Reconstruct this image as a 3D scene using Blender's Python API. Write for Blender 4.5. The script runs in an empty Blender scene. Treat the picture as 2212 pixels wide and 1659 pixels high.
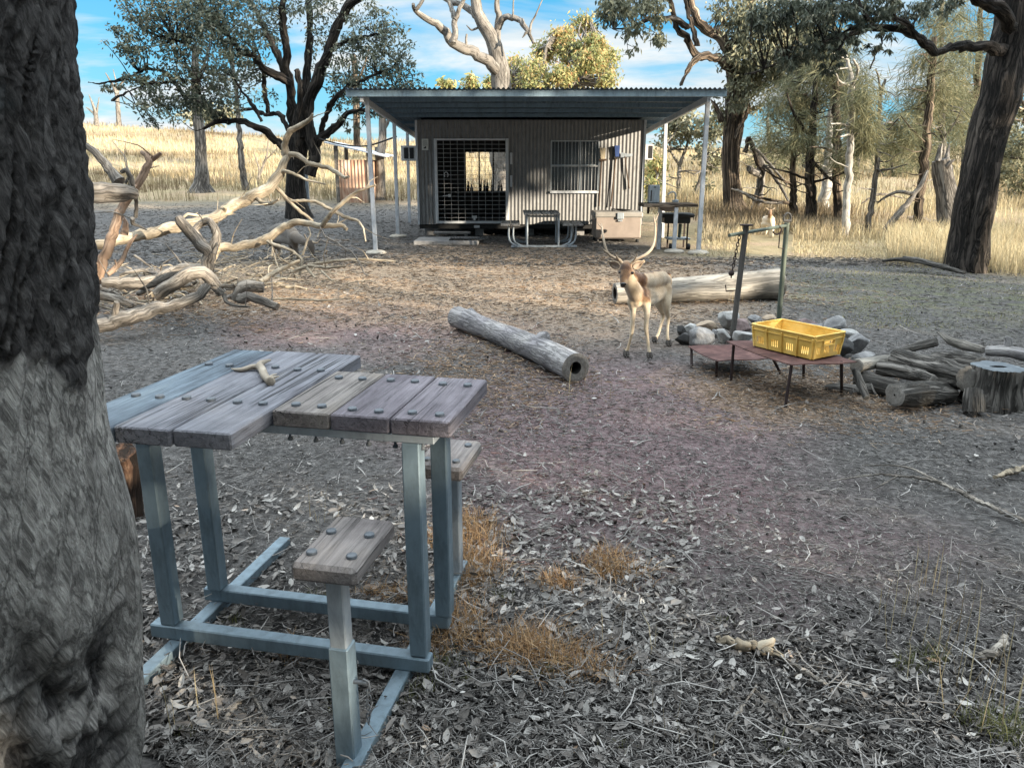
import bpy, math, random
import numpy as np
from mathutils import Vector, Matrix

rnd = random.Random(11)
rs = np.random.RandomState(11)
SC = bpy.context.scene
COL = SC.collection
R = math.radians

# ------------------------------------------------------------------ camera model
PW, PH, PF, PITCH, CAMZ = 2212.0, 1659.0, 1661.0, R(15.8), 1.6
CP, SP = math.cos(PITCH), math.sin(PITCH)

def ray(px, py):
    u = (px - PW / 2) / PF
    v = (PH / 2 - py) / PF
    return (u, CP + v * SP, -SP + v * CP)

def at(px, py, Y):
    d = ray(px, py); t = Y / d[1]
    return Vector((d[0] * t, Y, CAMZ + d[2] * t))

def gp(px, py, z=0.0):
    d = ray(px, py); t = (z - CAMZ) / d[2]
    return Vector((d[0] * t, d[1] * t, z))

def mpp(Y, z=0.8):
    """metres per photo pixel at depth Y"""
    return (Y * CP + (CAMZ - z) * SP) / PF

# ------------------------------------------------------------------ noise (numpy)
def _hash(ix, iy, iz):
    h = (ix.astype(np.int64) * 374761393 + iy.astype(np.int64) * 668265263 + iz.astype(np.int64) * 2147483647 + 1013904223) & 0xffffffff
    h = ((h ^ (h >> 13)) * 1274126177) & 0xffffffff
    h = h ^ (h >> 16)
    return (h & 0xffff) / 65535.0

def vn(p):
    p = np.asarray(p, dtype=float)
    i = np.floor(p).astype(np.int64); f = p - i
    f = f * f * (3 - 2 * f)
    r = 0
    for dx in (0, 1):
        wx = f[..., 0] if dx else 1 - f[..., 0]
        for dy in (0, 1):
            wy = f[..., 1] if dy else 1 - f[..., 1]
            for dz in (0, 1):
                wz = f[..., 2] if dz else 1 - f[..., 2]
                r = r + wx * wy * wz * _hash(i[..., 0] + dx, i[..., 1] + dy, i[..., 2] + dz)
    return r * 2 - 1

def fbm(p, o=4):
    p = np.asarray(p, dtype=float)
    s = 0; a = 1.0; t = 0
    for k in range(o):
        s = s + a * vn(p * (2 ** k) + 17.3 * k); t += a; a *= 0.5
    return s / t

def sstep(a, b, x):
    t = np.clip((np.asarray(x, dtype=float) - a) / (b - a), 0, 1)
    return t * t * (3 - 2 * t)

# ------------------------------------------------------------------ terrain
def terrain(x, y):
    x = np.asarray(x, dtype=float); y = np.asarray(y, dtype=float)
    crest = np.interp(x, [-60, -38, -18, 0, 20, 60], [6.3, 5.4, 4.0, 3.6, 3.3, 3.4])
    t = np.clip((y - 19.5) / 62.0, 0, 1)
    h = crest * (t ** 1.15)
    q = np.stack([x * 0.16, y * 0.16, np.zeros_like(x) + 3], -1)
    h = h + 0.22 * vn(q) * sstep(20, 40, y)
    # beyond the crest the land falls away gently
    h = h - sstep(84, 200, y) * 5.0
    near = np.stack([x * 1.3, y * 1.3, np.zeros_like(x)], -1)
    near2 = np.stack([x * 6.0, y * 6.0, np.zeros_like(x) + 9], -1)
    h = h + (0.014 * vn(near) + 0.006 * vn(near2)) * (1 - sstep(16, 24, y)) - 0.008
    return h

def tz(x, y):
    return float(terrain(np.array([x]), np.array([y]))[0])

def base(px, py, near=3.0):
    """where the photo's ray meets the terrain"""
    d = ray(px, py)
    y = near; prev = None
    while y < 160:
        t = y / d[1]
        z = CAMZ + d[2] * t
        g = tz(d[0] * t, y)
        if z <= g:
            return Vector((d[0] * t, y, g))
        y *= 1.004
    return at(px, py, 80)

# ------------------------------------------------------------------ mesh building
class MB:
    def __init__(s):
        s.v = []; s.f = []; s.g = []; s.sm = []; s.mi = []; s.n = 0
    def add(s, vs, fs, gs=None, smooth=False, mi=0):
        vs = np.asarray(vs, dtype=float).reshape(-1, 3)
        if gs is None:
            gs = vs
        s.v.append(vs); s.g.append(np.asarray(gs, dtype=float).reshape(-1, 3))
        for f in fs:
            s.f.append(tuple(i + s.n for i in f)); s.sm.append(smooth); s.mi.append(mi)
        s.n += len(vs)
        return s
    def box(s, c, size, rot=None, bev=0.0, mi=0, grain=None):
        c = Vector(c); hx, hy, hz = size[0] / 2, size[1] / 2, size[2] / 2
        M = rot if rot is not None else Matrix.Identity(3)
        off = np.array([rnd.uniform(0, 50), rnd.uniform(0, 50), rnd.uniform(0, 50)])
        ax = grain if grain is not None else int(np.argmax(size))
        def G(p):
            p = np.asarray(p)
            o = [i for i in range(3) if i != ax]
            return np.stack([p[:, o[0]], p[:, o[1]], p[:, ax]], 1) + off
        if bev <= 0:
            L = [(x * hx, y * hy, z * hz) for x in (-1, 1) for y in (-1, 1) for z in (-1, 1)]
            F = [(0, 1, 3, 2), (4, 6, 7, 5), (0, 4, 5, 1), (2, 3, 7, 6), (0, 2, 6, 4), (1, 5, 7, 3)]
        else:
            b = min(bev, hx * .9, hy * .9, hz * .9)
            L = []; idx = {}
            for x in (-1, 1):
                for y in (-1, 1):
                    for z in (-1, 1):
                        for k in range(3):
                            q = [x * (hx - b), y * (hy - b), z * (hz - b)]
                            q[k] = (x * hx, y * hy, z * hz)[k]
                            idx[(x, y, z, k)] = len(L); L.append(q)
            F = []
            def I(x, y, z, k): return idx[(x, y, z, k)]
            for k in range(3):
                o = [i for i in range(3) if i != k]
                for sgn in (-1, 1):
                    qd = []
                    for (a, bb) in ((-1, -1), (1, -1), (1, 1), (-1, 1)):
                        q = [0, 0, 0]; q[k] = sgn; q[o[0]] = a; q[o[1]] = bb
                        qd.append(I(*q, k))
                    F.append(tuple(qd))
            for k in range(3):          # edges parallel to axis k
                o = [i for i in range(3) if i != k]
                for a in (-1, 1):
                    for bb in (-1, 1):
                        q0 = [0, 0, 0]; q0[o[0]] = a; q0[o[1]] = bb; q1 = list(q0)
                        q0[k] = -1; q1[k] = 1
                        F.append((I(*q0, o[0]), I(*q1, o[0]), I(*q1, o[1]), I(*q0, o[1])))
            for x in (-1, 1):
                for y in (-1, 1):
                    for z in (-1, 1):
                        F.append((I(x, y, z, 0), I(x, y, z, 1), I(x, y, z, 2)))
            # fix winding outward
            LL = np.array(L); F2 = []
            for f in F:
                p = LL[list(f)]
                nrm = np.cross(p[1] - p[0], p[2] - p[0])
                F2.append(f if np.dot(nrm, p.mean(0)) > 0 else tuple(reversed(f)))
            F = F2
        W = [M @ Vector(p) + c for p in L]
        return s.add([tuple(p) for p in W], F, G(L), False, mi)
    def bar(s, a, b, w, d=None, up=(0, 0, 1), bev=0.0, mi=0):
        a = Vector(a); b = Vector(b); d = d or w
        z = (b - a); L = z.length; z.normalize()
        x = Vector(up).cross(z)
        if x.length < 1e-4: x = Vector((1, 0, 0)).cross(z)
        x.normalize(); y = z.cross(x)
        M = Matrix((x, y, z)).transposed()
        return s.box((a + b) / 2, (w, d, L), M, bev, mi, 2)
    def tube(s, pts, rad, n=8, cap=True, smooth=True, rough=0.0, fiss=0.0, fs=14.0, mi=0, flat=1.0, capmi=None, ends=None, seed=None):
        P = np.array([tuple(p) for p in pts], dtype=float); m = len(P)
        rad = np.broadcast_to(np.asarray(rad, dtype=float), (m,)).copy()
        T = np.gradient(P, axis=0); T /= np.linalg.norm(T, axis=1)[:, None] + 1e-9
        ref = np.array([0, 0, 1.0]) if abs(T[0][2]) < 0.9 else np.array([1.0, 0, 0])
        x = np.cross(ref, T[0]); x /= np.linalg.norm(x)
        X = []; 
        for i in range(m):
            x = x - T[i] * np.dot(x, T[i]); x /= np.linalg.norm(x) + 1e-9
            X.append(x)
        X = np.array(X); Yv = np.cross(T, X)
        L = np.concatenate([[0], np.cumsum(np.linalg.norm(np.diff(P, axis=0), axis=1))])
        th = np.arange(n) * 2 * math.pi / n
        off = np.array([rnd.uniform(0, 60), rnd.uniform(0, 60), rnd.uniform(0, 60)])
        ca, sa = np.cos(th), np.sin(th)
        rr = np.repeat(rad[:, None], n, 1)
        rm = rad.mean()
        G = np.stack([ca[None, :] * rm + 0 * rr, sa[None, :] * rm + 0 * rr, np.repeat(L[:, None], n, 1)], -1) + off
        if rough:
            rr = rr * (1 + rough * fbm(G * np.array([1.2 / rm, 1.2 / rm, 0.6 / rm]), 3))
        if fiss:
            q = G * np.array([fs, fs, fs * 0.16])
            q = q + 0.5 * vn(G * fs * 0.3)[..., None]
            rr = rr - fiss * (1 - np.abs(vn(q)) * 1.6).clip(0, 1) ** 2 + fiss * 0.4 * vn(G * fs * 1.7)
        V = P[:, None, :] + X[:, None, :] * (ca[None, :, None] * rr[..., None]) + Yv[:, None, :] * (sa[None, :, None] * rr[..., None] * flat)
        F = []
        for i in range(m - 1):
            for j in range(n):
                k = (j + 1) % n
                F.append((i * n + j, i * n + k, (i + 1) * n + k, (i + 1) * n + j))
        s.add(V.reshape(-1, 3), F, G.reshape(-1, 3), smooth, mi)
        if cap:
            cm = mi if capmi is None else capmi
            r0 = V[0]; r1 = V[-1]
            for ring, c, flip in ((r0, P[0], True), (r1, P[-1], False)):
                vs = np.concatenate([ring, c[None]]); fs_ = []
                lg = np.concatenate([np.stack([ca * rm, sa * rm, 0 * ca], 1), np.zeros((1, 3))]) + off
                for j in range(n):
                    k = (j + 1) % n
                    fs_.append((n, k, j) if flip else (n, j, k))
                s.add(vs, fs_, lg, False, cm)
        return s
    def limb(s, pts, rad, n=8, step=None, wob=0.0, tens=1.0, **kw):
        pts, rad = spline(pts, rad, step, tens)
        if wob:
            o = rnd.uniform(0, 90)
            L = np.arange(len(pts))
            w = np.stack([vn(np.stack([L * .7 + o + 31 * k, L * 0.0, L * 0.0], -1)) for k in range(3)], 1)
            w[0] *= 0
            pts = pts + w * wob * rad[:, None]
        return s.tube(pts, rad, n, **kw)
    def lathe(s, prof, c, n=24, axis=None, smooth=True, mi=0):
        c = Vector(c); M = axis if axis is not None else Matrix.Identity(3)
        V = []; F = []
        for (r, z) in prof:
            for j in range(n):
                t = 2 * math.pi * j / n
                V.append(tuple(M @ Vector((r * math.cos(t), r * math.sin(t), z)) + c))
        for i in range(len(prof) - 1):
            for j in range(n):
                k = (j + 1) % n
                F.append((i * n + j, i * n + k, (i + 1) * n + k, (i + 1) * n + j))
        return s.add(V, F, None, smooth, mi)
    def arrays(s):
        return np.concatenate(s.v), np.concatenate(s.g)

def spline(pts, rad, step=None, tens=1.0):
    P = np.array([tuple(p) for p in pts], dtype=float); m = len(P)
    rad = np.asarray(rad, dtype=float)
    if rad.ndim == 0: rad = np.full(m, float(rad))
    if len(rad) != m: rad = np.interp(np.linspace(0, 1, m), np.linspace(0, 1, len(rad)), rad)
    L = np.linalg.norm(np.diff(P, axis=0), axis=1)
    step = step or max(rad.mean() * 1.2, L.sum() / 120)
    E = np.concatenate([[2 * P[0] - P[1]], P, [2 * P[-1] - P[-2]]])
    out = []; ro = []
    for i in range(m - 1):
        k = max(1, int(round(L[i] / step)))
        for j in range(k):
            t = j / k
            p0, p1, p2, p3 = E[i], E[i + 1], E[i + 2], E[i + 3]
            cr_ = (0.5 * ((2 * p1) + (-p0 + p2) * t + (2 * p0 - 5 * p1 + 4 * p2 - p3) * t * t + (-p0 + 3 * p1 - 3 * p2 + p3) * t ** 3))
            out.append(cr_ * tens + (p1 * (1 - t) + p2 * t) * (1 - tens))
            ro.append(rad[i] * (1 - t) + rad[i + 1] * t)
    out.append(P[-1]); ro.append(rad[-1])
    return np.array(out), np.array(ro)

# ------------------------------------------------------------------ objects
WL = {}
def wloc(o):
    return WL.get(o.name, Vector((0, 0, 0)))

def meta(o, label=None, cat=None, group=None, kind=None):
    if label: o['label'] = label
    if cat: o['category'] = cat
    if group: o['group'] = group
    if kind: o['kind'] = kind
    return o

def thing(name, label, cat, loc, group=None):
    o = bpy.data.objects.new(name, None); COL.objects.link(o)
    o.empty_display_size = 0.2
    o.location = loc; WL[o.name] = Vector(loc)
    return meta(o, label, cat, group)

def link_mesh(name, me, mats, parent, loc):
    o = bpy.data.objects.new(name, me); COL.objects.link(o)
    for m in (mats if isinstance(mats, (list, tuple)) else [mats]):
        me.materials.append(m)
    if parent is not None:
        o.parent = parent
        o.location = Vector(loc) - wloc(parent)
    else:
        o.location = loc
    WL[o.name] = Vector(loc)
    return o

def obj(name, mb, mats, parent=None, label=None, cat=None, group=None, kind=None):
    V, G = mb.arrays()
    lo, hi = V.min(0), V.max(0)
    loc = Vector(((lo[0] + hi[0]) / 2, (lo[1] + hi[1]) / 2, lo[2]))
    me = bpy.data.meshes.new(name)
    me.from_pydata((V - np.array(loc)).tolist(), [], mb.f)
    me.polygons.foreach_set('use_smooth', mb.sm)
    me.polygons.foreach_set('material_index', mb.mi)
    a = me.attributes.new('grain', 'FLOAT_VECTOR', 'POINT')
    a.data.foreach_set('vector', G.astype(np.float32).ravel())
    me.update()
    o = link_mesh(name, me, mats, parent, loc)
    return meta(o, label, cat, group, kind)

def big(name, V, F, tint, mats, parent=None, label=None, cat=None, group=None, kind=None, smooth=False, loc=None):
    """fast mesh from numpy: V (n,3), F (m,k) of equal sided faces, tint per vertex"""
    V = np.asarray(V, dtype=np.float32); F = np.asarray(F, dtype=np.int32)
    if loc is None:
        lo, hi = V.min(0), V.max(0)
        loc = Vector((float(lo[0] + hi[0]) / 2, float(lo[1] + hi[1]) / 2, float(lo[2])))
    me = bpy.data.meshes.new(name)
    m, k = F.shape
    me.vertices.add(len(V)); me.vertices.foreach_set('co', (V - np.array(loc, dtype=np.float32)).ravel())
    me.loops.add(m * k); me.loops.foreach_set('vertex_index', F.ravel())
    me.polygons.add(m)
    me.polygons.foreach_set('loop_start', np.arange(m, dtype=np.int32) * k)
    me.polygons.foreach_set('loop_total', np.full(m, k, dtype=np.int32))
    if smooth: me.polygons.foreach_set('use_smooth', np.ones(m, dtype=bool))
    me.update(calc_edges=True)
    a = me.attributes.new('tint', 'FLOAT', 'POINT')
    a.data.foreach_set('value', np.asarray(tint, dtype=np.float32))
    o = link_mesh(name, me, mats, parent, loc)
    return meta(o, label, cat, group, kind)

def copy_tree(o, parent=None):
    c = o.copy(); COL.objects.link(c)
    WL[c.name] = wloc(o)
    if parent is not None: c.parent = parent
    for ch in list(o.children): copy_tree(ch, c)
    return c

# ------------------------------------------------------------------ materials
def newmat(name):
    m = bpy.data.materials.new(name); m.use_nodes = True
    nt = m.node_tree; nt.nodes.clear()
    out = nt.nodes.new('ShaderNodeOutputMaterial')
    b = nt.nodes.new('ShaderNodeBsdfPrincipled')
    nt.links.new(b.outputs[0], out.inputs[0])
    return m, nt, b, out

def ramp(nt, stops):
    r = nt.nodes.new('ShaderNodeValToRGB')
    e = r.color_ramp.elements
    while len(e) < len(stops): e.new(0.5)
    for i, (p, c) in enumerate(stops):
        e[i].position = p
        e[i].color = (c[0], c[1], c[2], 1) if isinstance(c, (tuple, list)) else (c, c, c, 1)
    return r

def vec(nt, coord, scale):
    if coord == 'grain':
        a = nt.nodes.new('ShaderNodeAttribute'); a.attribute_name = 'grain'; src = a.outputs['Vector']
    else:
        a = nt.nodes.new('ShaderNodeTexCoord'); src = a.outputs['Object']
    mp = nt.nodes.new('ShaderNodeMapping'); mp.inputs['Scale'].default_value = scale
    nt.links.new(src, mp.inputs['Vector'])
    return mp.outputs[0]

def noise_n(nt, v, scale, detail=5, rough=0.6, dist=0.0):
    n = nt.nodes.new('ShaderNodeTexNoise')
    n.inputs['Scale'].default_value = scale; n.inputs['Detail'].default_value = detail
    n.inputs['Roughness'].default_value = rough; n.inputs['Distortion'].default_value = dist
    if v is not None: nt.links.new(v, n.inputs['Vector'])
    return n.outputs[0]

def mk(name, stops, scale=6, stretch=1.0, coord='grain', bump=0.4, bscale=None, bdist=0.01, rough=0.85, metallic=0.0, dist=0.6, big_stops=None, big_scale=1.5, spec=0.25, bstretch=None, cracks=None):
    m, nt, b, out = newmat(name)
    v = vec(nt, coord, (1, 1, 1.0 / stretch))
    n = noise_n(nt, v, scale, 6, 0.62, dist)
    r = ramp(nt, stops); nt.links.new(n, r.inputs[0])
    col = r.outputs[0]
    if big_stops:
        n2 = noise_n(nt, vec(nt, coord, (1, 1, 1)), big_scale, 3, 0.55)
        r2 = ramp(nt, big_stops); nt.links.new(n2, r2.inputs[0])
        mx = nt.nodes.new('ShaderNodeMix'); mx.data_type = 'RGBA'; mx.blend_type = 'MULTIPLY'; mx.inputs[0].default_value = 1
        nt.links.new(col, mx.inputs[6]); nt.links.new(r2.outputs[0], mx.inputs[7]); col = mx.outputs[2]
    ck = None
    if cracks:
        cs, cst, wd, dark = cracks
        n3 = noise_n(nt, vec(nt, coord, (1, 1, 1.0 / cst)), cs, 4, .6, .8)
        r3 = ramp(nt, [(.0, 1.0), (.5 - wd * 2.2, 1.0), (.5 - wd * .4, dark), (.5 + wd * .4, dark), (.5 + wd * 2.2, 1.0)]); nt.links.new(n3, r3.inputs[0]); ck = r3.outputs[0]
        mc = nt.nodes.new('ShaderNodeMix'); mc.data_type = 'RGBA'; mc.blend_type = 'MULTIPLY'; mc.inputs[0].default_value = 1
        nt.links.new(col, mc.inputs[6]); nt.links.new(ck, mc.inputs[7]); col = mc.outputs[2]
    nt.links.new(col, b.inputs['Base Color'])
    b.inputs['Roughness'].default_value = rough; b.inputs['Metallic'].default_value = metallic
    b.inputs['Specular IOR Level'].default_value = spec
    if bump:
        vb = vec(nt, coord, (1, 1, 1.0 / (bstretch or stretch)))
        nb = noise_n(nt, vb, bscale or scale * 2.2, 6, 0.65, dist)
        bp = nt.nodes.new('ShaderNodeBump'); bp.inputs['Strength'].default_value = bump; bp.inputs['Distance'].default_value = bdist
        hh = nb
        if ck is not None:
            mm = nt.nodes.new('ShaderNodeMath'); mm.operation = 'MULTIPLY'; nt.links.new(nb, mm.inputs[0]); nt.links.new(ck, mm.inputs[1]); hh = mm.outputs[0]
        nt.links.new(hh, bp.inputs['Height']); nt.links.new(bp.outputs[0], b.inputs['Normal'])
    return m

def tintmat(name, stops, rough=0.7, trans=0.0, spec=0.2):
    m, nt, b, out = newmat(name)
    a = nt.nodes.new('ShaderNodeAttribute'); a.attribute_name = 'tint'
    r = ramp(nt, stops); nt.links.new(a.outputs['Fac'], r.inputs[0])
    nt.links.new(r.outputs[0], b.inputs['Base Color'])
    b.inputs['Roughness'].default_value = rough; b.inputs['Specular IOR Level'].default_value = spec
    if trans:
        t = nt.nodes.new('ShaderNodeBsdfTranslucent'); nt.links.new(r.outputs[0], t.inputs[0])
        mx = nt.nodes.new('ShaderNodeMixShader'); mx.inputs[0].default_value = trans
        nt.links.new(b.outputs[0], mx.inputs[1]); nt.links.new(t.outputs[0], mx.inputs[2]); nt.links.new(mx.outputs[0], out.inputs[0])
    return m

def plain(name, col, rough=0.6, metallic=0.0, spec=0.3, var=0.12, scale=8.0, bump=0.0):
    c = np.array(col)
    return mk(name, [(0.3, tuple(c * (1 - var))), (0.7, tuple(np.minimum(c * (1 + var), 1)))], scale=scale, coord='object', bump=bump, rough=rough, metallic=metallic, spec=spec)
# ================================================================== materials
M = {}
M['bark_dark'] = mk('bark_dark', [(0.25, (.018, .015, .014)), (0.5, (.065, .054, .047)), (0.75, (.16, .135, .115))], 9, 6, bump=1.0, bdist=.05, bscale=14, big_stops=[(.3, .6), (.7, 1.15)], cracks=(11, 7, .05, .12))
M['bark_left'] = mk('bark_left', [(0.25, (.02, .017, .015)), (0.5, (.055, .046, .04)), (0.75, (.11, .095, .08))], 7, 6, bump=1.0, bdist=.05, bscale=12, cracks=(9, 7, .05, .15))
M['bark_brown'] = mk('bark_brown', [(0.28, (.07, .052, .04)), (0.5, (.24, .185, .14)), (0.75, (.46, .37, .29))], 8, 12, bump=1.0, bdist=.06, bscale=12, cracks=(9, 14, .055, .12), big_stops=[(.3, .6), (.7, 1.1)])
M['bark_pale'] = mk('bark_pale', [(0.25, (.14, .125, .11)), (0.5, (.24, .22, .2)), (0.78, (.37, .345, .31))], 5, 4, bump=.5, bdist=.02, big_stops=[(.3, .55), (.7, 1.0)], cracks=(7, 5, .025, .4))
M['bark_white'] = mk('bark_white', [(0.25, (.2, .19, .175)), (0.5, (.37, .355, .33)), (0.78, (.52, .505, .47))], 5, 4, bump=.4, bdist=.02, big_stops=[(.3, .6), (.6, 1.0)], cracks=(7, 5, .02, .5))
M['bark_grey'] = mk('bark_grey', [(0.25, (.1, .09, .085)), (0.5, (.2, .185, .17)), (0.75, (.33, .31, .29))], 6, 7, bump=.8, bdist=.03, cracks=(9, 8, .04, .25))
M['dead_wood'] = mk('dead_wood', [(0.25, (.1, .088, .078)), (0.5, (.27, .24, .21)), (0.72, (.42, .385, .34))], 13, 3.2, bump=.9, bdist=.02, bscale=18, big_stops=[(.3, .5), (.65, 1.05)], cracks=(19, 8, .03, .45))
M['pale_branch'] = mk('pale_branch', [(0.25, (.17, .135, .1)), (0.5, (.38, .32, .24)), (0.74, (.54, .47, .37))], 12, 3, bump=.8, bdist=.014, bscale=16, big_stops=[(.3, .5), (.65, 1.05)], big_scale=3, cracks=(15, 8, .02, .6))
M['orange_branch'] = mk('orange_branch', [(0.25, (.17, .11, .08)), (0.5, (.37, .255, .185)), (0.75, (.5, .37, .28))], 12, 3, bump=.8, bdist=.014, bscale=16, big_stops=[(.3, .5), (.65, 1.0)], big_scale=3, cracks=(15, 8, .02, .6))
M['grey_log'] = mk('grey_log', [(0.22, (.17, .165, .165)), (0.5, (.3, .295, .3)), (0.78, (.42, .41, .41))], 16, 6, bump=1, bdist=.014, bscale=30, big_stops=[(.3, (.6, .585, .63)), (.65, (1.08, 1.06, 1.04))], big_scale=4, cracks=(24, 8, .03, .5))
M['rough_log'] = mk('rough_log', [(0.25, (.04, .038, .035)), (0.5, (.13, .122, .113)), (0.78, (.28, .262, .243))], 15, 7, bump=1.0, bdist=.035, bscale=20, cracks=(17, 8, .05, .28))
M['cream_log'] = mk('cream_log', [(0.25, (.16, .145, .125)), (0.5, (.3, .28, .25)), (0.75, (.42, .4, .365))], 8, 12, bump=.9, bdist=.014, bscale=18, big_stops=[(.3, .55), (.65, 1.05)], cracks=(17, 12, .03, .5))

def end_grain():
    m, nt, b, out = newmat('end_grain')
    a = nt.nodes.new('ShaderNodeAttribute'); a.attribute_name = 'grain'
    n = noise_n(nt, a.outputs['Vector'], 9, 5); n2 = noise_n(nt, a.outputs['Vector'], 60, 4)
    r = ramp(nt, [(.3, (.09, .084, .078)), (.5, (.17, .158, .145)), (.7, (.28, .265, .245))])
    mx = nt.nodes.new('ShaderNodeMath'); mx.operation = 'ADD'
    m2 = nt.nodes.new('ShaderNodeMath'); m2.operation = 'MULTIPLY'; m2.inputs[1].default_value = .5
    m3 = nt.nodes.new('ShaderNodeMath'); m3.operation = 'MULTIPLY'; m3.inputs[1].default_value = .5
    nt.links.new(n, m2.inputs[0]); nt.links.new(n2, m3.inputs[0]); nt.links.new(m2.outputs[0], mx.inputs[0]); nt.links.new(m3.outputs[0], mx.inputs[1])
    nt.links.new(mx.outputs[0], r.inputs[0]); nt.links.new(r.outputs[0], b.inputs['Base Color']); b.inputs['Roughness'].default_value = .9
    bp = nt.nodes.new('ShaderNodeBump'); bp.inputs['Distance'].default_value = .01; bp.inputs['Strength'].default_value = .6
    nt.links.new(n2, bp.inputs['Height']); nt.links.new(bp.outputs[0], b.inputs['Normal'])
    return m
M['end_grain'] = end_grain()
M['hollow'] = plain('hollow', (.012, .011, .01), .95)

def plank_mat(name, tone):
    m, nt, b, out = newmat(name)
    t = np.array(tone)
    v = vec(nt, 'grain', (1, 1, .045))
    n = noise_n(nt, v, 75, 8, .68, .9)
    r = ramp(nt, [(.26, tuple(t * .22)), (.42, tuple(t * .72)), (.6, tuple(t * 1.05)), (.78, tuple(np.minimum(t * 1.35, 1)))]); nt.links.new(n, r.inputs[0])
    n2 = noise_n(nt, vec(nt, 'grain', (1, 1, .5)), 5, 5, .6, .4)
    r2 = ramp(nt, [(.3, (.5, .48, .5)), (.55, (1, 1, 1)), (.75, (1.15, 1.08, .98))]); nt.links.new(n2, r2.inputs[0])
    mx = nt.nodes.new('ShaderNodeMix'); mx.data_type = 'RGBA'; mx.blend_type = 'MULTIPLY'; mx.inputs[0].default_value = 1
    nt.links.new(r.outputs[0], mx.inputs[6]); nt.links.new(r2.outputs[0], mx.inputs[7])
    # long cracks
    n3 = noise_n(nt, vec(nt, 'grain', (1, 1, .02)), 26, 3, .5, .5)
    r3 = ramp(nt, [(.0, 1.0), (.475, 1.0), (.497, .12), (.505, .12), (.53, 1.0)]); nt.links.new(n3, r3.inputs[0])
    n4 = noise_n(nt, vec(nt, 'grain', (1, 1, .4)), 4, 2)
    r4 = ramp(nt, [(.5, 1.0), (.62, 0.0)]); nt.links.new(n4, r4.inputs[0])
    ck = nt.nodes.new('ShaderNodeMath'); ck.operation = 'MAXIMUM'; nt.links.new(r3.outputs[0], ck.inputs[0]); nt.links.new(r4.outputs[0], ck.inputs[1])
    mx2 = nt.nodes.new('ShaderNodeMix'); mx2.data_type = 'RGBA'; mx2.blend_type = 'MULTIPLY'; mx2.inputs[0].default_value = 1
    nt.links.new(mx.outputs[2], mx2.inputs[6]); nt.links.new(ck.outputs[0], mx2.inputs[7])
    nt.links.new(mx2.outputs[2], b.inputs['Base Color'])
    b.inputs['Roughness'].default_value = .8; b.inputs['Specular IOR Level'].default_value = .25
    ad = nt.nodes.new('ShaderNodeMath'); ad.operation = 'MULTIPLY'; nt.links.new(n, ad.inputs[0]); nt.links.new(ck.outputs[0], ad.inputs[1])
    bp = nt.nodes.new('ShaderNodeBump'); bp.inputs['Distance'].default_value = .006; bp.inputs['Strength'].default_value = .9
    nt.links.new(ad.outputs[0], bp.inputs['Height']); nt.links.new(bp.outputs[0], b.inputs['Normal'])
    return m
M['plank_blue'] = plank_mat('plank_blue', (.155, .2, .245))
M['plank_mid'] = plank_mat('plank_mid', (.2, .205, .235))
M['plank_mauve'] = plank_mat('plank_mauve', (.215, .198, .225))
M['plank_tan'] = plank_mat('plank_tan', (.225, .205, .195))
M['seat_wood'] = plank_mat('seat_wood', (.22, .2, .195))
M['grey_plank'] = plank_mat('grey_plank', (.3, .29, .28))

def steel(name, col, rough=.42, met=.65):
    m, nt, b, out = newmat(name)
    c = np.array(col)
    n = noise_n(nt, vec(nt, 'object', (1, 1, .35)), 14, 6, .7, .5)
    r = ramp(nt, [(.25, tuple(c * .55)), (.5, tuple(c)), (.75, tuple(np.minimum(c * 1.25, 1)))]); nt.links.new(n, r.inputs[0])
    nt.links.new(r.outputs[0], b.inputs['Base Color'])
    n2 = noise_n(nt, vec(nt, 'object', (1, 1, 1)), 45, 4)
    r2 = ramp(nt, [(.3, rough - .1), (.7, rough + .18)]); nt.links.new(n2, r2.inputs[0]); nt.links.new(r2.outputs[0], b.inputs['Roughness'])
    b.inputs['Metallic'].default_value = met
    bp = nt.nodes.new('ShaderNodeBump'); bp.inputs['Distance'].default_value = .002; bp.inputs['Strength'].default_value = .4
    nt.links.new(n2, bp.inputs['Height']); nt.links.new(bp.outputs[0], b.inputs['Normal'])
    return m
M['galv'] = steel('galv', (.165, .225, .27), .5, .35)  # bluish base colour carries the tint of sky reflected in the steel
M['galv_grey'] = steel('galv_grey', (.3, .34, .38), .5, .3)
M['post_steel'] = steel('post_steel', (.5, .53, .58), .5, .3)
M['bolt'] = steel('bolt', (.12, .135, .155), .55, .4)
M['corr_wall'] = steel('corr_wall', (.165, .166, .17), .55, .1)
M['corr_roof'] = steel('corr_roof', (.11, .17, .23), .55, .3)
M['fascia'] = steel('fascia', (.24, .33, .4), .5, .2)
M['rust'] = mk('rust', [(.25, (.035, .018, .017)), (.5, (.09, .045, .042)), (.75, (.16, .09, .08))], 9, 1, 'object', bump=.5, bdist=.003, bscale=40, rough=.8)
M['rust_leg'] = plain('rust_leg', (.03, .02, .02), .8)
M['black_steel'] = plain('black_steel', (.02, .02, .021), .55)
M['white_frame'] = plain('white_frame', (.5, .52, .55), .6)
M['wire'] = plain('wire', (.45, .46, .47), .5, .4)
M['glass'] = plain('glass', (.02, .024, .03), .12, 0, .6)
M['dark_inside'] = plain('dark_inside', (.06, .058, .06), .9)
M['ac_white'] = plain('ac_white', (.55, .55, .56), .6)
M['ac_black'] = plain('ac_black', (.02, .02, .022), .6)
M['concrete'] = mk('concrete', [(.3, (.3, .27, .23)), (.7, (.48, .44, .38))], 7, 1, 'object', bump=.5)
M['concrete_grey'] = mk('concrete_grey', [(.3, (.17, .17, .175)), (.7, (.3, .3, .305))], 7, 1, 'object', bump=.5)
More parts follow.
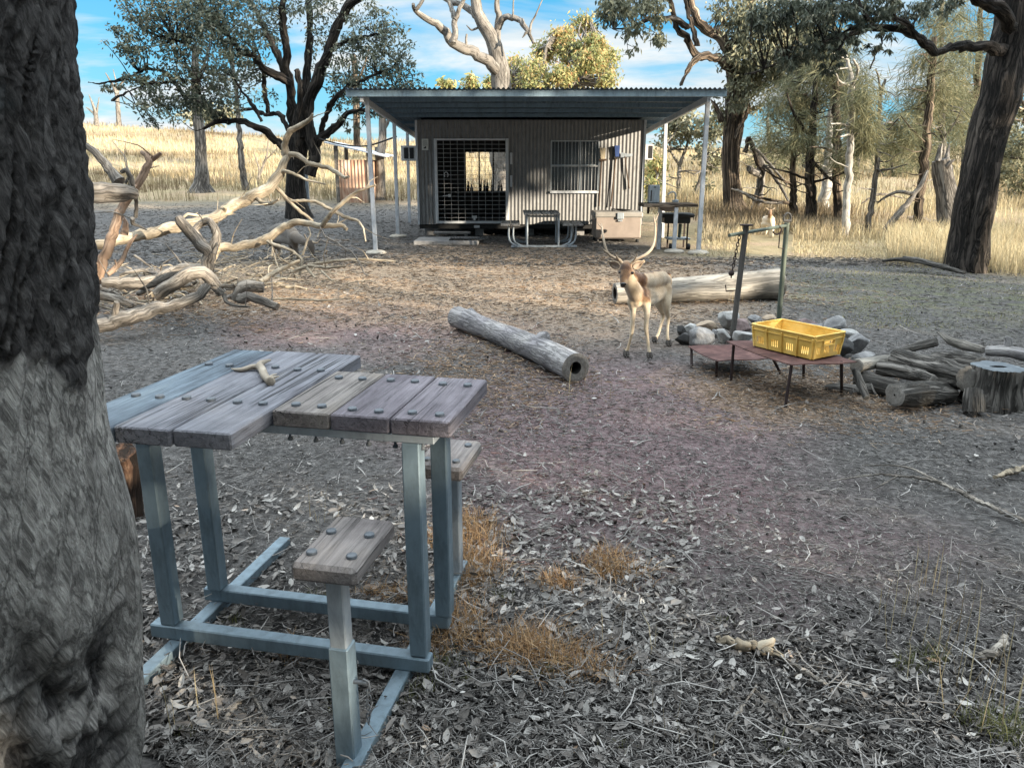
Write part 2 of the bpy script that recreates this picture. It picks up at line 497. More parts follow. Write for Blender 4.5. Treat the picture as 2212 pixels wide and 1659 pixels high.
M['chest'] = mk('chest', [(.3, (.21, .175, .155)), (.7, (.29, .245, .215))], 4, 1, 'object', bump=.15, rough=.55)
M['chest_lid'] = mk('chest_lid', [(.3, (.22, .21, .195)), (.7, (.31, .295, .275))], 4, 1, 'object', bump=.15, rough=.55)
M['yellow'] = mk('yellow', [(.3, (.66, .41, .085)), (.5, (.78, .52, .13)), (.7, (.84, .61, .22))], 7, 1, 'object', bump=.15, bscale=30, bdist=.003, rough=.45, spec=.4, big_stops=[(.3, (.8, .75, .65)), (.6, 1.0)], big_scale=6)
M['green_steel'] = steel('green_steel', (.085, .105, .085), .6, .2)
M['pole_grey'] = steel('pole_grey', (.085, .08, .075), .65, .2)
M['rusty_sheet'] = mk('rusty_sheet', [(.3, (.28, .13, .08)), (.5, (.45, .3, .22)), (.7, (.6, .5, .4))], 3, 3, 'object', bump=0, rough=.8)
M['paper'] = plain('paper', (.55, .57, .55), .8, 0, .1, .1, 30)
M['ink'] = plain('ink', (.04, .04, .045), .8)

# ================================================================== ground
def make_ground():
    xs = np.concatenate([np.linspace(-160, -30, 40), np.linspace(-28, -9, 50), np.linspace(-8.7, 9.7, 320), np.linspace(10, 30, 52), np.linspace(33, 180, 40)])
    ys = np.concatenate([np.linspace(-40, -1, 22), np.linspace(-.6, 14, 300), np.linspace(14.1, 26, 110), np.linspace(26.4, 90, 120), np.linspace(94, 420, 40)])
    X, Y = np.meshgrid(xs, ys)
    Z = terrain(X, Y)
    nx, ny = len(xs), len(ys)
    V = np.stack([X, Y, Z], -1).reshape(-1, 3)
    i, j = np.meshgrid(np.arange(nx - 1), np.arange(ny - 1))
    a = (j * nx + i).ravel()
    F = np.stack([a, a + 1, a + nx + 1, a + nx], 1)
    m, nt, b, out = newmat('ground_soil')
    tc = nt.nodes.new('ShaderNodeTexCoord'); pos = tc.outputs['Object']
    nb = noise_n(nt, pos, .55, 5, .6, .5)
    nf = noise_n(nt, pos, 22, 8, .75, .4)
    nm = noise_n(nt, pos, 4, 6, .7, .4)
    dirt = ramp(nt, [(.3, (.035, .034, .034)), (.5, (.105, .101, .1)), (.68, (.22, .212, .206)), (.85, (.34, .325, .31))]); nt.links.new(nf, dirt.inputs[0])
    warm = ramp(nt, [(.3, (.11, .078, .056)), (.5, (.32, .235, .165)), (.75, (.55, .44, .32))]); nt.links.new(nf, warm.inputs[0])
    mauve = ramp(nt, [(.3, (.08, .05, .055)), (.5, (.21, .14, .15)), (.75, (.36, .265, .275))]); nt.links.new(nf, mauve.inputs[0])
    straw = ramp(nt, [(.25, (.16, .125, .075)), (.5, (.28, .23, .14)), (.75, (.39, .33, .21))]); nt.links.new(nm, straw.inputs[0])
    green = ramp(nt, [(.3, (.055, .06, .035)), (.6, (.16, .165, .105)), (.8, (.26, .26, .17))]); nt.links.new(nf, green.inputs[0])
    def mixc(fac, A, B):
        mx = nt.nodes.new('ShaderNodeMix'); mx.data_type = 'RGBA'
        nt.links.new(fac, mx.inputs[0]); nt.links.new(A, mx.inputs[6]); nt.links.new(B, mx.inputs[7]); return mx.outputs[2]
    sx = nt.nodes.new('ShaderNodeSeparateXYZ'); nt.links.new(pos, sx.inputs[0])
    def mth(op, a, b_=None, c=None):
        n = nt.nodes.new('ShaderNodeMath'); n.operation = op
        for k, q in enumerate((a, b_, c)):
            if q is None: continue
            if isinstance(q, (int, float)): n.inputs[k].default_value = q
            else: nt.links.new(q, n.inputs[k])
        return n.outputs[0]
    def rng(val, lo, hi):
        n = nt.nodes.new('ShaderNodeMapRange'); n.interpolation_type = 'SMOOTHSTEP'
        nt.links.new(val, n.inputs[0]); n.inputs[1].default_value = lo; n.inputs[2].default_value = hi; return n.outputs[0]
    wob = mth('MULTIPLY_ADD', nb, 6.0, -3.0)
    def blob(cx, cy, r0, r1, sy=1.0):
        dx = mth('SUBTRACT', sx.outputs[0], cx); dy = mth('MULTIPLY', mth('SUBTRACT', sx.outputs[1], cy), sy)
        d = mth('SQRT', mth('ADD', mth('MULTIPLY', dx, dx), mth('MULTIPLY', dy, dy)))
        d = mth('ADD', d, mth('MULTIPLY', wob, .5))
        return rng(d, r1, r0)
    col = dirt.outputs[0]
    col = mixc(mth('MULTIPLY', blob(.6, 4.6, .4, 1.7, .6), .6), col, mauve.outputs[0])
    col = mixc(mth('MULTIPLY', blob(-1.2, 8.2, .6, 2.2), .7), col, mauve.outputs[0])
    col = mixc(mth('MULTIPLY', blob(0.0, 11.8, 2.0, 4.6, .8), .9), col, warm.outputs[0])  # brown ground tone, painted warmer and brighter here to echo dappled sun
    col = mixc(mth('MULTIPLY', blob(-3.6, 11.3, .8, 2.6, .8), .8), col, warm.outputs[0])
    col = mixc(mth('MULTIPLY', blob(2.3, 5.6, .3, 1.1), .7), col, warm.outputs[0])
    col = mixc(mth('MULTIPLY', blob(5.6, 9.8, .8, 3.4, 1.2), mth('MULTIPLY', rng(nm, .42, .6), .8)), col, green.outputs[0])
    far_r = mth('MULTIPLY', rng(mth('ADD', sx.outputs[1], mth('MULTIPLY', wob, .5)), 13.2, 14.8), rng(sx.outputs[0], 2.0, 4.2))
    far_r2 = mth('MULTIPLY', rng(mth('ADD', sx.outputs[1], wob), 10.0, 12.6), rng(sx.outputs[0], 6.8, 8.4))
    far_l = rng(mth('ADD', sx.outputs[1], mth('MULTIPLY', wob, 1.5)), 24.0, 31.0)
    far = mth('MAXIMUM', mth('MAXIMUM', far_r, far_r2), far_l)
    pat = mth('MULTIPLY', rng(nb, .42, .62), .75)
    strw = mixc(pat, straw.outputs[0], warm.outputs[0])
    col = mixc(far, col, strw)
    nt.links.new(col, b.inputs['Base Color']); b.inputs['Roughness'].default_value = .95; b.inputs['Specular IOR Level'].default_value = .1
    bp = nt.nodes.new('ShaderNodeBump'); bp.inputs['Strength'].default_value = 1; bp.inputs['Distance'].default_value = .03
    nt.links.new(nf, bp.inputs['Height']); nt.links.new(bp.outputs[0], b.inputs['Normal'])
    o = big('ground', V, F, np.zeros(len(V)), m, kind='structure', smooth=True, loc=Vector((0, 0, 0)))
    return o
make_ground()

# ================================================================== light, sky, camera
SUN_AZ, SUN_EL = R(54.0), R(12.6)
HS = Vector((math.sin(SUN_AZ), -math.cos(SUN_AZ), 0))            # towards the sun, on the ground
w = bpy.data.worlds.new('World'); SC.world = w; w.use_nodes = True
nt = w.node_tree; nt.nodes.clear()
wo = nt.nodes.new('ShaderNodeOutputWorld'); bg = nt.nodes.new('ShaderNodeBackground')
sky = nt.nodes.new('ShaderNodeTexSky'); sky.sky_type = 'NISHITA'; sky.sun_disc = False
sky.sun_elevation = SUN_EL; sky.sun_rotation = math.atan2(HS.x, HS.y); sky.ozone_density = 1.6; sky.air_density = 1.0; sky.dust_density = .4
hs = nt.nodes.new('ShaderNodeHueSaturation'); hs.inputs['Saturation'].default_value = 1.15; hs.inputs['Hue'].default_value = .49
nt.links.new(sky.outputs[0], hs.inputs['Color'])
tc = nt.nodes.new('ShaderNodeTexCoord')
sp = nt.nodes.new('ShaderNodeSeparateXYZ'); nt.links.new(tc.outputs['Generated'], sp.inputs[0])
mz = nt.nodes.new('ShaderNodeMath'); mz.operation = 'ADD'; mz.inputs[1].default_value = .16; nt.links.new(sp.outputs[2], mz.inputs[0])
dv = nt.nodes.new('ShaderNodeVectorMath'); dv.operation = 'DIVIDE'
cb = nt.nodes.new('ShaderNodeCombineXYZ')
for k in range(3): nt.links.new(mz.outputs[0], cb.inputs[k])
nt.links.new(tc.outputs['Generated'], dv.inputs[0]); nt.links.new(cb.outputs[0], dv.inputs[1])
mp = nt.nodes.new('ShaderNodeMapping'); mp.inputs['Location'].default_value = (3.1, 1.7, 0); mp.inputs['Scale'].default_value = (.8, 1.25, 1); mp.inputs['Rotation'].default_value = (0, 0, R(12))
nt.links.new(dv.outputs[0], mp.inputs[0])
c1 = noise_n(nt, mp.outputs[0], 1.15, 8, .56, .35)
cr = ramp(nt, [(.43, 0.0), (.6, 1.0)]); 
c2 = noise_n(nt, mp.outputs[0], 2.6, 6, .6, .2)
cc = ramp(nt, [(.3, (2.3, 2.9, 3.3)), (.62, (3.6, 3.7, 3.7))]); nt.links.new(c2, cc.inputs[0])
hi_ = ramp(nt, [(.0, .6), (.2, .6), (.46, .6), (.7, 2.3), (1.0, 2.9)]); nt.links.new(sp.outputs[2], hi_.inputs[0])
ccs = nt.nodes.new('ShaderNodeVectorMath'); ccs.operation = 'MULTIPLY'; nt.links.new(cc.outputs[0], ccs.inputs[0]); nt.links.new(hi_.outputs[0], ccs.inputs[1])
cov = nt.nodes.new('ShaderNodeMapRange'); cov.inputs[1].default_value = .3; cov.inputs[2].default_value = .6; cov.inputs[3].default_value = 0; cov.inputs[4].default_value = .3; nt.links.new(sp.outputs[2], cov.inputs[0])
c1b = nt.nodes.new('ShaderNodeMath'); c1b.operation = 'ADD'; nt.links.new(c1, c1b.inputs[0]); nt.links.new(cov.outputs[0], c1b.inputs[1]); nt.links.new(c1b.outputs[0], cr.inputs[0])
mx = nt.nodes.new('ShaderNodeMix'); mx.data_type = 'RGBA'
lowr = ramp(nt, [(0.0, (.75, 1.65, 1.95)), (.07, (.17, 1.2, 1.95)), (.2, (.05, .9, 1.8)), (.5, (.9, 1.5, 2.1))]); nt.links.new(sp.outputs[2], lowr.inputs[0])
lowf = ramp(nt, [(.0, .9), (.22, .88), (.55, .35), (.8, .1)]); nt.links.new(sp.outputs[2], lowf.inputs[0])
mlow = nt.nodes.new('ShaderNodeMix'); mlow.data_type = 'RGBA'
nt.links.new(lowf.outputs[0], mlow.inputs[0]); nt.links.new(hs.outputs[0], mlow.inputs[6]); nt.links.new(lowr.outputs[0], mlow.inputs[7])
nt.links.new(cr.outputs[0], mx.inputs[0]); nt.links.new(mlow.outputs[2], mx.inputs[6]); nt.links.new(ccs.outputs[0], mx.inputs[7])
nt.links.new(mx.outputs[2], bg.inputs[0]); bg.inputs[1].default_value = .15
nt.links.new(bg.outputs[0], wo.inputs[0])

sl = bpy.data.lights.new('sun', 'SUN'); sl.energy = 5.0; sl.angle = R(.5); sl.color = (1.0, .86, .66)
so = bpy.data.objects.new('sun', sl); COL.objects.link(so)
d = -(HS * math.cos(SUN_EL) + Vector((0, 0, math.sin(SUN_EL))))
so.rotation_euler = d.to_track_quat('-Z', 'Y').to_euler(); so.location = (20, -16, 25)

cam = bpy.data.cameras.new('camera'); cam.sensor_width = 36; cam.lens = 36 * PF / PW
cam.clip_start = .05; cam.clip_end = 900
co = bpy.data.objects.new('camera', cam); COL.objects.link(co)
co.location = (0, 0, CAMZ); co.rotation_euler = (R(90) - PITCH, 0, 0)
SC.camera = co
SC.view_settings.view_transform = 'Standard'; SC.view_settings.look = 'None'; SC.view_settings.exposure = 1.6; SC.view_settings.gamma = 1
# ================================================================== foreground tree
def bark_trunk_material():
    m, nt, b, out = newmat('trunk_bark')
    a = nt.nodes.new('ShaderNodeAttribute'); a.attribute_name = 'tint'
    tc = nt.nodes.new('ShaderNodeTexCoord')
    def twist(ang, sc):
        mp = nt.nodes.new('ShaderNodeMapping'); mp.inputs['Rotation'].default_value = (0, R(ang), 0)
        nt.links.new(tc.outputs['Object'], mp.inputs[0])
        mp2 = nt.nodes.new('ShaderNodeMapping'); mp2.inputs['Scale'].default_value = sc
        nt.links.new(mp.outputs[0], mp2.inputs[0]); return mp2.outputs[0]
    nw = noise_n(nt, twist(26, (1, 1, .022)), 120, 8, .7, .3)
    wood = ramp(nt, [(.28, (.13, .126, .122)), (.44, (.32, .31, .3)), (.56, (.46, .45, .435)), (.72, (.66, .65, .63))]); nt.links.new(nw, wood.inputs[0])
    npz = noise_n(nt, tc.outputs['Object'], 4.5, 5, .6, .5)
    pr = ramp(nt, [(.3, (.5, .49, .48)), (.47, (.85, .84, .82)), (.6, (1.3, 1.28, 1.25))]); nt.links.new(npz, pr.inputs[0])
    mx = nt.nodes.new('ShaderNodeMix'); mx.data_type = 'RGBA'; mx.blend_type = 'MULTIPLY'; mx.inputs[0].default_value = 1
    ckn = noise_n(nt, twist(26, (1, 1, .035)), 24, 5, .6, .35)
    ckr = ramp(nt, [(.0, 1.0), (.45, 1.0), (.49, .15), (.51, .15), (.55, 1.0)]); nt.links.new(ckn, ckr.inputs[0])
    mk_ = nt.nodes.new('ShaderNodeMix'); mk_.data_type = 'RGBA'; mk_.blend_type = 'MULTIPLY'; mk_.inputs[0].default_value = .6
    nt.links.new(wood.outputs[0], mk_.inputs[6]); nt.links.new(ckr.outputs[0], mk_.inputs[7])
    nt.links.new(mk_.outputs[2], mx.inputs[6]); nt.links.new(pr.outputs[0], mx.inputs[7])
    nb_ = noise_n(nt, twist(22, (1, 1, .16)), 60, 9, .78, .7)
    bark = ramp(nt, [(.32, (.012, .0115, .012)), (.46, (.055, .052, .052)), (.58, (.125, .119, .117)), (.72, (.25, .24, .235))]); nt.links.new(nb_, bark.inputs[0])
    lich = noise_n(nt, tc.outputs['Object'], 3.1, 4)
    lr = ramp(nt, [(.64, 0.0), (.72, .55)]); nt.links.new(lich, lr.inputs[0])
    mL = nt.nodes.new('ShaderNodeMix'); mL.data_type = 'RGBA'; nt.links.new(lr.outputs[0], mL.inputs[0]); nt.links.new(bark.outputs[0], mL.inputs[6]); mL.inputs[7].default_value = (.07, .09, .1, 1)
    m2 = nt.nodes.new('ShaderNodeMix'); m2.data_type = 'RGBA'
    nt.links.new(a.outputs['Fac'], m2.inputs[0]); nt.links.new(mx.outputs[2], m2.inputs[6]); nt.links.new(mL.outputs[2], m2.inputs[7])
    nt.links.new(m2.outputs[2], b.inputs['Base Color']); b.inputs['Roughness'].default_value = .9; b.inputs['Specular IOR Level'].default_value = .15
    mh = nt.nodes.new('ShaderNodeMix'); nt.links.new(a.outputs['Fac'], mh.inputs[0]); nt.links.new(nw, mh.inputs[2]); nt.links.new(nb_, mh.inputs[3])
    bp = nt.nodes.new('ShaderNodeBump'); bp.inputs['Distance'].default_value = .02; bp.inputs['Strength'].default_value = 1.0
    nt.links.new(mh.outputs[0], bp.inputs['Height']); nt.links.new(bp.outputs[0], b.inputs['Normal'])
    return m
M['trunk_bark'] = bark_trunk_material()

def big_trunk():
    n, mz = 440, 560
    th = np.linspace(0, 2 * math.pi, n, endpoint=False)
    z = np.linspace(-.05, 3.4, mz)
    # silhouette (right edge) read off the photo
    Yc = 1.42; xc = -1.235
    px = [(0, 145), (150, 155), (270, 170), (420, 190), (560, 200), (690, 214), (800, 233), (930, 245), (1020, 268), (1110, 288), (1220, 304), (1330, 308), (1450, 312), (1560, 310), (1659, 305)]
    zz = []; xx = []
    for (yy, x_) in px:
        rv = ray(x_, yy); al = math.atan2(-rv[0], rv[1]); D_ = math.hypot(xc, Yc); df = math.atan2(-xc, Yc) - al
        zz.append(CAMZ + rv[2] * D_ * math.cos(df) / math.hypot(rv[0], rv[1])); xx.append(D_ * math.sin(df))
    zz = np.array(zz)[::-1]; xx = np.array(xx)[::-1]
    edge = np.interp(z, zz, xx)
    rad = edge * .985
    TH, Z = np.meshgrid(th, z)
    Rr = np.repeat(rad[:, None], n, 1)
    ang = TH
    C_, S_ = np.cos(ang), np.sin(ang)
    base_p = np.stack([C_ * .4, S_ * .4, Z], -1)
    # big lumps
    Rr = Rr * (1 + .035 * vn(base_p * np.array([3, 3, 1.5])) * (np.abs(S_)))
    # where the bark still clings
    line = 1.27 + .02 * vn(np.stack([C_ * 2.2 + 5, S_ * 2.2, 0 * Z], -1)) + .035 * vn(np.stack([C_ * 9, S_ * 9 + 3, 0 * Z], -1)) + .02 * vn(np.stack([C_ * 30, S_ * 30, Z * 10], -1))
    a0 = np.cos(ang - R(1)); tongue = np.exp(-((np.arccos(np.clip(a0, -1, 1))) / .11) ** 2) * .10
    line = line - tongue
    a1 = np.arccos(np.clip(np.cos(ang - R(24)), -1, 1)); line = line + .05 * np.exp(-(a1 / .2) ** 2)
    bark = sstep(-.012, .02, Z - line)
    tw = ang - Z * .8
    q = np.stack([np.cos(tw) * .4, np.sin(tw) * .4, Z * .16], -1)
    qq = q * 46 + .45 * vn(base_p * 7)[..., None]
    fiss = (1 - np.abs(vn(qq)) * 1.7).clip(0, 1) ** 2
    fiss2 = (1 - np.abs(vn(qq * 2.3 + 9)) * 1.7).clip(0, 1) ** 2
    Rr = Rr + bark * (.018 - .017 * fiss - .007 * fiss2 + .005 * vn(base_p * 60))
    tw2 = ang * 1.0 - Z * .9
    q2 = np.stack([np.cos(tw2) * .4, np.sin(tw2) * .4, Z * .05], -1)
    Rr = Rr + (1 - bark) * (.005 * vn(q2 * 60) + .004 * vn(q2 * 130 + 3) + .006 * vn(base_p * 9))
    # crumbling rotten hollow near the foot
    rot = sstep(.12, -.10, Z - (.70 + .10 * vn(np.stack([C_ * 4, S_ * 4, 0 * Z], -1)))) * sstep(.84, .95, np.cos(ang - R(-16)))
    crum = fbm(base_p * 14, 4)
    Rr = Rr + rot * (-.035 + .045 * crum - .02 * (1 - np.abs(vn(base_p * 16)) * 2).clip(0, 1))
    tint = np.clip(bark + rot * (.45 + .6 * (crum < 0)), 0, 1)
    V = np.stack([xc + C_ * Rr, Yc + S_ * Rr, Z], -1).reshape(-1, 3)
    i, j = np.meshgrid(np.arange(n), np.arange(mz - 1))
    a = (j * n + i).ravel(); bq = (j * n + (i + 1) % n).ravel()
    F = np.stack([a, bq, bq + n, a + n], 1)
    t = thing('eucalypt_tree', 'huge near tree trunk at the left edge, dark bark above bare pale grey wood', 'tree', (xc, Yc, 0))
    big('trunk', V, F, tint.ravel(), M['trunk_bark'], t, smooth=True)
    # limbs above the frame so that the tree is whole
    mb = MB()
    for k in range(6):
        an = k * 1.05 + .4
        p0 = Vector((xc, Yc, 3.2 + .1 * k))
        mb.limb([p0 - Vector((0, 0, .3)), p0 + Vector((math.cos(an) * .5, math.sin(an) * .5 - .4, .9)), p0 + Vector((math.cos(an) * 1.5, math.sin(an) * 1.5 - 1.2, 2.4))], [.26, .16, .05], 10, wob=.3)
    obj('limb', mb, M['bark_dark'], t)
    return t
big_trunk()

# ================================================================== the timber and steel table
TO = Vector((-.722, 2.182, 0)); TU = Vector((.98, -.2, 0)).normalized(); TV = Vector((.2, .98, 0)).normalized()
TM = Matrix((TU, TV, Vector((0, 0, 1)))).transposed()
def T(u, v, z): return TO + TU * u + TV * v + Vector((0, 0, z))

def bolt_mesh():
    mb = MB(); mb.lathe([(0.0, .0036), (.008, .0036), (.0125, .0028), (.0142, .0008), (.0142, -.006)], (0, 0, 0), 16)
    return mb
_bolt = None
def bolt(parent, p, s=1.0):
    global _bolt
    if _bolt is None:
        V, G = bolt_mesh().arrays()
        o = obj('bolt', bolt_mesh(), M['bolt'], parent)
        o.location = p - wloc(parent); _bolt = o; return o
    o = _bolt.copy(); COL.objects.link(o); o.parent = parent; o.location = p - wloc(parent); return o

def table():
    t = thing('picnic_table', 'near weathered table of six timber planks on a galvanised frame with two bolted seats', 'table', T(0, .2, 0))
    ztop, th = .9, .05
    us = [-.537, -.358, -.182, -.001]
    mats = ['plank_blue', 'plank_mid', 'plank_mid']
    vs = [(-.235, .705), (-.222, .71), (-.212, .713)]
    for k in range(3):
        u0, u1 = us[k] + .002, us[k + 1] - .002
        mb = MB(); mb.box(T((u0 + u1) / 2, sum(vs[k]) / 2, ztop - th / 2 + (.0015 if k == 1 else 0)), (u1 - u0, vs[k][1] - vs[k][0], th), TM, .0045, 0, 1)
        pl = obj('plank', mb, M[mats[k]], t)
        for vv in (.055, .455):
            for du in (.045, .13):
                bolt(pl, T(u0 + du, vv + rnd.uniform(-.006, .006), ztop + (.0015 if k == 1 else 0)))
    ur = [.001, .186, .371, .556]
    for k in range(3):
        u0, u1 = ur[k] + .0025, ur[k + 1] - .0025
        v0, v1 = .004 + .003 * k, .474 + .004 * (k % 2)
        mb = MB(); mb.box(T((u0 + u1) / 2, (v0 + v1) / 2, ztop - th / 2 - .001 * k), (u1 - u0, v1 - v0, th), TM, .0045, 0, 1)
        pl = obj('plank', mb, M[['plank_tan', 'plank_mauve', 'plank_mauve'][k]], t)
        for vv in (.058, .385):
            for du in (.05, .135):
                bolt(pl, T(u0 + du, vv + rnd.uniform(-.006, .006), ztop - .001 * k))
    zb = ztop - th - .003
    for vv in (.055, .285):
        mb = MB(); mb.bar(T(-.5, vv, zb - .014), T(.5, vv, zb - .014), .06, .028, bev=.003)
        be = obj('bearer', mb, M['galv_grey'], t)
        for k in range(6):
            mb = MB(); mb.lathe([(.004, -.044), (.008, -.044), (.008, -.036), (.004, -.034), (.004, 0)], T(.03 + .085 * k, vv, zb - .012), 8)
            obj('bolt_end', mb, M['bolt'], be)
    for (u, v) in ((-.468, .052), (-.44, .286), (.425, .055), (.438, .288)):
        mb = MB(); mb.box(T(u, v, .093 + (zb - .03 - .093) / 2), (.055, .055, zb - .03 - .093), TM, .004)
        obj('leg', mb, M['galv'], t)
    for (a, b_, v) in ((-.535, .462, .045), (-.49, .455, .292)):
        mb = MB(); mb.bar(T(a, v, .068), T(b_, v, .066), .05, .05, bev=.004)
        obj('rail', mb, M['galv'], t)
    # ground runners
    for (u, v0, v1) in ((-.44, -.36, .80), (.372, -.42, .76)):
        mb = MB(); mb.bar(T(u, v0, .021), T(u, v1, .022), .05, .04, bev=.003)
        obj('runner', mb, M['galv'], t)
    for (u, v, zs, L, Wd, lean) in ((.333, -.255, .638, .29, .178, .0), (.372, .60, .572, .30, .185, 0)):
        vp = v - .09 if v < 0 else v + .06
        up = .352 if v < 0 else .372
        if v < 0:
            mb = MB(); mb.box(T(up - .006, vp, .19 + .004), (.056, .056, .38), TM, .004); obj('seat_post', mb, M['galv'], t)
            mb = MB(); mb.box(T(up - .006, vp, .38 + (zs - .05 - .38) / 2), (.046, .046, zs - .05 - .38), TM, .003); obj('seat_tube', mb, M['galv_grey'], t)
        else:
            mb = MB(); mb.box(T(up, vp, (zs - .05) / 2 + .02), (.052, .052, zs - .09), TM, .004); obj('seat_post', mb, M['galv_grey'], t)
        mb = MB(); mb.box(T(u, v, zs - .056), (.12, .12, .008), TM, .001); obj('seat_plate', mb, M['galv_grey'], t)
        mb = MB(); mb.box(T(u, v, zs - .026), (Wd, L, .052), TM, .011, 0, 1)
        st = obj('seat', mb, M['seat_wood'], t)
        for du in (-.055, .055):
            for dv in (-.085, .035) if v < 0 else (-.09, .08):
                bolt(st, T(u + du, v + dv, zs))
    # locking pin and short chain on the near seat post
    mb = MB(); pc = T(.35, -.345, .27)
    mb.tube([pc + TU * .02, pc + TU * .062], .006, 10)
    mb.tube([pc + TU * .05 + Vector((0, 0, .012)), pc + TU * .066 + Vector((0, 0, .006)), pc + TU * .07 + Vector((0, 0, -.025))], .0025, 6)
    obj('locking_pin', mb, M['bolt'], t)
    mb = MB()
    for k in range(7):
        c = pc + TU * (.062 + .004 * math.sin(k * 2)) + Vector((0, 0, -.03 - .015 * k)); ax = TU if k % 2 else TV
        ring = [c + ax * (math.cos(q) * .005) + Vector((0, 0, math.sin(q) * .010)) for q in np.linspace(0, 2 * math.pi, 11)]
        mb.tube(ring, .0018, 5, cap=False)
    obj('chain', mb, M['bolt'], t)
    return t
table()

# shed antler lying on the table
def antler_piece():
    def A(px, py, z=0): 
        p = gp(px, py, .9 + z); return p
    mb = MB()
    mb.limb([A(583, 823, .014), A(572, 812, .014), A(566, 798, .018), A(560, 790, .02), A(568, 783, .018), A(584, 778, .014)], [.0125, .0135, .014, .013, .010, .004], 12, rough=.18)
    mb.limb([A(562, 792, .018), A(545, 793, .014), A(520, 799, .01), A(500, 797, .006)], [.012, .010, .008, .0025], 10, rough=.18)
    mb.limb([A(577, 820, .016), A(590, 816, .012), A(603, 813, .01)], [.008, .006, .002], 8, rough=.2)
    mb.limb([A(577, 819, .016), A(588, 811, .012), A(598, 808, .01)], [.007, .004, .0015], 8, rough=.2)
    mb.lathe([(.0, .003), (.011, .003), (.016, 0), (.016, -.005), (.011, -.009)], A(584, 824, .015), 14, Vector((.12, -.9, .1)).to_track_quat('Z', 'Y').to_matrix())
    obj('antler', mb, mk('antler_bone', [(.3, (.2, .165, .13)), (.55, (.36, .31, .25)), (.75, (.5, .45, .38))], 22, 4, bump=.6, bdist=.004, rough=.7),
        label='forked pale brown shed antler lying on the timber table', cat='antler')
antler_piece()

# ================================================================== logs
M['bark_red'] = mk('bark_red', [(.3, (.02, .013, .01)), (.5, (.09, .05, .033)), (.75, (.3, .19, .12))], 10, 3, bump=1, bdist=.03, cracks=(11, 5, .06, .15))
def log(name, label, pts, rad, mat, n=40, step=.03, fiss=.006, rough=.06, group=None, cat='log', ends='end_grain', hollow=(0, 0), extra=None, fs=14.0):
    mb = MB()
    P, Rd = spline(pts, rad, step)
    mb.tube(P, Rd, n, cap=False, rough=rough, fiss=fiss, fs=fs)
    # sawn end faces with an optional rotten hollow
    for which in (0, 1):
        ring = np.asarray(mb.v[0]).reshape(len(P), n, 3)[0 if which == 0 else -1]
        c = ring.mean(0); T_ = (P[1] - P[0]) if which == 0 else (P[-2] - P[-1])
        T_ = T_ / np.linalg.norm(T_)
        lg = (ring - c)
        off = np.array([rnd.uniform(0, 50), 0, 0])
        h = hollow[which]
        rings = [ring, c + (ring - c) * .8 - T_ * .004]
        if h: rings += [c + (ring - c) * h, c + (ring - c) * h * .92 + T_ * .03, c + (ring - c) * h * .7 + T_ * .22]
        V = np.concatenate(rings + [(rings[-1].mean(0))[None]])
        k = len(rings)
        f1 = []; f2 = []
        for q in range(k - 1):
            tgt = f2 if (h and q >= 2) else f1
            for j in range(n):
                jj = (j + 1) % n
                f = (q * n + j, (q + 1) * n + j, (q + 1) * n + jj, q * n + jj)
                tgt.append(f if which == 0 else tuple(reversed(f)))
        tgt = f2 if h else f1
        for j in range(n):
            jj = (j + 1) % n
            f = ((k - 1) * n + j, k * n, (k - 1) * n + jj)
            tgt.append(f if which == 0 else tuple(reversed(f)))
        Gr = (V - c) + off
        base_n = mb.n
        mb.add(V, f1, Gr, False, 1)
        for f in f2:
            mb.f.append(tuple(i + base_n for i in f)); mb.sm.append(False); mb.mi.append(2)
    if extra:
        for (p_, r_) in extra: mb.limb(p_, r_, 14, rough=.15)
    return obj(name, mb, [M[mat], M[ends], M['hollow']], label=label, cat=cat, group=group)

a = gp(992, 711); b_ = gp(1232, 833)
log('fallen_log', 'long pale grey log lying on the bare ground, its near end hollow', [a + Vector((-.02, .05, .115)), a * .7 + b_ * .3 + Vector((.03, .1, .105)), a * .3 + b_ * .7 + Vector((.05, .12, .115)), b_ + Vector((.045, .09, .115))],
    [.115, .1, .108, .118], 'grey_log', 48, .03, .004, .06, hollow=(0, .42),
    extra=[([a * .28 + b_ * .72 + Vector((.07, .14, .16)), a * .27 + b_ * .73 + Vector((.1, .16, .225)), a * .26 + b_ * .74 + Vector((.11, .17, .245))], [.075, .06, .03]),
           ([a * .93 + b_ * .07 + Vector((.04, .14, .14)), a * .93 + b_ * .07 + Vector((.02, .16, .2))], [.09, .05])])
a = gp(1330, 660); b_ = gp(1690, 652)
log('fallen_log', 'thick cream and grey log lying behind the standing deer, its left end hollow', [a + Vector((0, .12, .125)), a * .6 + b_ * .4 + Vector((0, .14, .15)), b_ + Vector((0, .2, .19))], [.125, .15, .2], 'cream_log', 48, .04, .006, .05, hollow=(.6, 0))
a = gp(300, 1085)
a = gp(272, 1128)
log('cut_log', 'dark brown block of wood standing on end between the near trunk and the table', [a + Vector((-.03, .06, -.02)), a + Vector((-.02, .07, .14)), a + Vector((-.01, .08, .27)), a + Vector((-.005, .06, .325))], [.085, .085, .09, .07], 'bark_red', 40, .015, .012, .12, ends='bark_red')

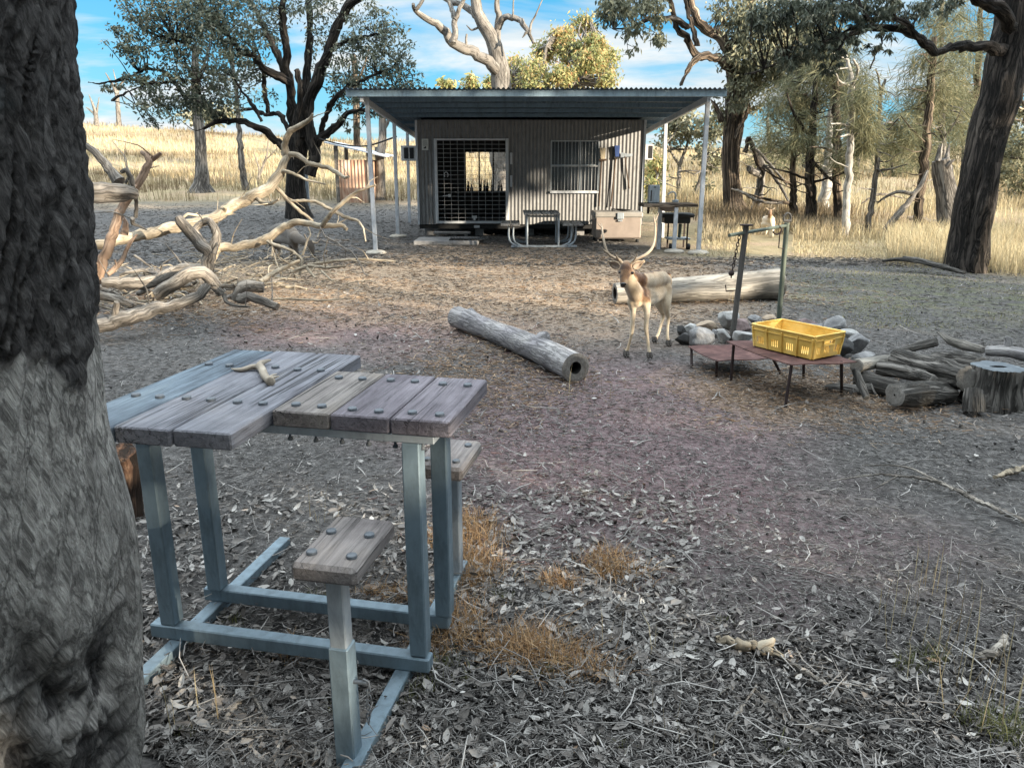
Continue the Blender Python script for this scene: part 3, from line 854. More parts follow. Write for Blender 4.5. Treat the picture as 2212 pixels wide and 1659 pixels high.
# ================================================================== fire place: rusty plates, crate, hoist, rocks
def plate_stand(label, corners, legs, z, th):
    c = sum((Vector(q) for q in corners), Vector()) / 4
    t = thing('steel_stand', label, 'steel stand', (c.x, c.y, 0), 'rusty plate stands by the fire ring')
    mb = MB(); V = [Vector((q[0], q[1], z + dz)) for dz in (-th, 0) for q in corners]
    # subdivided slightly bowed sheet
    n = 10; g = []
    for i in range(n + 1):
        for j in range(n + 1):
            s, r_ = i / n, j / n
            p = (Vector(corners[0]) * (1 - s) * (1 - r_) + Vector(corners[1]) * s * (1 - r_) + Vector(corners[2]) * s * r_ + Vector(corners[3]) * (1 - s) * r_)
            sag = -.012 * math.sin(s * math.pi) + .004 * math.sin(r_ * 7)
            g.append((p.x, p.y, z + sag))
    W_ = n + 1
    top = [(i * W_ + j, (i + 1) * W_ + j, (i + 1) * W_ + j + 1, i * W_ + j + 1) for i in range(n) for j in range(n)]
    g2 = [(x, y, zz - th) for (x, y, zz) in g]
    mb.add(g + g2, top + [tuple(k + len(g) for k in reversed(f)) for f in top] +
           [(i * W_ + j, i * W_ + j + dj, i * W_ + j + dj + len(g), i * W_ + j + len(g)) for i in (0, n) for j in range(n) for dj in (1,)] +
           [(i * W_ + j, (i + 1) * W_ + j, (i + 1) * W_ + j + len(g), i * W_ + j + len(g)) for i in range(n) for j in (0, n)], None, True)
    obj('plate', mb, M['rust'], t)
    for (foot, head) in legs:
        mb = MB(); mb.tube([foot - Vector((0, 0, .02)), head], .011, 10); obj('leg', mb, M['rust_leg'], t)
    return t
def w4(cx, cy): return (1423.9 + cx * .345, 657.2 + cy * .345)
zA, zB = .135, .30
A_ = [gp(*w4(180, 262), zA), gp(*w4(365, 355), zA), gp(*w4(700, 338), zA), gp(*w4(500, 246), zA)]
plate_stand('low rusty steel plate stand with nothing on it, left of the yellow crate', A_,
            [(gp(*w4(205, 385)), A_[0] + Vector((.03, 0, -.004))), (gp(*w4(358, 440)), A_[1] + Vector((0, .02, -.004))), (gp(*w4(765, 425)), A_[2] + Vector((.02, 0, -.01))), (gp(*w4(520, 330)), A_[3] + Vector((0, -.02, -.004)))], zA, .006)
B_ = [gp(*w4(418, 230), zB), gp(*w4(830, 380), zB), gp(*w4(1240, 362), zB), gp(*w4(900, 232), zB)]
plate_stand('taller rusty steel plate stand carrying the yellow crate', B_,
            [(gp(*w4(450, 465)), B_[0] + Vector((.06, -.01, -.006))), (gp(*w4(790, 640)), B_[1] + Vector((.01, .03, -.006))), (gp(*w4(1145, 568)), B_[2] + Vector((-.1, .02, -.006))), (gp(*w4(905, 450)), B_[3] + Vector((0, -.03, -.006)))], zB, .006)

def crate():
    p0, p1, p2 = gp(*w4(592, 262), zB), gp(*w4(955, 350), zB), gp(*w4(1118, 318), zB)
    X = (p1 - p0); L = X.length; X.normalize(); Yv = Vector((-X.y, X.x, 0)); Wd = max(.30, (p2 - p1).dot(Yv))
    H = .165; bot = zB + .0
    t = thing('crate', 'yellow plastic crate with slotted sides standing on the rusty steel plate', 'crate', (p0 + p1) / 2 + Yv * Wd / 2)
    Mx = Matrix((X, Yv, Vector((0, 0, 1)))).transposed()
    def Cp(x, y, z): return p0 + X * x + Yv * y + Vector((0, 0, z + .003))
    fl = .018                                                    # outward taper
    def side(mb, a, b_, nrm, slots, ribs, handle=None):
        """wall from a to b (bottom), leaning out by fl along nrm"""
        D = (b_ - a); LL = D.length; D.normalize()
        xs = {0, LL}; zs = {0, H}
        for (x0, x1, z0, z1) in slots: xs |= {x0, x1}; zs |= {z0, z1}
        xs = sorted(xs); zs = sorted(zs)
        def P(x, z, off):
            e = 1 + 2 * fl / LL * (z / H); xx = (x - LL / 2) * e + LL / 2
            return a + D * xx + nrm * (fl * z / H + off) + Vector((0, 0, z))
        for i in range(len(xs) - 1):
            for j in range(len(zs) - 1):
                cx, cz = (xs[i] + xs[i + 1]) / 2, (zs[j] + zs[j + 1]) / 2
                if any(s[0] < cx < s[1] and s[2] < cz < s[3] for s in slots): continue
                q = [P(xs[i], zs[j], 0), P(xs[i + 1], zs[j], 0), P(xs[i + 1], zs[j + 1], 0), P(xs[i], zs[j + 1], 0)]
                mb.add(q, [(0, 1, 2, 3)]); q = [P(xs[i], zs[j], -.004), P(xs[i + 1], zs[j], -.004), P(xs[i + 1], zs[j + 1], -.004), P(xs[i], zs[j + 1], -.004)]
                mb.add(q, [(3, 2, 1, 0)])
        for r_ in ribs:
            mb.bar(P(r_, .0, .003), P(r_, H - .016, .003), .016, .010, up=tuple(D), bev=.002)
        for z in (H - .035,):
            mb.bar(P(.01, z, .002), P(LL - .01, z, .002), .006, .008, up=tuple(nrm), bev=.001)
        if handle:
            x0, x1, z0, z1 = handle
            for (A1, A2) in ((P(x0, z0, .004), P(x1, z0, .004)), (P(x0, z1, .004), P(x1, z1, .004)), (P(x0, z0, .004), P(x0, z1, .004)), (P(x1, z0, .004), P(x1, z1, .004))):
                mb.bar(A1, A2, .008, .010, up=tuple(nrm), bev=.001)
    def slots_for(LL, nsec):
        s = []; sec = LL / nsec
        for k in range(nsec):
            c = (k + .5) * sec
            for d_ in (-.024, -.008, .008, .024):
                s.append((c + d_ - .0048, c + d_ + .0048, .028, .082))
        return s
    a00, a10, a11, a01 = Cp(0, 0, 0), Cp(L, 0, 0), Cp(L, Wd, 0), Cp(0, Wd, 0)
    mb = MB()
    side(mb, a00, a10, -Yv, slots_for(L, 4), [.008, L * .25, L * .5, L * .75, L - .008])
    side(mb, a11, a01, Yv, slots_for(L, 4), [.008, L * .25, L * .5, L * .75, L - .008])
    hs_ = [(Wd / 2 - .045, Wd / 2 + .045, H - .066, H - .044)]
    side(mb, a10, a11, X, slots_for(Wd, 3) + hs_, [.008, Wd - .008], (Wd / 2 - .055, Wd / 2 + .055, H - .075, H - .036))
    side(mb, a01, a00, -X, slots_for(Wd, 3) + hs_, [.008, Wd - .008], (Wd / 2 - .055, Wd / 2 + .055, H - .075, H - .036))
    obj('crate_side', mb, M['yellow'], t)
    mb = MB(); mb.box(Cp(L / 2, Wd / 2, .006), (L - .004, Wd - .004, .006), Mx); obj('crate_floor', mb, M['yellow'], t)
    mb = MB(); e = fl
    for (q, r_) in ((Cp(-e, -e, H), Cp(L + e, -e, H)), (Cp(L + e, -e, H), Cp(L + e, Wd + e, H)), (Cp(L + e, Wd + e, H), Cp(-e, Wd + e, H)), (Cp(-e, Wd + e, H), Cp(-e, -e, H))):
        mb.bar(q, r_, .014, .012, bev=.003)
    obj('rim', mb, M['yellow'], t)
crate()

def hoist():
    t = thing('fire_hoist', 'pair of leaning steel poles with a green crossbar, hook and chain over the fire ring', 'fire hoist', gp(1600, 735))
    a0, a1 = gp(1580, 737), at(1612, 488, 7.2)
    b0, b1 = gp(1681, 706), at(1700, 482, 7.75)
    mb = MB(); mb.tube([a0 - Vector((0, 0, .1)), a1], .026, 14); p1 = obj('pole', mb, M['pole_grey'], t)
    mb = MB(); mb.lathe([(0, .012), (.06, .012), (.06, 0), (0, 0)], a1, 16); obj('cap_plate', mb, M['rust_leg'], p1)
    mb = MB(); mb.tube([b0 - Vector((0, 0, .1)), b1], .025, 14); p2 = obj('pole', mb, M['green_steel'], t)
    mb = MB(); c = b1 + Vector((0, 0, .05))
    mb.tube([c + Vector((math.cos(q) * .035, 0, math.sin(q) * .045)) for q in np.linspace(-1.4, 4.0, 14)], .009, 8)
    mb.tube([c + Vector((-.035, 0, -.03)), c + Vector((.04, 0, -.03))], .012, 8)
    obj('ring', mb, M['pole_grey'], p2)
    c0, c1 = at(1604, 504, 7.18), at(1697, 488, 7.74)
    mb = MB(); mb.tube([c0 + (c0 - c1) * .28, c1 + (c1 - c0) * .03], .016, 12); obj('crossbar', mb, M['green_steel'], t)
    mb = MB(); h = c0 * .2 + c1 * .8
    mb.tube([h + Vector((math.sin(q) * .04, 0, math.cos(q) * .04 - .03)) for q in np.linspace(-.4, 4.5, 12)], .008, 8)
    mb.tube([h + Vector((.03, 0, -.05)), h + Vector((.03, 0, -.2)), h + Vector((.09, 0, -.21))], .006, 6)
    obj('hook', mb, M['rust_leg'], t)
    mb = MB(); c0 = a1 + (a0 - a1) * .07 + Vector((-.05, 0, 0))
    for k in range(13):
        c = c0 + Vector((-.004 * k, 0, -.032 * k)); ax = Vector((1, 0, 0)) if k % 2 else Vector((0, 1, 0))
        mb.tube([c + ax * (math.cos(q) * .012) + Vector((0, 0, math.sin(q) * .022)) for q in np.linspace(0, 2 * math.pi, 11)], .0045, 5, cap=False)
    obj('chain', mb, M['rust_leg'], t)
    mb = MB(); c = c0 + Vector((-.05, 0, -.36)); mb.lathe([(0, -.035), (.02, -.03), (.027, 0), (.02, .03), (0, .035)], c, 14, Matrix.Rotation(R(90), 3, 'X'))
    obj('pulley', mb, M['rust_leg'], t)
    mb = MB(); k0 = a0 * .55 + a1 * .45
    mb.tube([k0, k0 + Vector((-.11, 0, -.01)), k0 + Vector((-.12, 0, .05))], .006, 6); obj('hook', mb, M['rust_leg'], t)
hoist()

M['rock_grey'] = mk('rock_grey', [(.3, (.1, .1, .105)), (.5, (.22, .22, .225)), (.72, (.38, .375, .37))], 7, 1, 'object', bump=.8, bdist=.02)
M['rock_pale'] = mk('rock_pale', [(.3, (.2, .2, .2)), (.5, (.36, .36, .355)), (.72, (.52, .51, .5))], 8, 1, 'object', bump=.8, bdist=.02)
M['rock_tan'] = mk('rock_tan', [(.3, (.25, .19, .14)), (.6, (.42, .34, .26)), (.8, (.52, .44, .36))], 7, 1, 'object', bump=.6, bdist=.02)
M['rock_dark'] = mk('rock_dark', [(.3, (.035, .035, .037)), (.7, (.1, .1, .1))], 7, 1, 'object', bump=.7, bdist=.02)
M['rock_red'] = mk('rock_red', [(.3, (.12, .09, .09)), (.6, (.24, .185, .18)), (.8, (.33, .28, .27))], 7, 1, 'object', bump=.7, bdist=.02)
def ico(n=3):
    import bmesh
    bm = bmesh.new(); bmesh.ops.create_icosphere(bm, subdivisions=n, radius=1)
    V = np.array([v.co[:] for v in bm.verts]); F = [tuple(v.index for v in f.verts) for f in bm.faces]; bm.free(); return V, F
ICO = ico(4)
def rock(px, py, rx, ry, mat, label, Y=None, group='rocks of the fire ring'):
    """rx, ry half size in photo pixels; the stone rests on the ground below its lower edge"""
    foot = gp(px, py + ry * .9); Yr = Y or foot.y
    s = mpp(Yr); c = at(px, py, Yr + .05)
    V, F = ICO
    d = np.array([rx * s, (rx + ry) * .5 * s * rnd.uniform(.8, 1.1), ry * s])
    o = rs.uniform(0, 40, 3)
    # angular: clip by random planes
    P = V.copy()
    for k in range(16):
        nrm = rs.normal(size=3); nrm /= np.linalg.norm(nrm); lim = rs.uniform(.5, .85)
        dd = P @ nrm; P = P - np.outer(np.maximum(dd - lim, 0) * .97, nrm)
    P = P * (1 + .07 * fbm(V * 2.2 + o, 3)[:, None] + .03 * fbm(V * 7 + o, 3)[:, None])
    P /= np.abs(P).max(0)
    P = P * d
    a = rs.uniform(-.3, .3); P[:, 0], P[:, 2] = P[:, 0] * math.cos(a) - P[:, 2] * math.sin(a) * .6, P[:, 2] * math.cos(a) + P[:, 0] * math.sin(a) * .4
    P = P + np.array(c)
    P[:, 2] = np.maximum(P[:, 2], -.04)
    mb = MB(); mb.add(P, F, None, True)
    return obj('rock', mb, M[mat], label=label, cat='rock', group=group)
for (cx, cy, rx, ry, mt, lb) in [
    (425, 88, 62, 62, 'rock_pale', 'big pale upright rock behind the left hoist pole'),
    (300, 136, 62, 32, 'rock_tan', 'flat tan topped rock left of the big pale rock'),
    (137, 163, 28, 30, 'rock_dark', 'small dark rock at the left end of the fire ring'),
    (190, 150, 44, 28, 'rock_pale', 'small pale rock between the dark rock and the tan rock'),
    (155, 215, 48, 34, 'rock_dark', 'dark rounded rock low at the left front of the fire ring'),
    (250, 205, 80, 52, 'rock_grey', 'wide grey rock in front of the tan rock'),
    (350, 182, 30, 24, 'rock_grey', 'small grey stone in front of the big pale rock'),
    (395, 190, 42, 46, 'rock_pale', 'pale ash coated rock at the foot of the left hoist pole'),
    (522, 142, 52, 42, 'rock_red', 'reddish rock just right of the left hoist pole'),
    (530, 202, 58, 46, 'rock_pale', 'pale rock between the left hoist pole and the crate'),
    (605, 96, 44, 26, 'rock_grey', 'small grey rock behind the left end of the crate'),
    (690, 90, 46, 22, 'rock_tan', 'low brownish rock behind the crate at the right hoist pole'),
    (930, 118, 56, 24, 'rock_red', 'low reddish rock behind the middle of the crate'),
    (1010, 148, 84, 28, 'rock_grey', 'long flat grey rock behind the right half of the crate'),
    (1095, 135, 66, 56, 'rock_grey', 'tall grey rock behind the right end of the crate'),
    (1185, 185, 66, 42, 'rock_pale', 'pale rock beyond the right end of the crate'),
    (1160, 270, 48, 62, 'rock_dark', 'dark rock touching the right end of the crate'),
    (1240, 250, 72, 58, 'rock_grey', 'grey rock right of the dark rock at the crate end'),
    (1275, 330, 60, 30, 'rock_grey', 'low grey rock between the crate stand and the wood pile')]:
    x_, y_ = w4(cx, cy); rock(x_, y_, rx * .345 * 1.25, ry * .345 * 1.25, mt, lb)

# ================================================================== wood pile and stump
def c5(cx, cy): return (1834.6 + cx * .17058, 695.5 + cy * .17058)
def wl(pts, Y, r):
    s = mpp(5.4) * .17058
    out = [at(*c5(x_, y_), yy) for (x_, y_), yy in zip(pts, Y)]
    return out, [q * s * 1.36 for q in r]
WG = 'cut logs of the wood pile'
for (pts, Y, r_, mt, lb, fi, ho) in [
    ([(590, 470), (1000, 580), (1480, 720)], (5.75, 5.45, 5.1), (105, 125, 125), 'rough_log', 'biggest rough barked log slanting across the top of the wood pile', .02, (0, 0)),
    ([(90, 560), (300, 520), (540, 480)], (5.5, 5.65, 5.85), (72, 66, 60), 'cream_log', 'pale barkless log with a dark sawn end at the left of the wood pile', .004, (0, 0)),
    ([(380, 585), (700, 640), (1060, 740)], (5.6, 5.45, 5.2), (80, 75, 60), 'rough_log', 'rough log with a pale split top under the biggest log', .014, (0, 0)),
    ([(570, 930), (850, 910), (1240, 900)], (4.98, 5.06, 5.18), (112, 122, 118), 'rough_log', 'short front log with a round grey sawn face towards the left', .016, (.09, 0)),
    ([(160, 740), (330, 790), (620, 860)], (5.55, 5.4, 5.3), (100, 108, 100), 'rough_log', 'dark log low at the back left of the front log', .018, (0, 0)),
    ([(1090, 470), (1350, 480), (1660, 540)], (6.0, 5.8, 5.5), (80, 100, 85), 'rough_log', 'rough log behind the stump at the right of the pile', .016, (0, 0)),
    ([(1110, 120), (1260, 230), (1450, 300), (1690, 350)], (6.5, 6.3, 6.2, 6.0), (14, 48, 58, 50), 'cream_log', 'curved pale split log with a pointed tip at the back of the pile', .01, (0, 0)),
    ([(1750, 370), (1950, 370), (2300, 430)], (6.0, 5.9, 5.8), (55, 62, 75), 'grey_log', 'pale grey log with an upright stub behind the stump', .006, (0, 0)),
    ([(580, 390), (800, 330), (1100, 250)], (6.3, 6.3, 6.3), (38, 52, 60), 'rough_log', 'thin dark log lying at the back left of the pile', .012, (0, 0)),
    ([(330, 860), (150, 900), (-130, 850), (-300, 830)], (5.35, 5.4, 5.45, 5.5), (85, 80, 75, 40), 'rough_log', 'half burnt log lying under the crate stand', .012, (0, 0)),
    ([(1120, 560), (1480, 640), (1700, 720)], (5.9, 5.7, 5.5), (100, 110, 100), 'rough_log', 'log hidden low between the biggest log and the stump', .016, (0, 0))]:
    P_, R_ = wl(pts, Y, r_)
    ex = None
    if mt == 'grey_log':
        q, qq = wl([(2010, 350), (2010, 220), (1975, 190)], (5.9, 5.9, 5.9), (50, 34, 12)); ex = [(q, qq)]
    log('cut_log', lb, P_, R_, mt, 36, .03, fi, .06, WG, hollow=ho, extra=ex)
P_, R_ = wl([(80, 610), (150, 800), (220, 960)], (5.2, 5.1, 5.0), (34, 40, 30))
log('cut_log', 'thin stick of wood leaning on the left end of the wood pile', P_, R_, 'rough_log', 18, .03, .004, .08, WG)

def stump():
    foot = gp(2152, 893); s = mpp(4.95)
    cx = at(2155, 800, foot.y + .19); zt = at(2155, 792, foot.y + .19).z
    n, m_ = 120, 60
    th = np.linspace(0, 2 * math.pi, n, endpoint=False); z = np.linspace(-.03, zt, m_)
    TH, Z = np.meshgrid(th, z); C_, S_ = np.cos(TH), np.sin(TH)
    r = .158 + .035 * sstep(.16, 0, Z) + .02 * vn(np.stack([C_ * 2, S_ * 2, Z * 2], -1))
    q = np.stack([C_ * 3, S_ * 3, Z * 1.6], -1) * 2.2
    r = r - .017 * (1 - np.abs(vn(q)) * 1.7).clip(0, 1) ** 2 + .008 * vn(q * 5) + .03 * sstep(.2, 0, Z) * vn(np.stack([C_ * 3.3, S_ * 3.3, 0 * Z], -1))
    V = np.stack([cx.x + C_ * r, cx.y + S_ * r, Z + (Z > zt - .01) * .004 * vn(np.stack([C_ * 3, S_ * 3, 0 * Z], -1))], -1)
    mb = MB(); G = np.stack([C_ * .16, S_ * .16, Z], -1)
    F = [(i * n + j, i * n + (j + 1) % n, (i + 1) * n + (j + 1) % n, (i + 1) * n + j) for i in range(m_ - 1) for j in range(n)]
    mb.add(V.reshape(-1, 3), F, G.reshape(-1, 3), True)
    ring = V[-1]; c = ring.mean(0)
    rings = [ring, c + (ring - c) * .93 + np.array([0, 0, .003]), c + (ring - c) * .24 * np.array([1.5, .7, 1])]
    rings += [rings[-1] * .95 + c * .05 - np.array([0, 0, .07])]
    V2 = np.concatenate(rings + [rings[-1].mean(0)[None]])
    f1 = [(q_ * n + j, q_ * n + (j + 1) % n, (q_ + 1) * n + (j + 1) % n, (q_ + 1) * n + j) for q_ in range(2) for j in range(n)]
    f2 = [(2 * n + j, 2 * n + (j + 1) % n, 3 * n + (j + 1) % n, 3 * n + j) for j in range(n)] + [(3 * n + j, 3 * n + (j + 1) % n, 4 * n) for j in range(n)]
    b0 = mb.n; mb.add(V2, f1, V2 - c, False, 1)
    for f in f2: mb.f.append(tuple(i + b0 for i in f)); mb.sm.append(False); mb.mi.append(2)
    topm = mk('stump_top', [(.3, (.07, .085, .1)), (.6, (.125, .145, .165)), (.8, (.19, .21, .225))], 12, 1, bump=.3, bdist=.004)
    t = obj('tree_stump', mb, [M['rough_log'], topm, M['hollow']], label='sawn upright stump with a flat blue grey top right of the wood pile', cat='stump')
stump()
P_, R_ = wl([(1575, 1130), (1580, 980), (1590, 860)], (4.9, 4.92, 4.95), (95, 90, 82))
log('broken_stump', 'small hollow broken stump standing just left of the sawn stump', P_, R_, 'rough_log', 40, .015, .014, .12, cat='stump', hollow=(0, .72))

# pale broken stick pieces lying on the ground in front
def stick(name, label, pts, rad, mat, group=None, extra=None):
    mb = MB(); mb.limb(pts, rad, 20, rough=.34, fiss=.004, fs=40, wob=.5, step=max(.006, np.mean(rad) * .5))
    if extra:
        for (p_, r_) in extra: mb.limb(p_, r_, 10, rough=.16, wob=.3)
    return obj(name, mb, M[mat], label=label, cat='stick', group=group)
SG = 'fallen sticks on the bare ground'
stick('stick', 'thick pale broken stick with frayed end lying on the near ground', [gp(1548, 1378, .02), gp(1600, 1392, .022), gp(1660, 1402, .026), gp(1690, 1420, .02)], [.011, .02, .017, .008], 'pale_branch', SG,
      [([gp(1640, 1400, .02), gp(1668, 1388, .045), gp(1672, 1380, .05)], [.02, .014, .008])])
stick('stick', 'dark thin stick running on from the frayed pale stick', [gp(1690, 1422, .012), gp(1740, 1450, .012), gp(1785, 1478, .012)], [.008, .01, .008], 'dead_wood', SG)
stick('stick', 'curved pale stick at the right edge of the near ground', [gp(2095, 1420, .02), gp(2140, 1412, .02), gp(2165, 1390, .03), gp(2170, 1372, .03)], [.012, .018, .016, .01], 'dead_wood', SG)
stick('stick', 'long dark stick ending in a hook at the bottom of the photo', [gp(1630, 1490, .008), gp(1700, 1545, .01), gp(1760, 1575, .01), gp(1810, 1580, .008)], [.005, .009, .008, .005], 'dead_wood', SG)
stick('stick', 'thin straight stick crossing the hooked dark stick', [gp(1635, 1480, .015), gp(1590, 1545, .012), gp(1556, 1605, .008)], [.004, .006, .004], 'dead_wood', SG)
stick('stick', 'forked root like stick under the near seat of the table', [gp(545, 1500, .01), gp(500, 1535, .012), gp(478, 1580, .01)], [.006, .010, .008], 'dead_wood', SG,
      [([gp(545, 1500, .012), gp(560, 1450, .014), gp(552, 1425, .016)], [.007, .005, .002]), ([gp(545, 1500, .012), gp(575, 1550, .01)], [.006, .004])])
stick('stick', 'long thin branch reaching in from the right edge of the bare ground', [gp(2215, 1125, .02), gp(2120, 1085, .03), gp(2020, 1040, .03), gp(1900, 1025, .02), gp(1790, 1040, .015)], [.012, .011, .009, .006, .003], 'dead_wood', SG,
      [([gp(2060, 1058, .03), gp(1960, 1010, .03), gp(1860, 1005, .02)], [.007, .005, .002]), ([gp(1940, 1028, .03), gp(1880, 1060, .02)], [.005, .002])])
stick('stick', 'thin pale stick near the far right edge, above the long branch', [gp(2150, 1030, .02), gp(2185, 1018, .025), gp(2215, 1010, .025)], [.012, .016, .014], 'pale_branch', SG)
# ================================================================== the tin hut
YW, YB, YF = 18.6, 21.7, 14.4
PITCHC = .086
def corr(mb, a, b, n_axis, z0, z1, pitch=PITCHC, amp=.011, steps=6, out=None):
    """vertical corrugated sheet from a to b (ground line points), waving along out"""
    a = Vector(a); b = Vector(b); D = b - a; L = D.length; D.normalize(); out = Vector(out or (0, -1, 0))
    n = max(2, int(L / pitch * steps)); V = []; F = []
    for i in range(n + 1):
        s = L * i / n; p = a + D * s
        ph = (p.x + p.y) / pitch * 2 * math.pi
        o = out * amp * math.sin(ph)
        V.append((p.x + o.x, p.y + o.y, z0)); V.append((p.x + o.x, p.y + o.y, z1))
    for i in range(n): F.append((2 * i, 2 * i + 2, 2 * i + 3, 2 * i + 1))
    mb.add(V, F, None, True)

def hut():
    xl, xr = at(903, 400, YW).x, at(1388, 400, YW).x
    z0 = at(905, 485, YW).z; zt = 2.62
    t = thing('cabin', 'corrugated iron cabin on low stumps with a deep verandah roof on steel posts', 'cabin', ((xl + xr) / 2, (YW + YB) / 2, 0))
    def X(px): return at(px, 400, YW).x
    def Z(py): return at(1100, py, YW).z
    dx0, dx1, dz0, dz1 = X(940), X(1098), Z(483), Z(300)
    wx0, wx1, wz0, wz1 = X(1190), X(1292), Z(413), Z(305)
    mb = MB()
    def fw(x0, x1, a, b): corr(mb, (x0, YW, 0), (x1, YW, 0), 0, a, b)
    fw(xl, dx0, z0, zt); fw(dx0, dx1, dz1, zt); fw(dx1, wx0, z0, zt); fw(wx0, wx1, z0, wz0); fw(wx0, wx1, wz1, zt); fw(wx1, xr, z0, zt)
    obj('front_wall', mb, M['corr_wall'], t)
    for x, nm in ((xl, -1), (xr, 1)):
        mb = MB(); corr(mb, (x, YW, 0), (x, YB, 0), 1, z0, zt - .02, out=(nm, 0, 0)); obj('side_wall', mb, M['corr_wall'], t)
        mb = MB(); mb.box((x, YW - .012, (z0 + zt) / 2), (.05, .05, zt - z0), bev=.004); obj('corner_trim', mb, M['post_steel'], t)
    # back wall with its own window, seen through the door
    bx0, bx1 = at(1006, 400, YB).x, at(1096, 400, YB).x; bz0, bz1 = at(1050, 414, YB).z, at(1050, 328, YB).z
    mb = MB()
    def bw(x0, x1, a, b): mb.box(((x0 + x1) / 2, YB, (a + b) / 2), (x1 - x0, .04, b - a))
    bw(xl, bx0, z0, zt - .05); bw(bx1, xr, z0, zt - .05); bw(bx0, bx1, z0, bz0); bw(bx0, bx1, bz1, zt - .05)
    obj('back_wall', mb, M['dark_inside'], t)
    mb = MB()
    for k in range(4):
        x = bx0 + (bx1 - bx0) * k / 3; mb.box((x, YB - .05, (bz0 + bz1) / 2), (.035, .03, bz1 - bz0))
    for z in (bz0, bz1): mb.box(((bx0 + bx1) / 2, YB - .06, z), (bx1 - bx0, .04, .035))
    bwf = obj('window', mb, M['black_steel'], t)
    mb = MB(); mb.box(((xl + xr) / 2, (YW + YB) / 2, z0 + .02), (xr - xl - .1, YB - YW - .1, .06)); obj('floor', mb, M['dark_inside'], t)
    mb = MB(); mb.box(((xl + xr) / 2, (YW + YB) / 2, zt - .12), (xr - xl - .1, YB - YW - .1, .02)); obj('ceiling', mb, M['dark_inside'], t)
    for x0_ in np.linspace(xl + .2, xr - .2, 5):
        for y0_ in (YW + .35, YB - .3):
            mb = MB(); mb.box((x0_, y0_, (z0 - .12) / 2 - .06), (.2, .2, z0 - .12 + .12)); obj('stump_support', mb, M['concrete_grey'], t)
    mb = MB()
    for y0_ in (YW + .08, YB - .1): mb.box(((xl + xr) / 2, y0_, z0 - .055), (xr - xl, .06, .1))
    obj('floor_bearer', mb, M['black_steel'], t)
    # door: frame, dark screen behind, square mesh
    mb = MB(); yd = YW - .03
    fwid = .055
    mb.box((dx0 + fwid * .6, yd, (dz0 + dz1) / 2), (fwid * 1.2, .05, dz1 - dz0), bev=.004)
    mb.box((dx1 - fwid / 2, yd, (dz0 + dz1) / 2), (fwid * 1.25, .05, dz1 - dz0), bev=.004)
    mb.box(((dx0 + dx1) / 2, yd + .003, dz1 - .02), (dx1 - dx0 - fwid * 2.4, .045, .04)); mb.box(((dx0 + dx1) / 2, yd + .003, dz0 + .03), (dx1 - dx0 - fwid * 2.4, .045, .055))
    dr = obj('door', mb, M['white_frame'], t)
    mb = MB()
    for k in range(1, 10):
        x = dx0 + fwid + (dx1 - dx0 - 2 * fwid) * k / 10; mb.box((x, yd - .012, (dz0 + dz1) / 2), (.0065, .007, dz1 - dz0 - .06))
    for k in range(1, 19):
        z = dz0 + .04 + (dz1 - dz0 - .07) * k / 19; mb.box(((dx0 + dx1) / 2, yd - .003, z), (dx1 - dx0 - 2 * fwid, .007, .0065))
    obj('mesh_grille', mb, M['wire'], dr)
    mb = MB(); hx = at(964, 378, yd)
    mb.tube([hx + Vector((math.sin(q) * .045, -.03, math.cos(q) * .06)) for q in np.linspace(-2.5, 2.5, 12)], .009, 6); obj('horseshoe', mb, M['wire'], dr)
    mb = MB(); hh = at(966, 423, yd); mb.bar(hh + Vector((-.1, -.03, -.01)), hh + Vector((.07, -.05, .01)), .025, .02, bev=.004); mb.box(hh + Vector((.06, -.04, 0)), (.06, .03, .07), bev=.004); obj('handle', mb, M['wire'], dr)
    mb = MB(); hb = at(1025, 469, yd); mb.box(hb + Vector((0, -.02, 0)), (.12, .02, .06), bev=.004); mb.box(hb + Vector((0, -.035, -.05)), (.05, .02, .06), bev=.004); obj('latch', mb, M['wire'], dr)
    for py in (343, 392):
        mb = MB(); p = at(1104, py, YW - .02); mb.box(p, (.06, .03, .26), bev=.005); obj('hinge_plate', mb, M['white_frame'], t)
    mb = MB(); p = at(1030, 490, YW - .02); mb.box(p, (.13, .04, .06), bev=.004); obj('underfloor_bracket', mb, M['white_frame'], t)
    # window: pane, white post inside, bars, sill
    mb = MB(); mb.box(((wx0 + wx1) / 2, YW + .05, (wz0 + wz1) / 2), (wx1 - wx0 + .06, .012, wz1 - wz0 + .06)); wn = obj('window', mb, M['glass'], t)
    mb = MB()
    for x in (wx0, (wx0 + wx1) / 2 + .12, wx1): mb.box((x, YW + .02, (wz0 + wz1) / 2), (.035, .03, wz1 - wz0))
    for z in (wz1, wz0 + (wz1 - wz0) * .52): mb.box(((wx0 + wx1) / 2, YW + .021, z), (wx1 - wx0, .026, .03))
    obj('frame', mb, M['galv_grey'], wn)
    mb = MB()
    for k in range(15):
        x = wx0 + (wx1 - wx0) * k / 14; mb.box((x, YW - .028, (wz0 + wz1) / 2), (.006 if k % 2 else .012, .01, wz1 - wz0 + .04))
    for z in (wz0, wz0 + (wz1 - wz0) * .5, wz1): mb.box(((wx0 + wx1) / 2, YW - .024, z), (wx1 - wx0, .012, .02))
    obj('bars', mb, M['wire'], wn)
    mb = MB(); mb.box(((wx0 + wx1) / 2, YW - .03, wz0 - .025), (wx1 - wx0 + .05, .06, .05), bev=.004); obj('sill', mb, M['post_steel'], wn)
    # verandah roof
    rx0, rx1 = at(746, 190, YF).x, at(1571, 188, YF).x; ry1 = 23.2
    zf = at(1100, 189.5, YF).z - .02; sl_ = .045
    def rz(y): return zf - sl_ * (y - YF)
    n = int((rx1 - rx0) / PITCHC * 8); V = []; F = []
    ysr = np.linspace(YF - .06, ry1, 8)
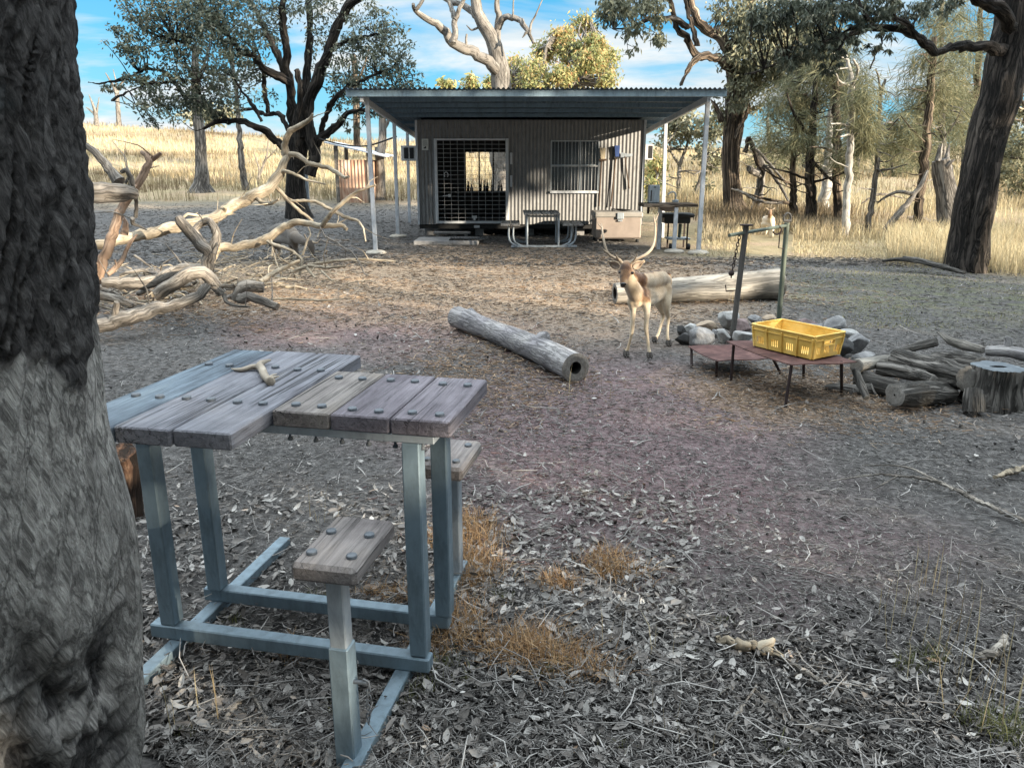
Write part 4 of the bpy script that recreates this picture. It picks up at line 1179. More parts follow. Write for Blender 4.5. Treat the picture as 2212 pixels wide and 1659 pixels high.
    for i in range(n + 1):
        x = rx0 + (rx1 - rx0) * i / n
        for y in ysr: V.append((x, y, rz(y) + .016 * math.sin(x / PITCHC * 2 * math.pi)))
    m_ = len(ysr)
    for i in range(n):
        for j in range(m_ - 1): F.append((i * m_ + j, (i + 1) * m_ + j, (i + 1) * m_ + j + 1, i * m_ + j + 1))
    mb = MB(); mb.add(V, F, None, True); rf = obj('roof', mb, M['corr_roof'], t)
    mb = MB(); mb.box(((rx0 + rx1) / 2, YF + .03, zf - .075), (rx1 - rx0, .05, .11), bev=.004); obj('fascia', mb, M['fascia'], rf)
    for y in (15.4, 16.3, 17.2, 18.1, 19.6, 21.2, 22.8):
        mb = MB(); mb.box(((rx0 + rx1) / 2, y, rz(y) - .055), (rx1 - rx0 - .1, .05, .075)); obj('purlin', mb, M['corr_roof'], rf)
    for x in (at(797, 400, 14.8).x, at(1510, 400, 14.8).x):
        mb = MB(); mb.bar((x, YF + .08, rz(YF + .08) - .15), (x, ry1 - .2, rz(ry1 - .2) - .15), .06, .11); obj('rafter', mb, M['post_steel'], rf)
    for (pxb, pyb, Y, pxt) in ((812, 549, 14.75, 790), (860, 512, 18.3, 851), (885, 489, 21.9, 880), (1508, 550, 14.75, 1528), (1431, 505, 18.3, 1434)):
        b_ = at(pxb, pyb, Y); top = at(pxt, 230, Y)
        top = Vector((b_.x + (top.x - b_.x) * .5, Y, rz(Y) - .1)); b_.z = -.03
        mb = MB(); mb.bar(b_, top, .075, .075, up=(0, 1, 0), bev=.006); ps = obj('post', mb, M['post_steel'], t)
        if Y != 18.3 or pxb < 1000:
            mb = MB(); V, F = ICO
            P = V * np.array([.2, .17, .06]); P = P * (1 + .12 * fbm(V * 2 + Y + pxb, 3)[:, None]); P = P + np.array([b_.x, Y, .015]); mb.add(P, F, None, True)
            obj('footing', mb, M['concrete'], ps)
    # air conditioners through the side walls
    for (x0_, x1_, py0, py1, side) in ((867, 899, 315, 348, -1), (1387, 1411, 312, 346, 1)):
        Ya = YW + .55
        p0, p1 = at(x0_, py1, Ya), at(x1_, py0, Ya)
        mb = MB(); mb.box(((p0.x + p1.x) / 2, Ya + .22, (p0.z + p1.z) / 2), (p1.x - p0.x, .5, p1.z - p0.z), bev=.012)
        ac = obj('air_conditioner', mb, M['ac_white'], t)
        mb = MB(); wd = p1.x - p0.x; hh_ = p1.z - p0.z
        if side < 0:
            for k in (0, 1): mb.box((p0.x + wd * (.34 + .36 * k), Ya - .035, p0.z + hh_ * .5), (wd * .28, .012, hh_ * .72), bev=.003)
        else: mb.box((p0.x + wd * .76, Ya - .035, p0.z + hh_ * .5), (wd * .4, .012, hh_ * .8), bev=.003)
        obj('vent', mb, M['ac_black'], ac)
    # notice on the wall: a printed sheet with lines of text too small to read
    p0, p1 = at(911.5, 325, YW - .02), at(925, 300.5, YW - .02)
    mb = MB(); mb.box(((p0.x + p1.x) / 2, YW - .02, (p0.z + p1.z) / 2), (p1.x - p0.x, .006, p1.z - p0.z)); nt_ = obj('notice', mb, M['paper'], t)
    mb = MB()
    for k in range(6): mb.box(((p0.x + p1.x) / 2, YW - .0245, p1.z - .035 - .022 * k), ((p1.x - p0.x) * rnd.uniform(.55, .8), .002, .007))
    mb.box(((p0.x + p1.x) / 2 + .01, YW - .0245, p0.z + .06), (.03, .002, .05)); mb.box(((p0.x + p1.x) / 2 - .02, YW - .0245, p0.z + .05), (.03, .002, .03))
    obj('printed_lines', mb, M['ink'], nt_)
    # tools hung on the wall
    def A(px, py, o=.06): return at(px, py, YW - o)
    bm_ = mk('broom_straw', [(.3, (.35, .29, .2)), (.7, (.55, .48, .36))], 30, 6, bump=.6)
    blue = plain('broom_blue', (.03, .06, .18), .7); wood = plain('handle_wood', (.07, .045, .03), .7)
    for (h0, h1, hw, mt, lb) in (((1300, 338), (1294, 446), 17, bm_, 'straw yellow broom hung head up on the wall beside the barred window'), ((1331, 333), (1319, 447), 15, blue, 'blue broom hung head up on the wall between the straw broom and the axe')):
        c = A(*h0)
        tt = thing('broom', lb, 'broom', (c.x, c.y, A(*h1).z), 'brooms hung on the cabin wall')
        mb = MB(); mb.tube([A(*h0), A(*h1)], .017, 10); obj('handle', mb, wood, tt)
        mb = MB(); top = A(h0[0] + 2, h0[1] - 18); bt = A(h0[0] + 2, h0[1] + 6)
        s = mpp(YW) * hw / 2; w0, w1 = s * .75, s * .5
        q = [(top.x - w0, top.y - .05, top.z), (top.x + w0, top.y - .05, top.z), (top.x + w0, top.y + .03, top.z), (top.x - w0, top.y + .03, top.z), (bt.x - w1, bt.y - .03, bt.z), (bt.x + w1, bt.y - .03, bt.z), (bt.x + w1, bt.y + .02, bt.z), (bt.x - w1, bt.y + .02, bt.z)]
        mb.add(q, [(0, 1, 2, 3), (7, 6, 5, 4), (0, 4, 5, 1), (1, 5, 6, 2), (2, 6, 7, 3), (3, 7, 4, 0)]); obj('bristles', mb, mt, tt)
        mb = MB(); mb.box((bt.x, bt.y, bt.z - .02), (w0 * 2.6, .05, .045), bev=.008); obj('broom_head', mb, wood if mt is bm_ else M['black_steel'], tt)
    tt = thing('axe', 'long handled axe hung head up on the sunlit cabin wall', 'axe', A(1355, 408))
    mb = MB(); mb.limb([A(1350, 338), A(1354, 372), A(1359, 408)], [.018, .017, .026], 10, flat=.7); obj('handle', mb, wood, tt)
    mb = MB(); c = A(1353, 336); q = []
    for dy in (-.018, .018):
        q += [(c.x - .13, c.y + dy * .2, c.z - .05), (c.x + .03, c.y + dy, c.z - .035), (c.x + .14, c.y + dy, c.z - .02), (c.x + .14, c.y + dy, c.z + .035), (c.x + .03, c.y + dy, c.z + .035), (c.x - .13, c.y + dy * .2, c.z + .065)]
    mb.add(q, [(5, 4, 3, 2, 1, 0), (6, 7, 8, 9, 10, 11)] + [(i, (i + 1) % 6, 6 + (i + 1) % 6, 6 + i) for i in range(6)]); obj('axe_head', mb, M['galv_grey'], tt)
    # things on the inner sill, dark against the back window
    for k, (px, h, w_) in enumerate(((1011, 20, 4), (1019, 14, 5), (1038, 24, 3), (1046, 22, 3), (1052, 18, 5), (1063, 22, 3), (1077, 20, 4), (1084, 22, 3))):
        p = at(px, 413, YB - .2); s = mpp(YB)
        mb = MB(); mb.lathe([(0, 0), (w_ * s * .7, 0), (w_ * s * .7, h * s * .5), (w_ * s * .3, h * s * .65), (w_ * s * .3, h * s), (0, h * s)], p, 12, Matrix.Rotation(rnd.uniform(-.12, .12), 3, 'Y'))
        obj('bottle', mb, M['black_steel'], label='dark slim bottle on the inner shelf seen through the cabin door', cat='bottle', group='bottles on the inner sill')
    # shelf the bottles stand on is part of the cabin
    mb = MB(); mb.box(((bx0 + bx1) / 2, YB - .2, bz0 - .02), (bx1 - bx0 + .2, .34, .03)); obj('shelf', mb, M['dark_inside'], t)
hut()

# step and slab at the door
mb = MB(); a = at(937, 511, 17.9); b_ = at(1016, 511, 17.9); mb.box(((a.x + b_.x) / 2, 17.95, .13), (b_.x - a.x, .3, .04), bev=.006)
for x in (a.x + .1, b_.x - .1): mb.box((x, 17.95, .05), (.06, .26, .12))
obj('step', mb, M['grey_plank'], label='low grey timber step under the cabin door', cat='step')
V, F = ICO
mb = MB(); a = gp(890, 532); b_ = gp(1032, 532)
mb.box(((a.x + b_.x) / 2, 16.95, .035), (b_.x - a.x, 1.0, .09), bev=.012)
obj('slab', mb, M['concrete_grey'], label='grey concrete slab on the ground below the cabin door step', cat='slab')
mb = MB(); a = gp(1003, 520); mb.box((a.x + .1, 16.75, .09), (.75, .45, .014), bev=.003)
for k in range(12): mb.box((a.x - .25 + .064 * k, 16.75, .1), (.02, .44, .012))
obj('doormat', mb, M['black_steel'], label='dark ribbed doormat lying on the concrete slab', cat='doormat')

# ------------------------------------------------------------------ small picnic table on the verandah
def small_table():
    t = thing('picnic_table', 'small grey picnic table with a bench on either side in front of the cabin window', 'table', (gp(1172, 537).x, 16.2, 0))
    Y0, Y1 = 15.75, 16.95
    zt = at(1170, 463, Y0).z
    x0, x1 = at(1131, 460, Y0).x, at(1211, 460, Y0).x
    def planks(xa, xb, z, n, tilt=0):
        w_ = (xb - xa) / n
        for k in range(n):
            mb = MB(); mb.box((xa + w_ * (k + .5), (Y0 + Y1) / 2, z), (w_ - .012, Y1 - Y0, .035), bev=.005); obj('plank', mb, M['grey_plank'], t)
    planks(x0, x1, zt, 4)
    zb = at(1100, 487, Y0).z
    planks(at(1081, 487, Y0).x, at(1124, 487, Y0).x, zb, 2); planks(at(1216, 487, Y0).x, at(1262, 487, Y0).x, zb, 2)
    for Y in (Y0 + .12, Y1 - .2):
        mb = MB()
        la, lb = at(1139, 500, Y0).x, at(1207.5, 500, Y0).x
        for x in (la, lb): mb.tube([(x, Y, 0), (x, Y, zt - .02)], .022, 10)
        mb.tube([(la - .02, Y, zt - .05), (lb + .02, Y, zt - .05)], .02, 8)
        obj('leg_frame', mb, M['galv_grey'], t)
        for s, px in ((-1, 1104), (1, 1240)):
            x = at(px, 500, Y0).x; xe = la if s < 0 else lb
            for dx in (-.045, .045):
                mb = MB(); mb.limb([(x + dx, Y, zb - .02), (x + dx, Y, zb - .25), (x + dx - s * .05, Y, .1), (x - s * .2 + dx, Y, .03), (xe, Y, .03)], .02, 8, step=.05); obj('bench_support', mb, M['galv_grey'], t)
    mb = MB(); mb.bar((x0 - .25, Y0 + .12, .03), (x1 + .35, Y0 + .12, .03), .04, .04); obj('foot_rail', mb, M['galv_grey'], t)
small_table()

# ------------------------------------------------------------------ chest
def chest():
    Y = 17.1; a, b_ = at(1283, 523, Y), at(1388, 468, Y); x0, x1 = a.x, b_.x; zt = b_.z; D = .75
    t = thing('storage_chest', 'big beige storage chest with a lid and clasp standing beside the picnic table', 'chest', ((x0 + x1) / 2, Y + D / 2, 0))
    mb = MB(); mb.box(((x0 + x1) / 2, Y + D / 2, (zt + .05) / 2 + .02), (x1 - x0 - .03, D, zt - .05), bev=.03); obj('body', mb, M['chest'], t)
    mb = MB(); mb.box(((x0 + x1) / 2, Y + D / 2, zt + .03), (x1 - x0 + .03, D + .05, .13), bev=.035); obj('lid', mb, M['chest_lid'], t)
    mb = MB(); c = at(1340, 467, Y - .04); mb.box(c, (.15, .03, .14), bev=.012); mb.box(c + Vector((0, .008, -.1)), (.1, .02, .04), bev=.008); obj('clasp', mb, M['galv_grey'], t)
    mb = MB(); mb.tube([(x0 - .01, Y + .3, zt - .1), (x0 - .06, Y + .32, zt - .13), (x0 - .06, Y + .42, zt - .13), (x0 - .01, Y + .44, zt - .1)], .015, 8); obj('handle', mb, M['chest_lid'], t)
    for x in (x0 + .08, x1 - .08):
        for y in (Y + .08, Y + D - .08):
            mb = MB(); mb.lathe([(0, 0), (.04, 0), (.035, .06), (0, .06)], (x, y, -.01), 12); obj('foot', mb, M['black_steel'], t)
    mb = MB(); c = Vector(((x0 + x1) / 2 + .02, Y + .3, zt + .1))
    mb.limb([c + Vector((-.12, 0, .02)), c + Vector((-.02, .06, .03)), c + Vector((.12, .02, .015)), c + Vector((.3, .1, .02))], [.016, .02, .018, .012], 8)
    mb.limb([c + Vector((-.1, .12, .02)), c + Vector((.05, .0, .035)), c + Vector((.26, -.05, .02))], [.012, .016, .012], 8)
    mb.box(c + Vector((-.1, .05, .03)), (.08, .06, .05), bev=.01)
    obj('bolt_cutter', mb, M['black_steel'], label='black metal hand tool lying on the chest lid', cat='tool')
chest()

# ------------------------------------------------------------------ sink bench, metal box, grill
def bench():
    Y0, Y1 = 14.95, 15.6
    x0, x1 = at(1386, 440, 15.2).x, at(1507, 440, 15.0).x
    z = at(1450, 441, Y0).z
    t = thing('sink_bench', 'timber sink bench with a curved tap between the cabin corner and right verandah post', 'bench', ((x0 + x1) / 2, 15.25, 0))
    mb = MB(); mb.box(((x0 + x1) / 2, (Y0 + Y1) / 2, z - .03), (x1 - x0, Y1 - Y0, .06), bev=.006); obj('bench_top', mb, M['bark_brown'], t)
    for (px, Y, m_) in ((1458, Y0 + .05, 'post_steel'), (1424, Y1 - .08, 'post_steel'), (1398, Y0 + .3, 'rust_leg')):
        x = at(px, 500, Y).x; h0 = -.02 if m_ == 'post_steel' else z - .2
        mb = MB(); mb.box((x, Y, (h0 + z - .06) / 2), (.07 if m_ == 'post_steel' else .04,) * 2 + (z - .06 - h0,), bev=.005); lg = obj('leg', mb, M[m_], t)
        if px == 1458:
            mb = MB(); V, F = ICO; P = V * np.array([.19, .16, .055]); P = P * (1 + .12 * fbm(V * 2 + 4, 3)[:, None]) + np.array([x, Y, .015]); mb.add(P, F, None, True); obj('footing', mb, M['concrete'], lg)
    c = Vector((at(1446, 440, 15.25).x, 15.28, z))
    mb = MB(); mb.lathe([(.2, .004), (.19, -.02), (.17, -.13), (.05, -.16), (0, -.16)], c + Vector((0, 0, -.0)), 20); mb.lathe([(.2, .006), (.17, .006), (.16, -.11), (0, -.13)], c, 20); obj('basin', mb, M['chest'], t)
    mb = MB(); tp = Vector((at(1461, 440, 15.4).x, 15.5, z))
    mb.limb([tp, tp + Vector((0, 0, .14)), tp + Vector((-.04, 0, .2)), tp + Vector((-.12, -.02, .19)), tp + Vector((-.16, -.03, .15))], .014, 8, step=.02); mb.box(tp + Vector((0, 0, .03)), (.12, .04, .05), bev=.01); obj('tap', mb, M['galv_grey'], t)
    a, b_ = at(1401, 438, 15.35), at(1425, 400, 15.35)
    mb = MB(); mb.box(((a.x + b_.x) / 2, 15.4, (z + b_.z) / 2), (b_.x - a.x, .22, b_.z - z), bev=.012)
    tt = obj('metal_box', mb, M['galv_grey'], label='upright grey metal box standing on the left end of the sink bench', cat='box')
    mb = MB(); mb.box((a.x + .035, 15.284, (z + b_.z) / 2 - .03), (.02, .01, (b_.z - z) * .6)); obj('door_edge', mb, M['black_steel'], tt)
    mb = MB(); mb.box(((a.x + b_.x) / 2, 15.284, b_.z - .04), (.04, .012, .02)); obj('catch', mb, M['black_steel'], tt)
bench()
def grill():
    Y = 15.75
    x0, x1 = at(1424, 470, Y).x, at(1495, 470, Y).x; zt, zb = at(1460, 461, Y).z, at(1460, 484, Y).z
    t = thing('grill', 'black flat topped barbecue grill on thin dark legs under the sink bench', 'barbecue', ((x0 + x1) / 2, Y, 0))
    mb = MB(); mb.box(((x0 + x1) / 2, Y, (zt + zb) / 2 - .01), (x1 - x0 - .14, .42, zt - zb - .06), bev=.02); obj('firebox', mb, M['black_steel'], t)
    mb = MB(); mb.box(((x0 + x1) / 2, Y, zt - .035), (x1 - x0, .5, .075), bev=.02); obj('hotplate', mb, M['black_steel'], t)
    for (px, yy) in ((1428, -.2), (1485, -.2), (1443, .18), (1478, .18)):
        x = at(px, 500, Y + yy).x; mb = MB(); mb.box((x, Y + yy, zb / 2), (.028, .028, zb + .04)); obj('leg', mb, M['rust_leg'], t)
    mb = MB(); mb.box(((x0 + x1) / 2 + .06, Y, .2), (x1 - x0 - .22, .36, .035), bev=.005); obj('shelf', mb, M['galv_grey'], t)
    mb = MB(); mb.tube([((x0 + x1) / 2 + .1, Y, zb), ((x0 + x1) / 2 + .1, Y, .22)], .035, 12); obj('gas_bottle_stem', mb, M['green_steel'], t)
    mb = MB()
    for px in (1448, 1486): mb.lathe([(0, -.03), (.06, -.03), (.06, .03), (0, .03)], (at(px, 545, Y - .2).x, Y - .2, .055), 16, Matrix.Rotation(R(90), 3, 'Y'))
    obj('wheel', mb, M['black_steel'], t)
grill()

# ------------------------------------------------------------------ rusty little shed, grey post, wires
def shed():
    b0 = base(738, 438); Y = b0.y
    x0, x1 = at(733, 400, Y).x, at(799, 400, Y).x; zt = at(760, 346, Y).z; zr = at(733, 315, Y).z; z0 = b0.z - .2
    t = thing('shed', 'small open shed of rusty corrugated sheets beside the big left tree', 'shed', ((x0 + x1) / 2, Y + .8, b0.z))
    mb = MB(); corr(mb, (x0, Y, 0), (x1, Y, 0), 0, z0, zt, pitch=.12, amp=.02); obj('front_sheet', mb, M['rusty_sheet'], t)
    mb = MB(); corr(mb, (x1, Y, 0), (x1, Y + 1.7, 0), 0, z0, zt, pitch=.12, amp=.02, out=(1, 0, 0)); obj('side_sheet', mb, M['rusty_sheet'], t)
    for x, y in ((x0 - .05, Y), (x1, Y), (x0 - .05, Y + 1.7), (x1, Y + 1.7)):
        mb = MB(); mb.box((x, y, (z0 + zr) / 2), (.12, .12, zr - z0)); obj('post', mb, M['dead_wood'], t)
    mb = MB(); q0, q1 = at(700, 309, Y - .2), at(832, 340, Y - .2)
    V = [(q0.x, Y - .25, q0.z), (q1.x, Y - .25, q1.z), (q1.x, Y + 2, q1.z + .05), (q0.x, Y + 2, q0.z + .05)]; V += [(a, b, c + .04) for a, b, c in V]
    mb.add(V, [(3, 2, 1, 0), (4, 5, 6, 7), (0, 1, 5, 4), (1, 2, 6, 5), (2, 3, 7, 6), (3, 0, 4, 7)]); obj('roof', mb, M['post_steel'], t)
shed()
b0 = base(667, 462); mb = MB(); mb.box((b0.x, b0.y, b0.z + at(667, 372, b0.y).z / 2 - .1), (.1, .1, at(667, 372, b0.y).z - b0.z + .2), bev=.01)
obj('fence_post', mb, M['galv_grey'], label='plain grey upright post just right of the big left tree trunk', cat='post')
mb = MB(); mb.limb([at(690, 300, 22), at(735, 312, 21), at(790, 316, 20), at(856, 296, 18.35)], .02, 6, step=.3)
obj('cable', mb, M['black_steel'], label='dark sagging cable running from the left tree to the verandah post', cat='cable')

# ================================================================== deer
def body(name, chains, voxel, mats, parent, tintf, smooth_it=6, drop=()):
    mb = MB()
    for (pts, rad) in chains:
        P, Rd = spline(pts, rad, max(.012, np.mean(rad) * .35))
        # rounded ends
        t0 = (P[0] - P[1]); t0 /= np.linalg.norm(t0); t1 = (P[-1] - P[-2]); t1 /= np.linalg.norm(t1)
        P = np.concatenate([[P[0] + t0 * Rd[0] * .9], [P[0] + t0 * Rd[0] * .6], P, [P[-1] + t1 * Rd[-1] * .6], [P[-1] + t1 * Rd[-1] * .9]])
        Rd = np.concatenate([[Rd[0] * .35], [Rd[0] * .78], Rd, [Rd[-1] * .78], [Rd[-1] * .35]])
        mb.tube(P, Rd, 16)
    V, G = mb.arrays()
    me = bpy.data.meshes.new('tmp'); me.from_pydata(V.tolist(), [], mb.f)
    o = bpy.data.objects.new('tmp', me); COL.objects.link(o)
    r = o.modifiers.new('r', 'REMESH'); r.mode = 'VOXEL'; r.voxel_size = voxel; r.use_smooth_shade = True
    s = o.modifiers.new('s', 'SMOOTH'); s.iterations = smooth_it; s.factor = .5
    dg = bpy.context.evaluated_depsgraph_get(); m2 = bpy.data.meshes.new_from_object(o.evaluated_get(dg))
    bpy.data.objects.remove(o); bpy.data.meshes.remove(me)
    W = np.zeros(len(m2.vertices) * 3, dtype=np.float32); m2.vertices.foreach_get('co', W); W = W.reshape(-1, 3)
    loc = Vector(((W[:, 0].min() + W[:, 0].max()) / 2, (W[:, 1].min() + W[:, 1].max()) / 2, float(W[:, 2].min())))
    tint = tintf(W.astype(float))
    W2 = W - np.array(loc, dtype=np.float32); m2.vertices.foreach_set('co', W2.ravel()); m2.update()
    a = m2.attributes.new('tint', 'FLOAT', 'POINT'); a.data.foreach_set('value', tint.astype(np.float32))
    m2.name = name; m2.materials.clear()
    m2.polygons.foreach_set('use_smooth', np.ones(len(m2.polygons), dtype=bool))
    return link_mesh(name, m2, mats, parent, loc)

def fur(name, stops):
    m, nt, b, out = newmat(name)
    a = nt.nodes.new('ShaderNodeAttribute'); a.attribute_name = 'tint'
    tc = nt.nodes.new('ShaderNodeTexCoord')
    mp = nt.nodes.new('ShaderNodeMapping'); mp.inputs['Scale'].default_value = (1, 1, .35); nt.links.new(tc.outputs['Object'], mp.inputs[0])
    n = noise_n(nt, mp.outputs[0], 130, 5, .7, .3)
    ml = nt.nodes.new('ShaderNodeMath'); ml.operation = 'MULTIPLY_ADD'; ml.inputs[1].default_value = .22; ml.inputs[2].default_value = -.11; nt.links.new(n, ml.inputs[0])
    ad = nt.nodes.new('ShaderNodeMath'); ad.operation = 'ADD'; nt.links.new(a.outputs['Fac'], ad.inputs[0]); nt.links.new(ml.outputs[0], ad.inputs[1])
    r = ramp(nt, stops); nt.links.new(ad.outputs[0], r.inputs[0]); nt.links.new(r.outputs[0], b.inputs['Base Color'])
    b.inputs['Roughness'].default_value = .9; b.inputs['Specular IOR Level'].default_value = .1
    b.inputs['Sheen Weight'].default_value = .25
    bp = nt.nodes.new('ShaderNodeBump'); bp.inputs['Distance'].default_value = .006; bp.inputs['Strength'].default_value = .7
    nt.links.new(n, bp.inputs['Height']); nt.links.new(bp.outputs[0], b.inputs['Normal'])
    return m
M['fur'] = fur('fur', [(0.05, (.05, .025, .014)), (.25, (.19, .11, .06)), (.5, (.4, .3, .2)), (.75, (.6, .5, .37)), (1.0, (.76, .69, .56))])
M['fur_grey'] = fur('fur_grey', [(0.05, (.03, .024, .02)), (.3, (.07, .06, .052)), (.6, (.13, .115, .1)), (1.0, (.28, .26, .23))])
M['hoof'] = plain('hoof', (.03, .025, .022), .6)
M['horn'] = mk('horn', [(.3, (.2, .155, .11)), (.55, (.36, .29, .22)), (.75, (.5, .42, .33))], 30, 5, bump=.5, bdist=.003, rough=.7)
M['eye'] = plain('eye', (.012, .01, .009), .08, 0, .6)
M['ear_inner'] = plain('ear_inner', (.34, .27, .22), .9)

def seg_d(P, pts):
    d = np.full(len(P), 9.0)
    for a, b in zip(pts[:-1], pts[1:]):
        a = np.array(a); b = np.array(b); ab = b - a
        t = np.clip(((P - a) @ ab) / (ab @ ab), 0, 1); d = np.minimum(d, np.linalg.norm(P - a - t[:, None] * ab, axis=1))
    return d

def deer():
    def c(cx, cy, Y): return at(1248.6 + .1981 * cx, 465.5 + .1981 * cy, Y)
    u = .1981 * mpp(6.6)
    t = thing('deer', 'pale antlered buck with a dark shoulder patch standing facing the camera beside the thick log', 'deer', c(770, 1520, 6.7) * Vector((1, 1, 0)) if False else Vector((1.25, 6.85, 0)))
    ch = [
        # torso: spine, ribs, belly
        ([c(668, 720, 6.62), c(770, 715, 6.80), c(880, 690, 7.0), c(945, 712, 7.12)], [98 * u, 100 * u, 100 * u, 84 * u]),
        ([c(648, 850, 6.58), c(760, 868, 6.80), c(872, 835, 7.0), c(940, 800, 7.1)], [104 * u, 112 * u, 104 * u, 78 * u]),
        ([c(640, 930, 6.56), c(760, 915, 6.75), c(850, 880, 6.92)], [80 * u, 86 * u, 76 * u]),
        # neck
        ([c(532, 640, 6.42), c(560, 720, 6.44), c(600, 800, 6.5), c(640, 870, 6.56)], [62 * u, 74 * u, 88 * u, 96 * u]),
        ([c(560, 640, 6.5), c(640, 700, 6.6)], [56 * u, 80 * u]),
        # head
        ([c(528, 560, 6.40), c(520, 600, 6.36), c(508, 660, 6.31), c(498, 720, 6.27), c(495, 752, 6.25)], [62 * u, 66 * u, 52 * u, 41 * u, 34 * u]),
        ([c(530, 545, 6.42), c(530, 560, 6.44)], [60 * u, 62 * u]),
        ([c(470, 612, 6.36), c(590, 618, 6.37)], [30 * u, 30 * u]),
        # fore legs
        ([c(592, 940, 6.56), c(600, 1040, 6.58), c(597, 1150, 6.58), c(590, 1240, 6.58), c(575, 1330, 6.57), c(552, 1420, 6.56), c(532, 1490, 6.55)], [60 * u, 34 * u, 25 * u, 26 * u, 18 * u, 18 * u, 24 * u]),
        ([c(735, 930, 6.55), c(752, 1050, 6.54), c(748, 1150, 6.53), c(742, 1235, 6.53), c(757, 1330, 6.52), c(768, 1430, 6.51), c(778, 1500, 6.50)], [62 * u, 36 * u, 26 * u, 28 * u, 19 * u, 18 * u, 24 * u]),
        # hind legs
        ([c(900, 800, 7.05), c(880, 930, 7.05), c(905, 1020, 7.12), c(930, 1090, 7.22), c(905, 1190, 7.2), c(875, 1290, 7.16), c(842, 1362, 7.12)], [90 * u, 66 * u, 38 * u, 27 * u, 19 * u, 18 * u, 25 * u]),
        ([c(950, 800, 7.05), c(962, 930, 7.0), c(965, 1030, 7.0), c(985, 1110, 7.08), c(978, 1200, 7.06), c(975, 1310, 7.0), c(985, 1395, 6.98)], [86 * u, 62 * u, 38 * u, 26 * u, 19 * u, 19 * u, 26 * u]),
        ([c(985, 650, 7.2), c(1005, 720, 7.24), c(1008, 800, 7.24)], [32 * u, 26 * u, 12 * u]),
    ]
    stripe = [c(640, 610, 6.62), c(780, 592, 6.85), c(900, 570, 7.05), c(990, 610, 7.2)]
    patch = [c(672, 640, 6.52), c(712, 720, 6.55), c(742, 800, 6.55), c(748, 850, 6.56)]
    hz = c(520, 660, 6.3)
    def tf(P):
        n1 = fbm(P * 16, 4); n2 = fbm(P * 5 + 8, 3)
        ti = .54 + .16 * n1 + .18 * n2
        top = c(700, 640, 6.7).z; bel = c(700, 980, 6.7).z
        h = (P[:, 2] - bel) / (top - bel)
        ti = ti + .24 * (1 - sstep(-.05, .45, h)) - .10 * sstep(.7, 1.1, h)
        ti = np.where(P[:, 2] < bel - .05, .70 + .10 * n1 - .2 * (n2 > .2), ti)
        d = seg_d(P, stripe); ti = ti - .5 * (1 - sstep(.02, .06, d + .03 * n1))
        d = seg_d(P, patch); ti = ti - .5 * (1 - sstep(.01, .11, d + .06 * n1 + .03 * n2))
        # face: grey brown mask, pale cheeks and eye rings
        d = np.linalg.norm(P - np.array(c(515, 610, 6.28)), axis=1); ti = ti - .34 * (1 - sstep(.05, .12, d + .03 * n1))
        for e in ((452, 622), (592, 630)):
            d = np.linalg.norm(P - np.array(c(e[0], e[1] - 6, 6.30)), axis=1); ti = ti + .16 * (1 - sstep(.02, .04, d))
        d = np.linalg.norm(P - np.array(c(497, 742, 6.2)), axis=1); ti = ti - .5 * (1 - sstep(.018, .042, d))
        d = np.linalg.norm(P - np.array(c(560, 700, 6.4)), axis=1); ti = ti + .16 * (1 - sstep(.03, .09, d))
        d = np.linalg.norm(P - np.array(c(530, 500, 6.34)), axis=1); ti = ti - .3 * (1 - sstep(.02, .08, d))
        zf = P[:, 2]; ti = ti - .55 * (1 - sstep(.012, .04, zf))
        return np.clip(ti, 0, 1)
    body('body', ch, .0075, M['fur'], t, tf, 5)
    # hooves
    for (x, y, Y) in ((525, 1505, 6.53), (780, 1515, 6.48), (832, 1378, 7.1), (987, 1408, 6.96)):
        p = c(x, y, Y)
        mb = MB()
        for s in (-1, 1): mb.limb([Vector((p.x + s * .011, p.y + .012, .045)), Vector((p.x + s * .013, p.y - .012, .022)), Vector((p.x + s * .011, p.y - .035, .006))], [.014, .016, .008], 10, step=.008)
        obj('hoof', mb, M['hoof'], t)
    # ears: folded leaf shapes
    for (b0, tip, s) in (((452, 566), (322, 506), -1), ((598, 570), (728, 498), 1)):
        B = c(*b0, 6.42); Tp = c(*tip, 6.44); ax = (Tp - B); L = ax.length; ax.normalize(); up = Vector((0, -.25, 1)).cross(ax).cross(ax) * -1; up.normalize(); fw = Vector((0, -1, 0))
        for part, off, mat_, sc in (('ear', .004, M['fur_ear'] if 'fur_ear' in M else M['horn'], 1.0), ('inner_ear', -.006, M['ear_inner'], .72)):
            V = []; F = []; nn, mm = 12, 9
            for i in range(nn + 1):
                s_ = i / nn; wd = (math.sin(min(1, s_ * 1.15 + .12) * math.pi * .92) ** .8) * L * .31 * sc
                for j in range(mm):
                    q = (j / (mm - 1) - .5) * 2
                    p = B + ax * (L * (s_ * (1 if sc == 1 else .86) + (0 if sc == 1 else .04))) + up * (wd * q) + fw * (-(1 - q * q) * .018 * math.sin(s_ * math.pi * .8 + .3) - off)
                    V.append(tuple(p))
            for i in range(nn):
                for j in range(mm - 1): F.append((i * mm + j, (i + 1) * mm + j, (i + 1) * mm + j + 1, i * mm + j + 1))
            mb = MB(); mb.add(V, F, None, True); e = obj(part, mb, mat_, t)
            if part == 'ear':
                so_ = e.modifiers.new('thick', 'SOLIDIFY'); so_.thickness = .006; so_.offset = 0
    # eyes and nose
    for (x, y) in ((455, 620), (594, 628)):
        p = c(x, y, 6.325); V, F = ICO; mb = MB(); mb.add(V * np.array([.013, .012, .012]) + np.array(p), F, None, True); obj('eye', mb, M['eye'], t)
